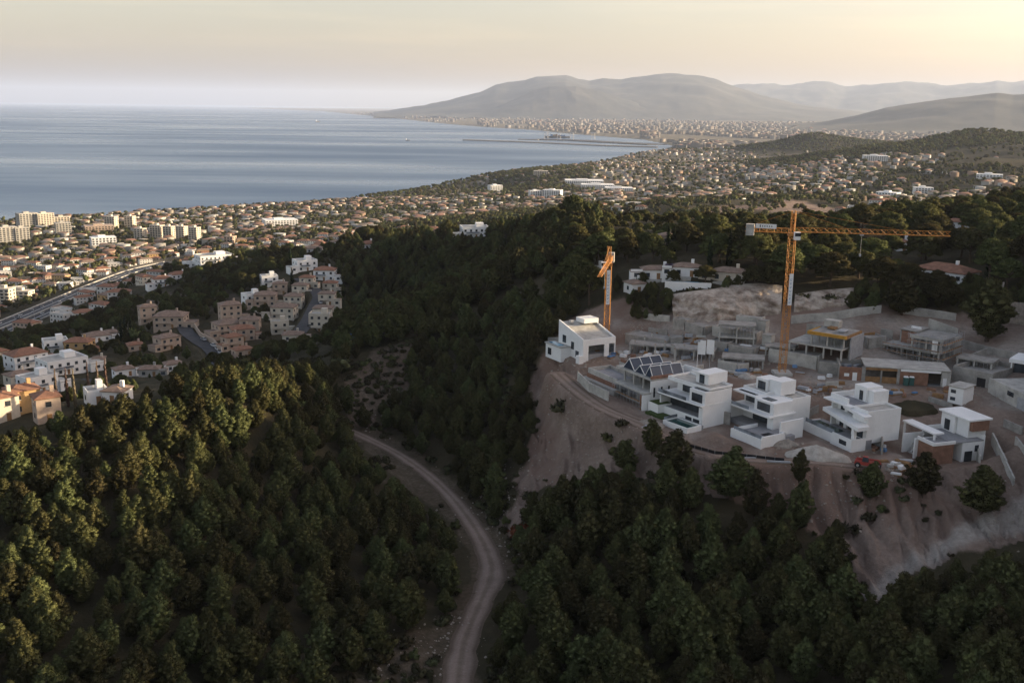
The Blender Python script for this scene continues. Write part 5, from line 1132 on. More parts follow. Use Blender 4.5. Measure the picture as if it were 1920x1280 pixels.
# villas on the pine ridge
VIL = [("white villa with long terracotta roof and chimney among the right-hand pines", 1772, 527, 100, 'white', 't', 1, -28, .6),
       ("white villa with weathered roof and pool terrace above the rock face", 1232, 524, 64, 'white', 'w', 1, 8, .55),
       ("low white villa with dark roof beside the pool above the rock face", 1286, 519, 52, 'white', 'w', 1, -6, .6),
       ("weathered-roofed villa with pink chimney above the right end of the rock face", 1368, 529, 66, 'cream', 'w', 1, -12, .6),
       ("small white gatehouse at the edge of the dark bank left of the ridge villas", 1190, 550, 30, 'white', 'w', 1, 30, .9),
       ("open white-roofed pavilion half hidden by pines left of the shorter crane", 1120, 522, 32, 'grey', 'f', 1, 0, .5),
       ("pink house with cypresses hidden in the pines behind the ridge villas", 1247, 474, 26, 'pink', 'w', 2, 5, .7),
       ("white house with red roof showing between tall pines at upper right", 1795, 430, 42, 'white', 't', 1, -10, .6),
       ("white corner of a house behind the crane jib among the pines", 1690, 470, 20, 'white', 't', 1, 20, .8)]
for lb, px, py, w, wa, ro, st, an, dr in VIL: hx(lb, px, py, w, wa, ro, st, an, dr)
p = ghit(1290, 536); t = thing("pool_terrace", "pale pool terrace with blue water in front of the ridge villas", "terrace", tuple(p), R(-10)); Geo().box(-7, 7, -2, 4, -2.5, .9).build("deck", 'concrete_pale', t); Geo().box(-5, 4, -1, 2.6, .85, .96).build("pool_water", 'pool_blue', t); Geo().box(-7, 7, -2.3, -2.02, -2.5, 1.5).build("parapet", 'white', t); keep(p, 8)
p = ghit(1300, 548); 
# hand placed houses of the valley on the left
HL = [("white two-storey house with roof terrace near the motorway", 105, 662, 42, 'white', 'f', 2, 6), ("ochre house with long brown roof beside the white terrace house", 151, 664, 46, 'ochre', 't', 2, -22), ("white house with grey hipped roof and twin chimneys", 182, 641, 44, 'white', 'w', 1, 14),
      ("white house with red roofs standing over its garden at far left", 50, 690, 62, 'white', 't', 2, 24), ("long white flat-roofed building above the bend of the lane", 118, 702, 76, 'white', 'f', 2, 22), ("white flat-roofed villa below the long white building", 72, 738, 58, 'white', 'f', 2, 28), ("cream house with pale roof left of the flat-roofed villa", 36, 732, 40, 'cream', 'w', 2, 25),
      ("orange house with arcaded balconies at the foot of the left hill", 45, 776, 52, 'ochre', 't', 2, 15), ("terracotta house with round balcony at the edge of the pine hill", 90, 792, 42, 'pink', 't', 2, 10), ("cream house at the left frame edge by the pines", 10, 790, 40, 'cream', 't', 2, 20),
      ("pink gabled house below the curving street", 314, 656, 42, 'pink', 'w', 2, 30), ("small pink cottage with red lean-to roof", 254, 658, 28, 'pink', 't', 1, 10), ("broad hip-roofed pink villa at the top of the curving street", 322, 615, 58, 'pink', 'w', 2, -15), ("tall pink house beside white walls on the dark slope", 278, 606, 32, 'pink', 'w', 3, 10),
      ("grey-green house behind a row of cypresses", 207, 634, 24, 'grey', 'w', 1, 5), ("white gabled house by the bare poplars", 222, 756, 34, 'white', 'w', 1, -30), ("small white shed by the bare poplars", 182, 758, 18, 'white', 'f', 1, 10), ("white house half hidden by dark trees in the hollow", 232, 706, 36, 'white', 'w', 1, 15), ("pale house with blue awning in the hollow", 282, 706, 38, 'grey', 'w', 1, -10), ("grey-roofed house at the foot of the curving street", 324, 696, 36, 'white', 'w', 1, 20), ("small brown-roofed house above the dark trees in the hollow", 186, 686, 22, 'cream', 'w', 1, -10),
      ("white house beside the bare field above the motorway", 304, 538, 34, 'white', 't', 2, 10), ("white house with long roof on the wooded rise", 336, 522, 34, 'white', 't', 1, 15),
      ("cream terrace house at the front end of the street", 602, 624, 42, 'cream', 'f', 3, -12), ("second cream terrace house up the right side of the street", 607, 600, 38, 'cream', 'w', 2, -12), ("third cream terrace house up the right side of the street", 614, 572, 32, 'cream', 'w', 2, -12), ("fourth cream terrace house up the right side of the street", 620, 550, 28, 'cream', 't', 2, -12), ("white house closing the upper end of the street", 610, 526, 42, 'white', 't', 2, -10),
      ("cream corner house at the left front of the street", 534, 598, 46, 'cream', 'w', 2, -18), ("second cream house up the left side of the street", 552, 576, 36, 'cream', 'w', 2, -15), ("third cream house up the left side of the street", 564, 555, 30, 'cream', 'w', 2, -15), ("fourth house up the left side of the street with pale roof", 577, 540, 28, 'cream', 't', 2, -15),
      ("blue-white villa with stepped terraces on the cluster's left", 474, 573, 36, 'white', 'f', 2, 25), ("blue-white villa higher up behind the stepped one", 505, 538, 32, 'white', 'f', 2, 10), ("pink turreted house above the curving street", 432, 604, 40, 'pink', 'w', 3, 12), ("pink row house with deep balconies beside the curving street", 428, 630, 52, 'pink', 'w', 2, 22), ("pink house in the middle of the pink row", 455, 640, 44, 'pink', 't', 2, 10), ("pink house with grey roof at the right end of the pink row", 470, 622, 38, 'pink', 'w', 2, -10), ("lowest pink house by the street wall", 436, 655, 36, 'pink', 't', 2, 30), ("pink house near the wood below the row", 455, 668, 36, 'pink', 't', 1, 20),
      ("brown-roofed pink house uphill of the row", 499, 574, 42, 'pink', 'w', 2, -8), ("small brown house uphill among shrubs", 526, 552, 28, 'pink', 'w', 2, -5), ("cream house with walled garden below the street end", 525, 626, 34, 'cream', 'f', 2, 5), ("cream house with parking court below the street end", 550, 640, 40, 'cream', 'w', 1, -5),
      ("white villa with curved wall at the edge of the wooded rise", 572, 508, 42, 'white', 'f', 2, 20), ("large white modern school-like building on the rise", 402, 494, 66, 'white', 'f', 2, 18), ("white annex left of the large modern building", 362, 500, 34, 'white', 'f', 1, 18), ("white gabled house catching the light on the middle ridge", 690, 466, 36, 'white', 't', 1, 35),
      ("large white villa on top of the middle ridge", 890, 446, 56, 'white', 'f', 2, 10), ("white house right of the large ridge villa", 956, 440, 34, 'white', 'f', 1, 0), ("pink house with red roof on the middle ridge", 808, 440, 44, 'pink', 't', 2, -10), ("white house with red roof among pines on the ridge", 760, 432, 30, 'white', 't', 1, 10)]
for lb, px, py, w, wa, ro, st, an in HL: hx(lb, px, py, w, wa, ro, st, an)
hx("long low blue-walled building with flat grey roof at the forest edge", 656, 638, 64, 'blue', 'c', 1, -4, .35, name="blue_building", cat="building")
# garden walls along the curving street
wall_px("street_wall", "long pink garden wall on the inside of the curving street", [(362, 612), (375, 632), (400, 645), (415, 662), (418, 690)], 2.6, .4, 'pink', None)
wall_px("street_wall", "curved white garden wall below the terrace houses", [(470, 580), (490, 590), (508, 602), (530, 606)], 1.8, .4, 'offwhite', None)

# apartment blocks
def block(label, px, py, wpx, hpx, wall, ang, dr=.6, group="apartment towers near the shore"):
    p = ghit(px, py); d = math.sqrt(p[0] ** 2 + p[1] ** 2 + (H - p[2]) ** 2); W = wpx * d / F; h = hpx * d / F; Dp = max(W * dr, 10)
    t = thing("apartment_block", label, "apartment block", tuple(p), -math.atan2(p[0], p[1]) + R(ang), group); keep(p, max(W, Dp) * .7)
    n = max(2, round(h / 3.1)); fh = h / n
    Geo().box(-W / 2, W / 2, -Dp / 2, Dp / 2, -3, h).build("wall", WM[wall], t)
    Geo().box(-W / 2 - .2, W / 2 + .2, -Dp / 2 - .2, Dp / 2 + .2, h, h + .9).build("roof", WM[wall], t); Geo().box(-W * .2, W * .1, -Dp * .2, Dp * .2, h + .9, h + 3.4).build("lift_house", WM[wall], t)
    nb = max(2, round(W / 5)); ns = max(1, round(Dp / 5))
    for f in range(n):
        z = f * fh
        g = Geo()
        for k in range(nb): x = -W / 2 + W * (k + .5) / nb; g.box(x - W / nb * .3, x + W / nb * .3, -Dp / 2 - .06, -Dp / 2, z + .7, z + fh - .5)
        for k in range(ns):
            y = -Dp / 2 + Dp * (k + .5) / ns
            for s in (-1, 1): g.box(s * W / 2 - .06 * (s < 0), s * W / 2 + .06 * (s > 0), y - 1, y + 1, z + .8, z + fh - .6)
        tag(g.build("window_row", 'glass', t), kind="stuff")
        Geo().box(-W / 2 + .3, W / 2 - .3, -Dp / 2 - 1.2, -Dp / 2 - .07, z - .1, z + .75).build("balcony", WM[wall], t)
for lb, px, py, w, h, wa, an in [
    ("broad grey-beige apartment block with stepped roof at the far left shore", 52, 428, 30, 25, 'grey', 20), ("beige apartment tower joined to the far left shore block", 84, 427, 28, 24, 'cream', 24), ("low cream apartment wing right of the far left shore blocks", 116, 420, 24, 12, 'cream', 10),
    ("white curved apartment tower below the shore blocks", 119, 440, 24, 20, 'grey', 10), ("grey apartment slab at the left frame edge", 14, 455, 30, 26, 'grey', 15), ("grey apartment slab second from the left frame edge", 42, 454, 22, 24, 'grey', 15), ("long brown apartment building with ribbon balconies", 186, 436, 46, 12, 'pink', 6),
    ("beige apartment tower with sunlit right flank, left of a pair", 210, 430, 20, 22, 'cream', -35), ("beige apartment tower with sunlit right flank, right of a pair", 245, 428, 17, 21, 'cream', -35), ("sunlit apartment tower in front of the tower pair", 264, 450, 18, 20, 'cream', -35), ("white flat-roofed block of flats in the near town", 194, 462, 40, 16, 'white', 8),
    ("first of the row of four sunlit apartment towers", 296, 447, 22, 23, 'cream', -38), ("second of the row of four sunlit apartment towers", 318, 449, 18, 23, 'cream', -38), ("third of the row of four sunlit apartment towers", 342, 450, 18, 24, 'cream', -38), ("last and tallest of the row of four sunlit apartment towers", 366, 454, 18, 26, 'cream', -38),
    ("sunlit apartment building beside the motorway at the left edge", 12, 572, 26, 28, 'cream', -35), ("lower sunlit apartment building beside the motorway", 42, 562, 34, 15, 'cream', -30), ("orange apartment house right of the tower row", 432, 458, 18, 14, 'pink', -30),
    ("long white flat building in the middle of the town", 525, 424, 58, 12, 'white', 12), ("white terraced apartment building under the wooded coastal hill, left", 1003, 372, 22, 14, 'white', 20), ("white terraced apartment building under the wooded coastal hill, right", 1036, 372, 34, 15, 'white', -15),
    ("pale hotel with towers on top of the wooded coastal hill", 1014, 330, 26, 9, 'cream', 5), ("white apartment slab left of the coastal hill", 928, 362, 24, 14, 'white', 25), ("pale terraced row beyond the coastal hill, front", 1120, 352, 60, 6, 'white', 4), ("pale terraced row beyond the coastal hill, middle", 1095, 343, 70, 5, 'white', 4), ("pale terraced row beyond the coastal hill, rear", 1160, 358, 50, 6, 'white', 4),
    ("white cluster of flats on the far right hillside", 1640, 303, 40, 10, 'white', 8), ("white block of flats in the right valley bottom", 1665, 372, 36, 10, 'white', -20), ("white block of flats in the right valley behind pines", 1730, 362, 30, 9, 'white', 15), ("white apartment row low on the right slope", 1855, 333, 40, 5, 'white', 0)]:
    block(lb, px, py, w, h, wa, an)

# scattered houses: the larger ones one by one, the far ones as one town
def clear(X, Y, r=0):
    m = np.ones(len(X), bool)
    for x, y, q in OCC: m &= (X - x) ** 2 + (Y - y) ** 2 > (q + r) ** 2
    return m
def visible(X, Y, Z):
    """True where no ground stands between the camera and the point"""
    m = np.ones(len(X), bool)
    for f in np.linspace(.12, .97, 34): m &= zat(X * f, Y * f) < H + (Z - H) * f + .5
    return m
def scatter(n, D0, D1, a0, a1, sp, seed):
    r = np.random.default_rng(seed); D = np.sqrt(r.uniform(D0 ** 2, D1 ** 2, n)); a = np.radians(r.uniform(a0, a1, n)); X, Y = D * np.sin(a), D * np.cos(a)
    cell = {}; ok = np.zeros(n, bool)
    for i in range(n):
        s = sp * max(1, D[i] / D0 * 0) if sp else 0; s = sp
        c = (int(X[i] // s), int(Y[i] // s)); good = True
        for dx in (-1, 0, 1):
            for dy in (-1, 0, 1):
                for j in cell.get((c[0] + dx, c[1] + dy), ()):
                    if (X[i] - X[j]) ** 2 + (Y[i] - Y[j]) ** 2 < s * s: good = False; break
                if not good: break
            if not good: break
        if good: cell.setdefault(c, []).append(i); ok[i] = True
    return X[ok], Y[ok]
def in_land(X, Y, margin=25):
    d, _ = segdist(X, Y, COAST); return inpoly(X, Y, COAST) & (d > margin)
def pixel_of(X, Y): return proj(X, Y, zat(X, Y))
FIELD2 = [(620, 700), (640, 460), (720, 425), (1120, 380), (1120, 470), (960, 540), (860, 600), (720, 660)]      # wooded flank of the middle ridge
WOOD2 = [(300, 520), (420, 470), (560, 470), (600, 500), (480, 545), (380, 570), (470, 600), (330, 600), (150, 630), (60, 640), (200, 585)]
ROADL = [(HWAYS, 20), (S1S, 7), (S2S, 7), (S3S, 6)]
def off_roads(X, Y, m=0):
    k = np.ones(len(X), bool)
    for l, h in ROADL: k &= segdist(X, Y, l)[0] > h + m
    return k
hs = []
for (n, D0, D1, a0, a1, sp, seed, dens) in [(2600, 700, 1500, -30, -4, 17, 1, .62), (4600, 1450, 2500, -30, 6, 18, 2, .66), (9000, 2300, 5400, -2, 22, 25, 3, .8), (3600, 2300, 5200, 14, 29, 30, 5, .7), (1600, 1150, 2500, 4, 26, 26, 6, .62), (500, 330, 760, -30, -13, 26, 4, .35)]:
    X, Y = scatter(n, D0, D1, a0, a1, sp, seed)
    px, py = pixel_of(X, Y); Z = zat(X, Y)
    m = in_land(X, Y) & clear(X, Y, 9) & off_roads(X, Y, 9) & (vnoise(X / 120, Y / 120, 8) * .6 + vnoise(X / 45, Y / 45, 9) * .4 < dens) & ~inpoly(px, py, FIELD2) & ~inpoly(px, py, WOOD2) & (Z < 122 + (D0 < 500) * 8)
    if D0 > 2000 or seed == 6: m &= (vnoise(X / 260, Y / 260, 18) < .72)
    if D0 > 600: m &= ~((px > 1080) & (py > 400))
    m &= ~((Z > 70) & (np.hypot(X, Y) > 2900) & (px > 1380)) & ~((px > 1430) & (px < 1560) & (py > 372))
    m &= visible(X, Y, Z + 6) & (px > -40) & (px < 1960)
    hs.append(np.stack([X[m], Y[m], Z[m]], 1))
hs = np.concatenate(hs); dist_ = np.hypot(hs[:, 0], hs[:, 1]); hs = hs[np.argsort(dist_)]
NIND = 215
KINDS = [('tw', 't', "white house with red tiled roof"), ('tw', 'f', "white flat-roofed house"), ('cream', 't', "cream house with red tiled roof"), ('tw', 'w', "white house with brown weathered roof"), ('pink', 't', "pink house with red tiled roof"), ('ochre', 'w', "ochre house with brown roof")]
def zone(p):
    px, py = pixel_of(np.array([p[0]]), np.array([p[1]])); px, py = float(px[0]), float(py[0])
    if py > 600: return "among trees in the valley below the motorway"
    if px < 200: return "among trees between the motorway and the left shore towers"
    if px < 420: return "among trees below the row of four sunlit towers"
    if px < 640: return "among trees behind the large white school-like building"
    return "in the town beyond the middle ridge"
PR = {}
def small_house(p, k, i):
    wa, ro, lb = KINDS[k]; v = i % 3
    if (k, v) not in PR:
        W, Dp, st = [(13, 9, 2), (11, 10, 1), (16, 9, 2)][v]
        t, h = house(lb + " " + zone(p), p, random.uniform(-.6, .6), W, Dp, st, wa, ro, 1, group="houses of the town", chimney=False); PR[(k, v)] = (t, list(t.children)); return
    src, ch = PR[(k, v)]
    t = src.copy(); link(t); t.location = tuple(p); t.rotation_euler = (0, 0, random.uniform(-.8, .8)); t["label"] = lb + " " + zone(p); s = random.uniform(.72, 1.05); t.scale = (s, s * random.uniform(.9, 1.1), s); keep(p, 9)
    for c in ch: d = c.copy(); link(d, t)
for i, p in enumerate(hs[:NIND]): small_house(p, int(rng.choice(6, p=[.34, .2, .18, .14, .08, .06])), i)
def town(name, P, wmin, wmax, hmin, hmax, flat, seed, pal, rpal):
    r = np.random.default_rng(seed); n = len(P); W, Dp = r.uniform(wmin, wmax, n), r.uniform(wmin * .7, wmax * .75, n); h = r.uniform(hmin, hmax, n); a = r.uniform(-.7, .7, n); fl = r.random(n) < flat
    c, s = np.cos(a), np.sin(a); rh = np.where(fl, .4, np.minimum(W, Dp) * .2)
    lx = np.array([-1, 1, 1, -1, -1, 1, 1, -1]) * .5; ly = np.array([-1, -1, 1, 1, -1, -1, 1, 1]) * .5; lz = np.array([0, 0, 0, 0, 1, 1, 1, 1])
    def tr(x, y, z): return np.stack([P[:, 0:1] + x * c[:, None] - y * s[:, None], P[:, 1:2] + x * s[:, None] + y * c[:, None], P[:, 2:3] + z], -1)
    wv = tr(lx[None] * W[:, None], ly[None] * Dp[:, None], np.where(lz[None] > 0, h[:, None], -3.0))
    rx = np.array([-.54, .54, .54, -.54]); ry = np.array([-.54, -.54, .54, .54]); e = np.where(fl, .53, .24)
    rxx = np.concatenate([np.repeat(rx[None], n, 0), -e[:, None], e[:, None]], 1) * W[:, None]; ryy = np.concatenate([np.repeat(ry[None], n, 0), np.zeros((n, 2))], 1) * Dp[:, None]
    rzz = np.concatenate([np.repeat(h[:, None], 4, 1), (h + rh)[:, None], (h + rh)[:, None]], 1)
    rv = tr(rxx, ryy, rzz)
    V = np.concatenate([wv, rv], 1).reshape(-1, 3)
    ft = np.array([(0, 1, 5), (0, 5, 4), (1, 2, 6), (1, 6, 5), (2, 3, 7), (2, 7, 6), (3, 0, 4), (3, 4, 7), (8, 9, 13), (8, 13, 12), (9, 10, 13), (10, 11, 12), (10, 12, 13), (11, 8, 12)])
    Fq = (ft[None] + 14 * np.arange(n)[:, None, None]).reshape(-1, 3)
    me = np_mesh(name, V, Fq, 'tint'); wc = np.array(pal)[r.integers(len(pal), size=n)] * r.uniform(.6, 1.0, (n, 1)) * np.where(np.hypot(P[:, 0:1], P[:, 1:2]) > 2200, .72, .8); rc = np.array(rpal)[r.integers(len(rpal), size=n)] * r.uniform(.7, 1.15, (n, 1)); rc = np.where(fl[:, None], wc * .75, rc)
    colr = np.concatenate([np.repeat(wc[:, None], 8, 1), np.repeat(rc[:, None], 6, 1)], 1).reshape(-1, 3); colr = np.concatenate([colr, np.ones((len(colr), 1))], 1)
    me.color_attributes.new("tint", 'FLOAT_COLOR', 'POINT').data.foreach_set("color", colr.astype(np.float32).ravel())
    return tag(link(bpy.data.objects.new(name, me)), kind="stuff")
WPAL = [(.72, .71, .69), (.70, .69, .66), (.62, .56, .47), (.66, .62, .56), (.50, .36, .27)]; RPAL = [(.27, .15, .105), (.24, .16, .12), (.30, .18, .13), (.22, .18, .15)]
town("far_town", hs[NIND:], 8, 18, 3.5, 8, .35, 11, WPAL, RPAL)
cityP = []
for (n, D0, D1, a0, a1, sp, seed) in [(5000, 5200, 9500, 7, 29, 42, 21), (5500, 9000, 17000, -2, 29, 70, 22), (1500, 15000, 30000, -11, 10, 120, 23)]:
    X, Y = scatter(n, D0, D1, a0, a1, sp, seed); Z = zat(X, Y); m = in_land(X, Y, 40) & (Z < 75) & (vnoise(X / 700, Y / 700, 5) > .28); cityP.append(np.stack([X[m], Y[m], Z[m]], 1))
town("city", np.concatenate(cityP), 16, 60, 10, 34, .85, 12, [(.30, .275, .255), (.34, .325, .31), (.28, .24, .21), (.31, .275, .24)], RPAL)

# harbour: breakwater, quay, container cranes, ships
def slab_px(name, label, pts, w, h, mat, cat):
    P = [Pz(x, y, 0) for x, y in pts]; t = thing(name, label, cat, tuple(P[0]), 0)
    for k in range(len(P) - 1):
        a, b = P[k] - P[0], P[k + 1] - P[0]; d = (b - a)[:2]; d = d / np.linalg.norm(d); nn = np.array([-d[1], d[0]]) * w / 2
        g = Geo(); g.add([(a[0] - nn[0], a[1] - nn[1], -3), (b[0] - nn[0], b[1] - nn[1], -3), (b[0] + nn[0], b[1] + nn[1], -3), (a[0] + nn[0], a[1] + nn[1], -3), (a[0] - nn[0], a[1] - nn[1], h), (b[0] - nn[0], b[1] - nn[1], h), (b[0] + nn[0], b[1] + nn[1], h), (a[0] + nn[0], a[1] + nn[1], h)], [(0, 3, 2, 1), (4, 5, 6, 7), (0, 1, 5, 4), (1, 2, 6, 5), (2, 3, 7, 6), (3, 0, 4, 7)])
        g.build("mole_section", mat, t)
slab_px("breakwater", "long dark breakwater reaching out into the bay", [(870, 263.5), (960, 266.5), (1050, 270.5), (1140, 274.5), (1232, 277)], 36, 7, 'rubble', "breakwater")
slab_px("breakwater", "broad quay of the container port behind the long breakwater", [(1008, 262), (1080, 264), (1150, 268), (1232, 272)], 190, 5, 'asphalt', "quay")
slab_px("breakwater", "short inner mole left of the container quay", [(972, 262), (1010, 263)], 24, 5, 'rubble', "breakwater")
def ship(label, px, py, L, Bm, hh, load, ang=0):
    p = Pz(px, py, 0); t = thing("ship", label, "ship", tuple(p), R(ang))
    g = Geo(); g.add([(-L / 2, -Bm / 2, -1), (L * .38, -Bm / 2, -1), (L / 2, 0, -1), (L * .38, Bm / 2, -1), (-L / 2, Bm / 2, -1), (-L / 2, -Bm / 2, hh), (L * .36, -Bm / 2, hh), (L * .53, 0, hh * 1.15), (L * .36, Bm / 2, hh), (-L / 2, Bm / 2, hh)], [(4, 3, 2, 1, 0), (5, 6, 7, 8, 9), (0, 1, 6, 5), (1, 2, 7, 6), (2, 3, 8, 7), (3, 4, 9, 8), (4, 0, 5, 9)]); g.build("hull", 'carblack', t)
    Geo().box(-L * .45, -L * .33, -Bm * .42, Bm * .42, hh, hh * 3.2).build("bridge", 'white', t)
    for k in range(load): x = -L * .28 + k * L * .6 / load; Geo().box(x, x + L * .52 / load, -Bm * .42, Bm * .42, hh, hh * random.uniform(1.5, 2.3)).build("container_stack", random.choice(['tarp', 'brick', 'concrete', 'timber']), t)
ship("large dark container ship moored at the port quay", 1045, 259, 190, 30, 14, 6, 0); ship("small boat far out on the bay left of the headland", 596, 229, 60, 14, 8, 1, 30); ship("tiny boat on the bay left of the breakwater", 765, 264, 30, 8, 5, 0, 20)
for k, px in enumerate((1024, 1048, 1072, 1112)):
    p = Pz(px, 263, 0); t = thing("port_crane", ["container gantry crane at the left end of the port quay", "second container gantry crane along the port quay", "third container gantry crane along the port quay", "container gantry crane at the right end of the port quay"][k], "crane", (p[0], p[1], 5), R(10), "port cranes")
    for x in (-12, 12):
        for y in (-12, 12): g = Geo(); g.bar((x, y, 0), (x * .8, y, 48), 1.2); g.build("leg", 'steel', t)
    Geo().box(-10, 10, -55, 30, 46, 50).build("boom", 'steel', t)
# masts on the far hill, lamp posts on the motorway
p = ghit(1840, 236); t = thing("radio_mast", "tall radio mast on top of the far right hill", "mast", tuple(p), 0); g = Geo(); lattice(g, (0, 0, -2), (0, 0, 34), 3, 8, .5, d=.35); g.build("tower", 'steel', t)
p = ghit(1833, 238); t = thing("radio_mast", "thin shorter radio mast left of the tall one on the far hill", "mast", tuple(p), 0); g = Geo(); g.bar((0, 0, -2), (0, 0, 26), .6); g.build("tower", 'steel', t)
for i in range(14, 50, 5):
    l, r_ = on_line(HWAYS, i, -17); t = thing("street_lamp", "slim lamp post on the hill side of the motorway", "lamp post", (l[0], l[1], l[2] - .5), r_, "motorway lamp posts"); g = Geo(); g.bar((0, 0, 0), (0, 0, 12), .16, 6); g.build("post", 'steel', t); Geo().box(-.3, .3, 0, 2.2, 11.8, 12.05).build("lamp_arm", 'steel', t)

# ================================================================== trees
def ico(sub):
    bm = bmesh.new(); bmesh.ops.create_icosphere(bm, subdivisions=sub, radius=1); V = np.array([v.co[:] for v in bm.verts]); Fc = np.array([[v.index for v in f.verts] for f in bm.faces]); bm.free(); return V, Fc
ICO1, ICO2 = ico(1), ico(2)
def crown_mesh(name, clumps, leaf, per, mat, seed, core=.78, spread=.3, tri=True):
    """a crown of clumps (x,y,z,rx,rz): a ragged core each plus needle tufts standing out of it"""
    r = np.random.default_rng(seed); Vs, Fs, Ns = [], [], []; n = 0
    ctr = np.average(np.array(clumps)[:, :3], axis=0)
    for (x, y, z, rx, rz) in clumps:
        c = np.array([x, y, z]); sc = np.array([rx, rx, rz])
        if core:
            v = ICO1[0] * (1 + r.uniform(-.22, .16, (len(ICO1[0]), 1))); Vs.append(c + v * sc * core); Fs.append(ICO1[1] + n); tv = c + v * sc * core - ctr; nn = .5 * v / np.linalg.norm(v, axis=1, keepdims=True) + .5 * tv / (np.linalg.norm(tv, axis=1, keepdims=True) + 1e-6); nn /= np.linalg.norm(nn, axis=1, keepdims=True); Ns.append(nn); n += len(v)
        k = max(6, int(per * (rx * rx + rx * rz) / 2))
        d = r.normal(size=(k, 3)); d[:, 2] = np.where(d[:, 2] < -.55, -d[:, 2] * .6, d[:, 2]); d /= np.linalg.norm(d, axis=1, keepdims=True)
        p = c + d * sc * r.uniform(.72, 1.12, (k, 1))
        t = np.cross(d, r.normal(size=(k, 3))); t /= np.linalg.norm(t, axis=1, keepdims=True) + 1e-9; b = np.cross(d, t)
        out = d * .62 + t * r.uniform(-.7, .7, (k, 1)) + np.array([0, 0, .28]); L = leaf * r.uniform(.6, 1.35, (k, 1))
        tri_v = np.stack([p + t * L * .42 * 1.0 - d * L * .3, p - t * L * .42 - d * L * .3, p + out * L + b * L * r.uniform(-.4, .4, (k, 1))], 1)
        Vs.append(tri_v.reshape(-1, 3)); Fs.append(np.arange(k * 3).reshape(-1, 3) + n); n += k * 3
        tt = np.stack([p + b * L * .42 - d * L * .3, p - b * L * .42 - d * L * .3, p + out * L * .9 + t * L * r.uniform(-.4, .4, (k, 1))], 1)
        Vs.append(tt.reshape(-1, 3)); Fs.append(np.arange(k * 3).reshape(-1, 3) + n); n += k * 3
        tout = (p - ctr) / (np.linalg.norm(p - ctr, axis=1, keepdims=True) + 1e-6); nn = d * .5 + tout * .5 + r.normal(size=(k, 3)) * .22; nn /= np.linalg.norm(nn, axis=1, keepdims=True); Ns.append(np.repeat(nn, 3, 0)); Ns.append(np.repeat(nn, 3, 0))
    V, Fq, Nn = np.concatenate(Vs), np.concatenate(Fs), np.concatenate(Ns)
    me = np_mesh(name, V, Fq, mat, smooth=True)
    me.normals_split_custom_set_from_vertices(Nn.astype(np.float32).tolist())
    return me
def trunk_mesh(name, h, r0, limbs, seed, lean=.3):
    rr = random.Random(seed); g = Geo(); x, y = rr.uniform(-lean, lean), rr.uniform(-lean, lean)
    pts = [(0, 0, -.8), (x * .3, y * .3, h * .3), (x * .7, y * .7, h * .65), (x, y, h)]
    g.tube(pts, [r0 * 1.3, r0, r0 * .75, r0 * .35], 6)
    for (lx, ly, lz) in limbs:
        z0 = min(h * .95, max(h * .35, lz - math.hypot(lx, ly) * .7)); g.tube([(x * z0 / h, y * z0 / h, z0), (lx * .55, ly * .55, (z0 + lz) / 2 + .1), (lx, ly, lz)], [r0 * .45, r0 * .3, r0 * .12], 4)
    return g.mesh(name, 'bark')
def aleppo(seed):
    r = random.Random(seed); h = 8.3 * r.uniform(.9, 1.12); w = 2.75 * r.uniform(.85, 1.15); cl = []; wide = r.uniform(.3, .5); r_p = r.uniform(.75, 1.3); tops = [(r.uniform(-.5, .5) * w * .5, r.uniform(-.5, .5) * w * .5, r.uniform(.82, .98)) for _ in range(3)]
    for k in range(112):
        t = (k + r.random()) / 112; z = h * (.10 + .84 * t)
        prof = (t / wide) ** .55 if t < wide else math.cos((t - wide) / (1 - wide) * 1.45) ** r_p
        a = k * 2.39996 + r.uniform(-.5, .5); rad = w * max(prof, .12) * r.uniform(.55, 1.0) * (1 + .16 * math.sin(a * 2 + seed) + .12 * math.sin(a * 3 + z))
        s = r.uniform(.40, .76) * (1.08 - .3 * t)
        cl.append((rad * math.cos(a), rad * math.sin(a), z, s, s * .78))
    for x, y, q in tops: cl.append((x, y, h * q, .62, .75))
    for q in (.22, .38, .54, .7): cl.append((0, 0, h * q, w * .62 * (1.1 - q * .7), h * .13))
    return crown_mesh("crown", cl, .20, 190, 'pine', seed), trunk_mesh("trunk", h * .8, .2, [c[:3] for c in cl[:9]], seed)
def stone(seed):
    r = random.Random(seed); h = 11 * r.uniform(.85, 1.15); w = 5.0 * r.uniform(.85, 1.15); cl = []
    for k in range(130):
        a = r.uniform(0, 6.283); q = math.sqrt(r.random()); rad = w * q * (1 + .16 * math.sin(a * 2 + seed) + .1 * math.sin(a * 5 + seed))
        z = h - 1.1 - 3.4 * q ** 2.4 + r.uniform(-.8, .4) - (2.4 * r.random() if q > .55 else 0)
        s = r.uniform(.55, 1.0); cl.append((rad * math.cos(a), rad * math.sin(a), z, s * 1.2, s * .72))
    cl.append((0, 0, h - 2.0, 2.6, 1.5))
    cl.append((1.5, .5, h - 3.4, 2.4, 1.6)); cl.append((-1.6, -.6, h - 3.4, 2.4, 1.6))
    return crown_mesh("crown", cl, .28, 100, 'stone_pine', seed), trunk_mesh("trunk", h * .78, .3, [c[:3] for c in cl[:12]], seed, .8)
def bush(seed, mat):
    r = random.Random(seed); cl = [(r.uniform(-.7, .7), r.uniform(-.7, .7), r.uniform(.2, .7), r.uniform(.4, .7), r.uniform(.35, .6)) for k in range(9)]
    return crown_mesh("bush", cl, .28, 60, mat, seed)
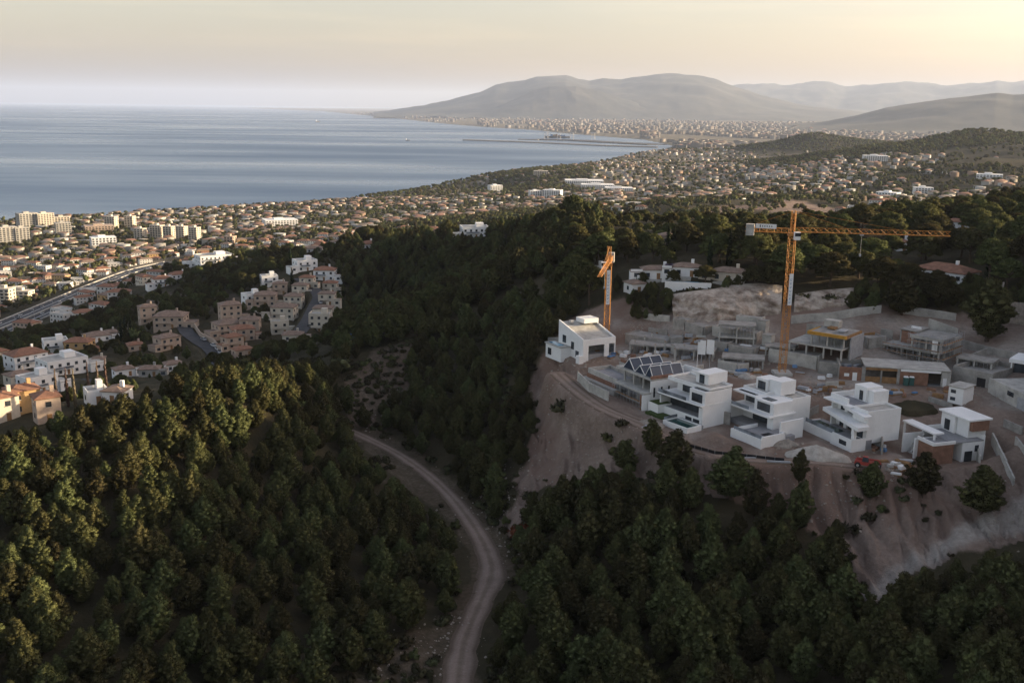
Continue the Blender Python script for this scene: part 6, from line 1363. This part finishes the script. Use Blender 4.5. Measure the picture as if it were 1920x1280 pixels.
def cypress(seed, mat='cypress'):
    r = random.Random(seed); cl = [(r.uniform(-.25, .25), r.uniform(-.25, .25), .6 + k * .55, .85 * (1 - (k / 19) ** 2.2) + .12, .7) for k in range(18)]
    return crown_mesh("crown", cl, .35, 70, mat, seed)
def lowtree(seed, mat):
    r = random.Random(seed); cl = [(r.uniform(-1.5, 1.5), r.uniform(-1.5, 1.5), r.uniform(1.6, 4.2), r.uniform(1.1, 1.7), r.uniform(.9, 1.4)) for k in range(8)]
    return crown_mesh("crown", cl, .8, 9, mat, seed, core=.9)
PINE = [aleppo(100 + k) for k in range(7)]
STONE = [stone(200 + k) for k in range(6)]
BUSH = [bush(300 + k, 'scrub') for k in range(3)] + [bush(310, 'pine')]
CYP = [cypress(400), cypress(401)]
LOW = [lowtree(500, 'pine'), lowtree(501, 'stone_pine'), lowtree(502, 'scrub'), lowtree(503, 'pine')]
CYPT = trunk_mesh("trunk", 3, .14, [], 1, .02); POPLAR = cypress(402, 'drygrass')

def tree(name, label, group, x, y, s, proto, rz=None, z=None, cat="tree", sz=None):
    zz = float(zat(x, y)) if z is None else z
    t = thing(name, label, cat, (x, y, zz - .1), random.uniform(0, 6.28) if rz is None else rz, group); t.scale = (s, s, s * (sz or random.uniform(.88, 1.12)))
    link(bpy.data.objects.new("crown", proto[0]), t); link(bpy.data.objects.new("trunk", proto[1]), t)
    return t
def gn_stuff(name, P, S, I, meshes, seed):
    """one object of countless trees: real meshes set on points"""
    me = bpy.data.meshes.new(name); me.vertices.add(len(P)); me.vertices.foreach_set("co", np.asarray(P, np.float32).ravel())
    r = np.random.default_rng(seed)
    a = me.attributes.new("rz", 'FLOAT', 'POINT'); a.data.foreach_set("value", r.uniform(0, 6.28, len(P)).astype(np.float32))
    a = me.attributes.new("sc", 'FLOAT', 'POINT'); a.data.foreach_set("value", np.asarray(S, np.float32))
    a = me.attributes.new("pick", 'INT', 'POINT'); a.data.foreach_set("value", np.asarray(I, np.int32))
    o = link(bpy.data.objects.new(name, me)); tag(o, kind="stuff")
    ng = bpy.data.node_groups.new(name, 'GeometryNodeTree'); ng.interface.new_socket("Geometry", in_out='INPUT', socket_type='NodeSocketGeometry'); ng.interface.new_socket("Geometry", in_out='OUTPUT', socket_type='NodeSocketGeometry')
    gi, go = ng.nodes.new('NodeGroupInput'), ng.nodes.new('NodeGroupOutput'); ip = ng.nodes.new('GeometryNodeInstanceOnPoints'); jn = ng.nodes.new('GeometryNodeJoinGeometry')
    for src in reversed(meshes):
        oi = ng.nodes.new('GeometryNodeObjectInfo'); oi.inputs['Object'].default_value = src; oi.inputs['As Instance'].default_value = True; ng.links.new(oi.outputs['Geometry'], jn.inputs[0])
    def attr(n, t):
        q = ng.nodes.new('GeometryNodeInputNamedAttribute'); q.data_type = t; q.inputs['Name'].default_value = n; return q.outputs[0]
    cx = ng.nodes.new('ShaderNodeCombineXYZ'); ng.links.new(attr("rz", 'FLOAT'), cx.inputs[2])
    er = ng.nodes.new('FunctionNodeEulerToRotation'); ng.links.new(cx.outputs[0], er.inputs[0])
    ng.links.new(gi.outputs[0], ip.inputs['Points']); ng.links.new(jn.outputs[0], ip.inputs['Instance']); ip.inputs['Pick Instance'].default_value = True
    ng.links.new(attr("pick", 'INT'), ip.inputs['Instance Index']); ng.links.new(er.outputs[0], ip.inputs['Rotation']); ng.links.new(attr("sc", 'FLOAT'), ip.inputs['Scale'])
    ng.links.new(ip.outputs[0], go.inputs[0])
    md = o.modifiers.new("scatter", 'NODES'); md.node_group = ng
    return o

def jgrid(x0, x1, y0, y1, s, seed):
    r = np.random.default_rng(seed); X, Y = np.meshgrid(np.arange(x0, x1, s), np.arange(y0, y1, s)); X = X.ravel() + r.uniform(-.46, .46, X.size) * s; Y = Y.ravel() + r.uniform(-.46, .46, Y.size) * s
    return X, Y
# named trees first: the ones that stand alone
LONE = [("lone round pine on the bare slope below the red machine", 1632, 935, 52, 72), ("lone pine on the bare slope under the brick-block villa", 1728, 930, 66, 82), ("lone broad pine on the bare slope at the lower right", 1840, 962, 84, 92), ("young pine on the brow of the slope right of the net fence", 1498, 905, 36, 58),
        ("tall dark pine on the slope in front of the loggia villa's pool", 1222, 850, 46, 60), ("broad dark pine below the small green pool", 1262, 905, 84, 96), ("broad dark pine on the slope left of the lone slope pines", 1370, 935, 92, 92), ("bushy pine at the head of the bare gully below the pale villa", 1170, 880, 60, 62),
        ("big dark pine right of the scaffolded shell under the stone wall", 1850, 640, 96, 110), ("round-topped pine in front of the red-roofed ridge villa", 1690, 590, 70, 74)]
used = []
for k, (lb, px, py, w, h) in enumerate(LONE):
    p = ghit(px, py); d = math.sqrt(p[0] ** 2 + p[1] ** 2 + (H - p[2]) ** 2); s = h * d / F / 8.6; t = tree("pine_tree", lb, None, p[0], p[1], s, PINE[k % 7], sz=1.0)
    fx = (w * d / F) / (6.2 * s); t.scale = (s * fx, s * fx, s); used.append((p[0], p[1])); keep(p, w * d / F * .45)
# near forest
bare_at = lambda X, Y: np.array([bare[min(max(np.searchsorted(lr, math.log(math.hypot(x, y))) - 1, 0), NR - 1), min(max(np.searchsorted(az, math.atan2(x, y)) - 1, 0), NA - 1)] + pale[min(max(np.searchsorted(lr, math.log(math.hypot(x, y))) - 1, 0), NR - 1), min(max(np.searchsorted(az, math.atan2(x, y)) - 1, 0), NA - 1)] for x, y in zip(X, Y)])
VIS_SLOPE = [(1045, 640), (1080, 715), (1200, 800), (1300, 845), (1500, 880), (1620, 885), (1740, 870), (1850, 800), (1990, 760), (1990, 1020), (1870, 1030), (1800, 1050), (1750, 1062), (1700, 1085), (1640, 1125), (1600, 1105), (1600, 1000), (1560, 925), (1480, 895), (1300, 858), (1190, 830), (1120, 870), (1050, 890), (1000, 920), (960, 1000), (935, 960), (980, 880), (1000, 800), (1000, 720)]
VIS_ROAD = [(655, 800), (700, 812), (760, 845), (830, 880), (880, 925), (930, 980), (962, 1040), (985, 1075), (950, 1115), (912, 1155), (897, 1200), (905, 1300), (640, 1300), (705, 1235), (790, 1190), (860, 1140), (872, 1080), (862, 1020), (830, 970), (770, 912), (690, 852), (650, 815)]
VIS_TOWN = [(-100, 500), (628, 500), (628, 670), (560, 674), (480, 674), (420, 680), (350, 694), (300, 714), (240, 738), (200, 750), (150, 757), (110, 772), (60, 796), (0, 806), (-100, 822)]
VIS_SITE = [(1040, 640), (1075, 590), (1150, 570), (1200, 570), (1260, 575), (1470, 560), (1660, 578), (1790, 585), (1810, 640), (1990, 650), (1990, 860), (1850, 880), (1740, 885), (1600, 885), (1300, 850), (1180, 800), (1080, 720)]
def covers(X, Y, Z, h, polys):
    c = np.zeros(len(X), bool)
    for f in (.1, .35, .6, .85, 1.0):
        qx, qy = proj(X, Y, Z + h * f); w = F * .16 * h * (1 - .5 * f) / np.hypot(X, Y)
        for P in polys:
            c |= inpoly(qx, qy, P)
            if .3 < f < .7: c |= inpoly(qx - w, qy, P) | inpoly(qx + w, qy, P)
    return c
X, Y = jgrid(-190, 215, 70, 345, 4.9, 31)
D = np.hypot(X, Y); A_ = np.degrees(np.arctan2(X, Y)); m = (np.abs(A_) < 33) & (D > 92); X, Y = X[m], Y[m]
px, py = pixel_of(X, Y); ba = bare_at(X, Y)
site = inpoly(px, py, SITE_PX) & (np.hypot(X, Y) < 330)
ridge_zone = (py < 590) & (px > 1090)
rd = segdist(X, Y, ROADS)[0]; td = segdist(X, Y, TRACKS)[0]
gap = vnoise(X / 14, Y / 14, 61) * .65 + vnoise(X / 5, Y / 5, 62) * .35
GULLY = [(470, 1010), (560, 960), (640, 1010), (620, 1120), (560, 1200), (430, 1300), (380, 1280), (470, 1120)]
scr = inpoly(px, py, SCRUB)
den = np.where(scr, .30, np.where(inpoly(px, py, GULLY), .72, .95)); den = np.where((px > 930) & (py > 1000), .82, den)
m = (ba < .3 + .35 * gap) & ~site & ~ridge_zone & (rd > 4.6) & (td > 5) & (gap < den) & clear(X, Y, 1.0)
m &= ~(inpoly(px, py, SLOPE_PX) & (gap > .25))
NX, NY = X[m], Y[m]; NZ = zat(NX, NY); npx, npy = px[m], py[m]
sc0 = rng.uniform(.55, 1.08, len(NX)); sc0 = np.where((npx > 930), sc0 * 1.12, sc0 * 1.02); sc0 = np.where((npx > 640) & (npx < 1060) & (npy < 900), sc0 * .95, sc0)
for q_ in range(3):
    cv_ = covers(NX, NY, NZ, 8.6 * sc0, [VIS_SLOPE, VIS_ROAD, VIS_TOWN, VIS_SITE]); sc0 = np.where(cv_, sc0 * (.72 if q_ else .8), sc0)
k_ = ~covers(NX, NY, NZ, 8.6 * sc0, [VIS_SLOPE, VIS_ROAD, VIS_TOWN, VIS_SITE]); NX, NY, NZ, npx, npy, sc0 = NX[k_], NY[k_], NZ[k_], npx[k_], npy[k_], sc0[k_]
vis = visible(NX, NY, NZ + 6 * sc0) & (npx > -60) & (npx < 1980) & (npy < 1420)
size = sc0 / np.hypot(NX, NY)
order = np.argsort(-(size * vis))
ind = set(order[:285].tolist())
def near_zone(x, y, s):
    k = "Small" if s < .68 else "Large" if s > .98 else "Mid-sized"
    if y < 770 and x < 640: z, g = ("on the sunlit hill crest above the bare poplars" if x < 330 else "on the sunlit hill crest below the pink houses"), "pines on the left hill crest"
    elif x < 640 and y < 960: z, g = "on the half-sunlit left flank, " + ("near the left edge" if x < 200 else "below the hill crest" if x < 430 else "beside the shaded gully"), "pines on the left hill's upper flank"
    elif x < 930 and y >= 960: z, g = "in the dark forest at " + ("the lower left corner" if x < 230 and y > 1120 else "the left edge" if x < 230 else "the bottom left of the gully" if x < 470 and y > 1120 else "the head of the gully" if x < 470 else "the bottom beside the bare bank" if y > 1150 else "the left side of the road bend"), "pines left of the dirt road"
    elif x < 1000: z, g = "on the shaded slope " + ("above the scrubby bank" if y < 760 else "beside the upper dirt road"), "pines beside the upper dirt road"
    elif x < 1350: z, g = "in the forest right of the road, " + ("at the bottom edge" if y > 1180 else "near the rust-brown bush" if x < 1130 else "below the small green pool"), "pines right of the dirt road bend"
    else: z, g = "in the lower right forest, " + ("bottom right corner" if x > 1700 and y > 1150 else "beside the pale track" if x > 1560 else "at the bottom edge" if y > 1180 else "under the net fence slope"), "pines at the lower right"
    return k + " Aleppo pine " + z, g
for i in sorted(ind):
    lb, gr = near_zone(npx[i], npy[i], float(sc0[i])); tree("pine_tree", lb, gr, NX[i], NY[i], float(sc0[i]), PINE[i % 7], z=float(NZ[i]))
SRC = {}
for o in list(col.objects):
    if o.name.startswith("crown"): SRC.setdefault(o.data.name, o)
def crown_src(protos, base="crown"):
    out = []
    for q in protos:
        me = q[0] if isinstance(q, tuple) else q
        if me.name not in SRC: raise RuntimeError("no source for " + me.name)
        out.append(SRC[me.name])
    return out
rest = np.array([i for i in range(len(NX)) if i not in ind])
PTS = [np.stack([NX[rest], NY[rest], NZ[rest]], 1)]; SCS = [sc0[rest]]; IDX = [rest % 7]
# pines of the ridge
X, Y = jgrid(-20, 330, 285, 640, 10.6, 33)
px, py = pixel_of(X, Y); D = np.hypot(X, Y); A_ = np.degrees(np.arctan2(X, Y))
CLIFFZ = [(1250, 560), (1470, 545), (1610, 545), (1660, 575), (1810, 590), (1990, 610), (1990, 640), (1480, 640), (1240, 610)]
gap = vnoise(X / 20, Y / 20, 64)
m = (A_ > 3) & (A_ < 31) & (D > 285) & ((px > 1090) | (py < 520)) & (px > 1010) & (py < 600) & ~inpoly(px, py, CLIFFZ) & clear(X, Y, 3.0) & (zat(X, Y) > 150) & (gap < .8) & ~site_like(X, Y) if False else (A_ > 3) & (A_ < 31) & (D > 285) & (px > 1060) & (py < 590) & ~inpoly(px, py, CLIFFZ) & ~inpoly(px, py, SITE_PX) & clear(X, Y, 3.2) & (zat(X, Y) > 148) & (gap < .82)
SX, SY = X[m], Y[m]; SZ = zat(SX, SY); spx, spy = px[m], py[m]; ss = rng.uniform(.74, 1.25, len(SX))
VIS_BACK = [(1090, 300), (1090, 405), (1120, 425), (1200, 425), (1260, 405), (1330, 402), (1420, 400), (1560, 396), (1640, 378), (1760, 366), (1990, 352), (1990, 300)]
for q_ in range(4): ss = np.where(covers(SX, SY, SZ, 11.5 * ss, [VIS_BACK]), ss * .82, ss)
# keep the villas' fronts open to view
for lb, vx, vy, w, *_ in VIL:
    front_ = (np.abs(spx - vx) < w * .55 + 8) & (spy > vy - 2) & (spy < vy + 46); ss = np.where(front_, np.minimum(ss, .5), ss)
vis = visible(SX, SY, SZ + 10 * ss); order = np.argsort(-(ss / np.hypot(SX, SY) * vis)); ind2 = set([int(i) for i in order[:250] if vis[i]])
for i in sorted(ind2):
    k_ = "low" if ss[i] < .62 else "tall" if ss[i] > 1.02 else "mid-sized"; x_ = spx[i]; row = "far" if spy[i] < 455 else "near"
    lb = k_ + " broad-crowned stone pine " + ("left of the white ridge villas" if x_ < 1205 else "behind the white ridge villas" if x_ < 1335 else "between the pink-chimney villa and the tall crane" if x_ < 1475 else "under the tall crane's jib" if x_ < 1650 else "around the red-roofed ridge villa" if x_ < 1800 else "at the right edge beyond the red-roofed villa") + ", " + row + " rows"
    if spy[i] > 520: lb = k_ + (" dark pine on the bank just above the rock face" if x_ < 1500 else " dark pine on the bank above the site's boundary wall")
    tree("stone_pine", lb, "stone pines of the ridge", SX[i], SY[i], float(ss[i]), STONE[i % 6], z=float(SZ[i]))
for o in list(col.objects):
    if o.name.startswith("crown"): SRC.setdefault(o.data.name, o)
rest = np.array([i for i in range(len(SX)) if i not in ind2])
PTS.append(np.stack([SX[rest], SY[rest], SZ[rest]], 1)); SCS.append(ss[rest]); IDX.append(7 + rest % 6)
# middle ridge, wooded rises and trees between the houses
VIS_H = []
for e_ in HL + VIL[:1]:
    q_ = ghit(e_[1], e_[2]); hh_ = e_[6] * 2.95 * F / math.hypot(q_[0], q_[1]); w_ = e_[3] * .36
    VIS_H.append([(e_[1] - w_, e_[2] - 2 - hh_ * .35), (e_[1] + w_, e_[2] - 2 - hh_ * .35), (e_[1] + w_, e_[2] - hh_ * 1.2), (e_[1] - w_, e_[2] - hh_ * 1.2)])
def wood(x0, x1, y0, y1, sp, seed, cond, smin, smax, pick):
    X, Y = jgrid(x0, x1, y0, y1, sp, seed); A_ = np.degrees(np.arctan2(X, Y)); k = np.abs(A_) < 31; X, Y = X[k], Y[k]
    px, py = pixel_of(X, Y); Z = zat(X, Y); D = np.hypot(X, Y); g_ = vnoise(X / 30, Y / 30, seed) * .6 + vnoise(X / 9, Y / 9, seed + 1) * .4
    k = cond(px, py, D, Z, g_) & clear(X, Y, 2.0) & off_roads(X, Y, 4) & (Z > 1.2)
    X, Y, Z = X[k], Y[k], Z[k]; s = np.random.default_rng(seed).uniform(smin, smax, len(X)); k = visible(X, Y, Z + 9); X, Y, Z, s = X[k], Y[k], Z[k], s[k]
    if seed < 80:
        for q_ in (0, 1): s = np.where(covers(X, Y, Z, 9 * s, VIS_H), s * .6, s)
        k = ~covers(X, Y, Z, 9 * s, VIS_H); X, Y, Z, s = X[k], Y[k], Z[k], s[k]
    PTS.append(np.stack([X, Y, Z], 1)); SCS.append(s); IDX.append(np.random.default_rng(seed + 5).choice(pick, len(X)))
wood(-260, 130, 340, 760, 5.6, 71, lambda px, py, D, Z, g: inpoly(px, py, FIELD2) & (g < .78) & (D > 345), .7, 1.25, [0, 1, 2, 3, 4, 5, 6, 8])
wood(-420, -60, 400, 900, 6.2, 73, lambda px, py, D, Z, g: (inpoly(px, py, WOOD2) & (g < .6)), .42, .85, [0, 1, 2, 3, 7, 9])
wood(-420, 60, 345, 1000, 7.6, 75, lambda px, py, D, Z, g: ~inpoly(px, py, WOOD2) & ~inpoly(px, py, FIELD2) & (D > 345) & (px < 1060) & (g < .60), .35, .75, [0, 2, 4, 6, 7, 8])
wood(-200, -20, 255, 350, 5.5, 76, lambda px, py, D, Z, g: (px < 640) & inpoly(px, py, VIS_TOWN) & (D < 346) & (g < .75), .3, .62, [0, 2, 4, 6])
HEDGE = [(1150, 540), (1215, 530), (1300, 540), (1400, 527), (1400, 549), (1330, 554), (1262, 570), (1240, 598), (1185, 600)]
wood(10, 120, 270, 330, 2.8, 77, lambda px, py, D, Z, g: inpoly(px, py, HEDGE), .35, .62, [0, 1, 2, 3])
wood(60, 190, 275, 330, 4.0, 78, lambda px, py, D, Z, g: (px > 1470) & (px < 1990) & (py > 545) & (py < 588) & (g < .6), .35, .7, [0, 1, 2, 3])
P_, S_, I_ = np.concatenate(PTS), np.concatenate(SCS), np.concatenate(IDX)
gn_stuff("forest", P_, S_, I_, crown_src(PINE) + crown_src(STONE), 1)
# far trees: town greenery, hills, coast
PTS, SCS, IDX = [], [], []
# prototypes of the far trees stand in the town as real trees
protoP = [ghit(255, 640), ghit(520, 480), ghit(640, 700), ghit(460, 700)]
LOWSRC = []
for k, p in enumerate(protoP):
    t = tree("leafy_tree", ["rounded tree beside the small pink cottage", "rounded tree on the wooded rise by the white villa", "rounded bush-like tree at the foot of the sunlit hill crest", "rounded tree below the lowest pink house"][k], None, p[0], p[1], 1.2, (LOW[k], CYPT)); LOWSRC.append([c for c in t.children if c.name.startswith("crown")][0])
wood(-1250, 350, 800, 2450, 11, 81, lambda px, py, D, Z, g: (D > 900) & ((g < .62) | ((Z > 60) & (g < .7))) & (px < 1150), .7, 1.6, [0, 1, 2, 3])
wood(-150, 900, 600, 2300, 12, 83, lambda px, py, D, Z, g: (px > 1080) & (D > 560) & (g < .52), .8, 1.5, [0, 1, 2, 3])
wood(-100, 1700, 2200, 5200, 26, 85, lambda px, py, D, Z, g: (g < .47) & ((px > 900)), 1.1, 2.4, [0, 1, 3])
wood(600, 1750, 2700, 5200, 17, 87, lambda px, py, D, Z, g: (Z > 72) & (g < .85), 1.2, 2.2, [0, 1, 3])
wood(-560, 260, 2250, 3500, 17, 89, lambda px, py, D, Z, g: (px > 600) & (px < 1110) & (py < 372) & (g < .72), 1.1, 2.0, [0, 1, 3])
wood(-60, 260, 2450, 3300, 17, 88, lambda px, py, D, Z, g: (px > 800) & (px < 1110) & (py < 366), 1.4, 2.4, [0, 1, 3])
P_, S_, I_ = np.concatenate(PTS), np.concatenate(SCS), np.concatenate(IDX); I_ = np.asarray(I_)
gn_stuff("far_trees", P_, S_, I_, LOWSRC, 2)
# scrub on the bare slopes
X, Y = jgrid(-80, 150, 120, 345, 2.6, 91); px, py = pixel_of(X, Y); g_ = vnoise(X / 12, Y / 12, 92) * .6 + vnoise(X / 3, Y / 3, 93) * .4
ba = bare_at(X, Y); edge = (ba > .15) & (ba < .9)
m = (np.abs(np.degrees(np.arctan2(X, Y))) < 31) & ~inpoly(px, py, SITE_PX) & (segdist(X, Y, ROADS)[0] > 4.2) & (segdist(X, Y, TRACKS)[0] > 3.2) & ((edge & (g_ < .60)) | (inpoly(px, py, SCRUB) & (g_ < .62)) | (inpoly(px, py, SLOPE_PX) & (g_ < .27)) | ((ba < .15) & (g_ < .40))) & (py > 600)
BX, BY = X[m], Y[m]; BZ = zat(BX, BY); bs = rng.uniform(.5, 1.5, len(BX))
NAMEDB = [("dark shrub clump hanging on the edge of the site's slope", 1052, 770, 2.6), ("round shrub on the bare slope below the track", 1168, 800, 1.5), ("lone shrub in the middle of the lower right bare slope", 1594, 1000, 1.7), ("shrub on the slope above the pines", 1142, 826, 1.6)]
BSRC = []
for k, (lb, x, y, s) in enumerate(NAMEDB):
    p = ghit(x, y); o = put(BUSH[k], "shrub", None, tuple(p), (s, s, s)); tag(o, lb, "shrub"); BSRC.append(o)
gn_stuff("scrub", np.stack([BX, BY, BZ], 1), bs, rng.integers(0, 4, len(BX)), BSRC, 3)
# reddish dead bush, cypresses, bare poplars, blossoming tree
p = ghit(978, 1005); o = put(bush(330, 'dead'), "dead_bush", None, tuple(p), (2.4, 2.0, 2.2)); tag(o, "rust-brown dead bush at the roadside above the bend", "shrub")
for k, (px_, py_, s) in enumerate([(1252, 478, .9), (1262, 476, .8), (1366, 500, 1.0), (236, 640, 1.1), (246, 640, 1.0), (228, 640, .95), (548, 545, 1.1), (1853, 520, 1.3), (1330, 505, .9), (545, 500, 1.0)]):
    p = ghit(px_, py_); t = thing("cypress", ["slim dark cypress by the pink house in the pines", "dark cypress column behind the ridge villas", "dark cypress in the row beside the grey-green house", "tall cypress between the cream terrace houses", "very tall dark cypress right of the red-roofed ridge villa"][[0, 0, 1, 2, 2, 2, 3, 4, 1, 3][k]], "tree", tuple(p), 0, "cypresses"); t.scale = (s, s, s * 1.15)
    link(bpy.data.objects.new("crown", CYP[k % 2]), t); link(bpy.data.objects.new("trunk", CYPT), t)
for k, (px_, py_) in enumerate([(108, 765), (128, 764), (142, 766), (168, 752), (186, 750), (201, 745)]):
    p = ghit(px_, py_); t = thing("poplar", "thin leafless poplar in the row at the foot of the left hill", "tree", tuple(p), 0, "bare poplars"); t.scale = (.4, .4, .95); link(bpy.data.objects.new("crown", POPLAR), t); link(bpy.data.objects.new("trunk", CYPT), t)
p = ghit(1256, 520); t = tree("blossoming_tree", "mauve blossoming tree in front of the ridge villas", None, p[0], p[1], .85, (crown_mesh("crown", [(random.uniform(-2.6, 2.6), random.uniform(-2, 2), random.uniform(2.6, 5.2), random.uniform(.8, 1.2), random.uniform(.6, .9)) for _ in range(22)], .4, 50, 'jacaranda', 9), STONE[0][1]))
t.children[-1].scale = (.5, .5, .45)

for k, (lb, px_, py_, s_h) in enumerate([("small umbrella pine at the left corner of the white ridge villas", 1204, 536, .45), ("umbrella pine in the gap between the two white ridge villas", 1262, 530, .42), ("umbrella pine between the low white villa and the pink-chimney villa", 1322, 534, .6), ("umbrella pine right of the pink-chimney villa above the rock face", 1416, 540, .8), ("umbrella pine on the brow above the rock face's right end", 1448, 545, .9), ("umbrella pine left of the red-roofed ridge villa", 1702, 545, .85), ("umbrella pine in front of the red-roofed villa's right wing", 1822, 545, .62), ("bushy pine under the pool terrace at the rock face's left end", 1250, 562, .4)]):
    p = ghit(px_, py_); tree("stone_pine", lb, None, p[0], p[1], s_h, STONE[k % 6])
for k, (lb, px_, py_, s_h) in enumerate([("dark shrub on the cliff edge below the pool terrace, left", 1275, 556, 1.7), ("dark shrub on the cliff edge below the pool terrace, middle", 1305, 553, 1.9), ("dark shrub on the cliff edge below the pool terrace, right", 1340, 551, 1.6), ("dark shrub on the cliff edge under the pink-chimney villa", 1378, 546, 1.8), ("shrub on the ledge behind the long boundary wall", 1560, 566, 1.8), ("shrub on the ledge right of the tall crane's mast", 1510, 562, 1.6)]):
    p = ghit(px_, py_); o = put(BUSH[3 if k % 2 else k % 3], "shrub", None, tuple(p), (s_h * 1.3, s_h, s_h)); tag(o, lb, "shrub")
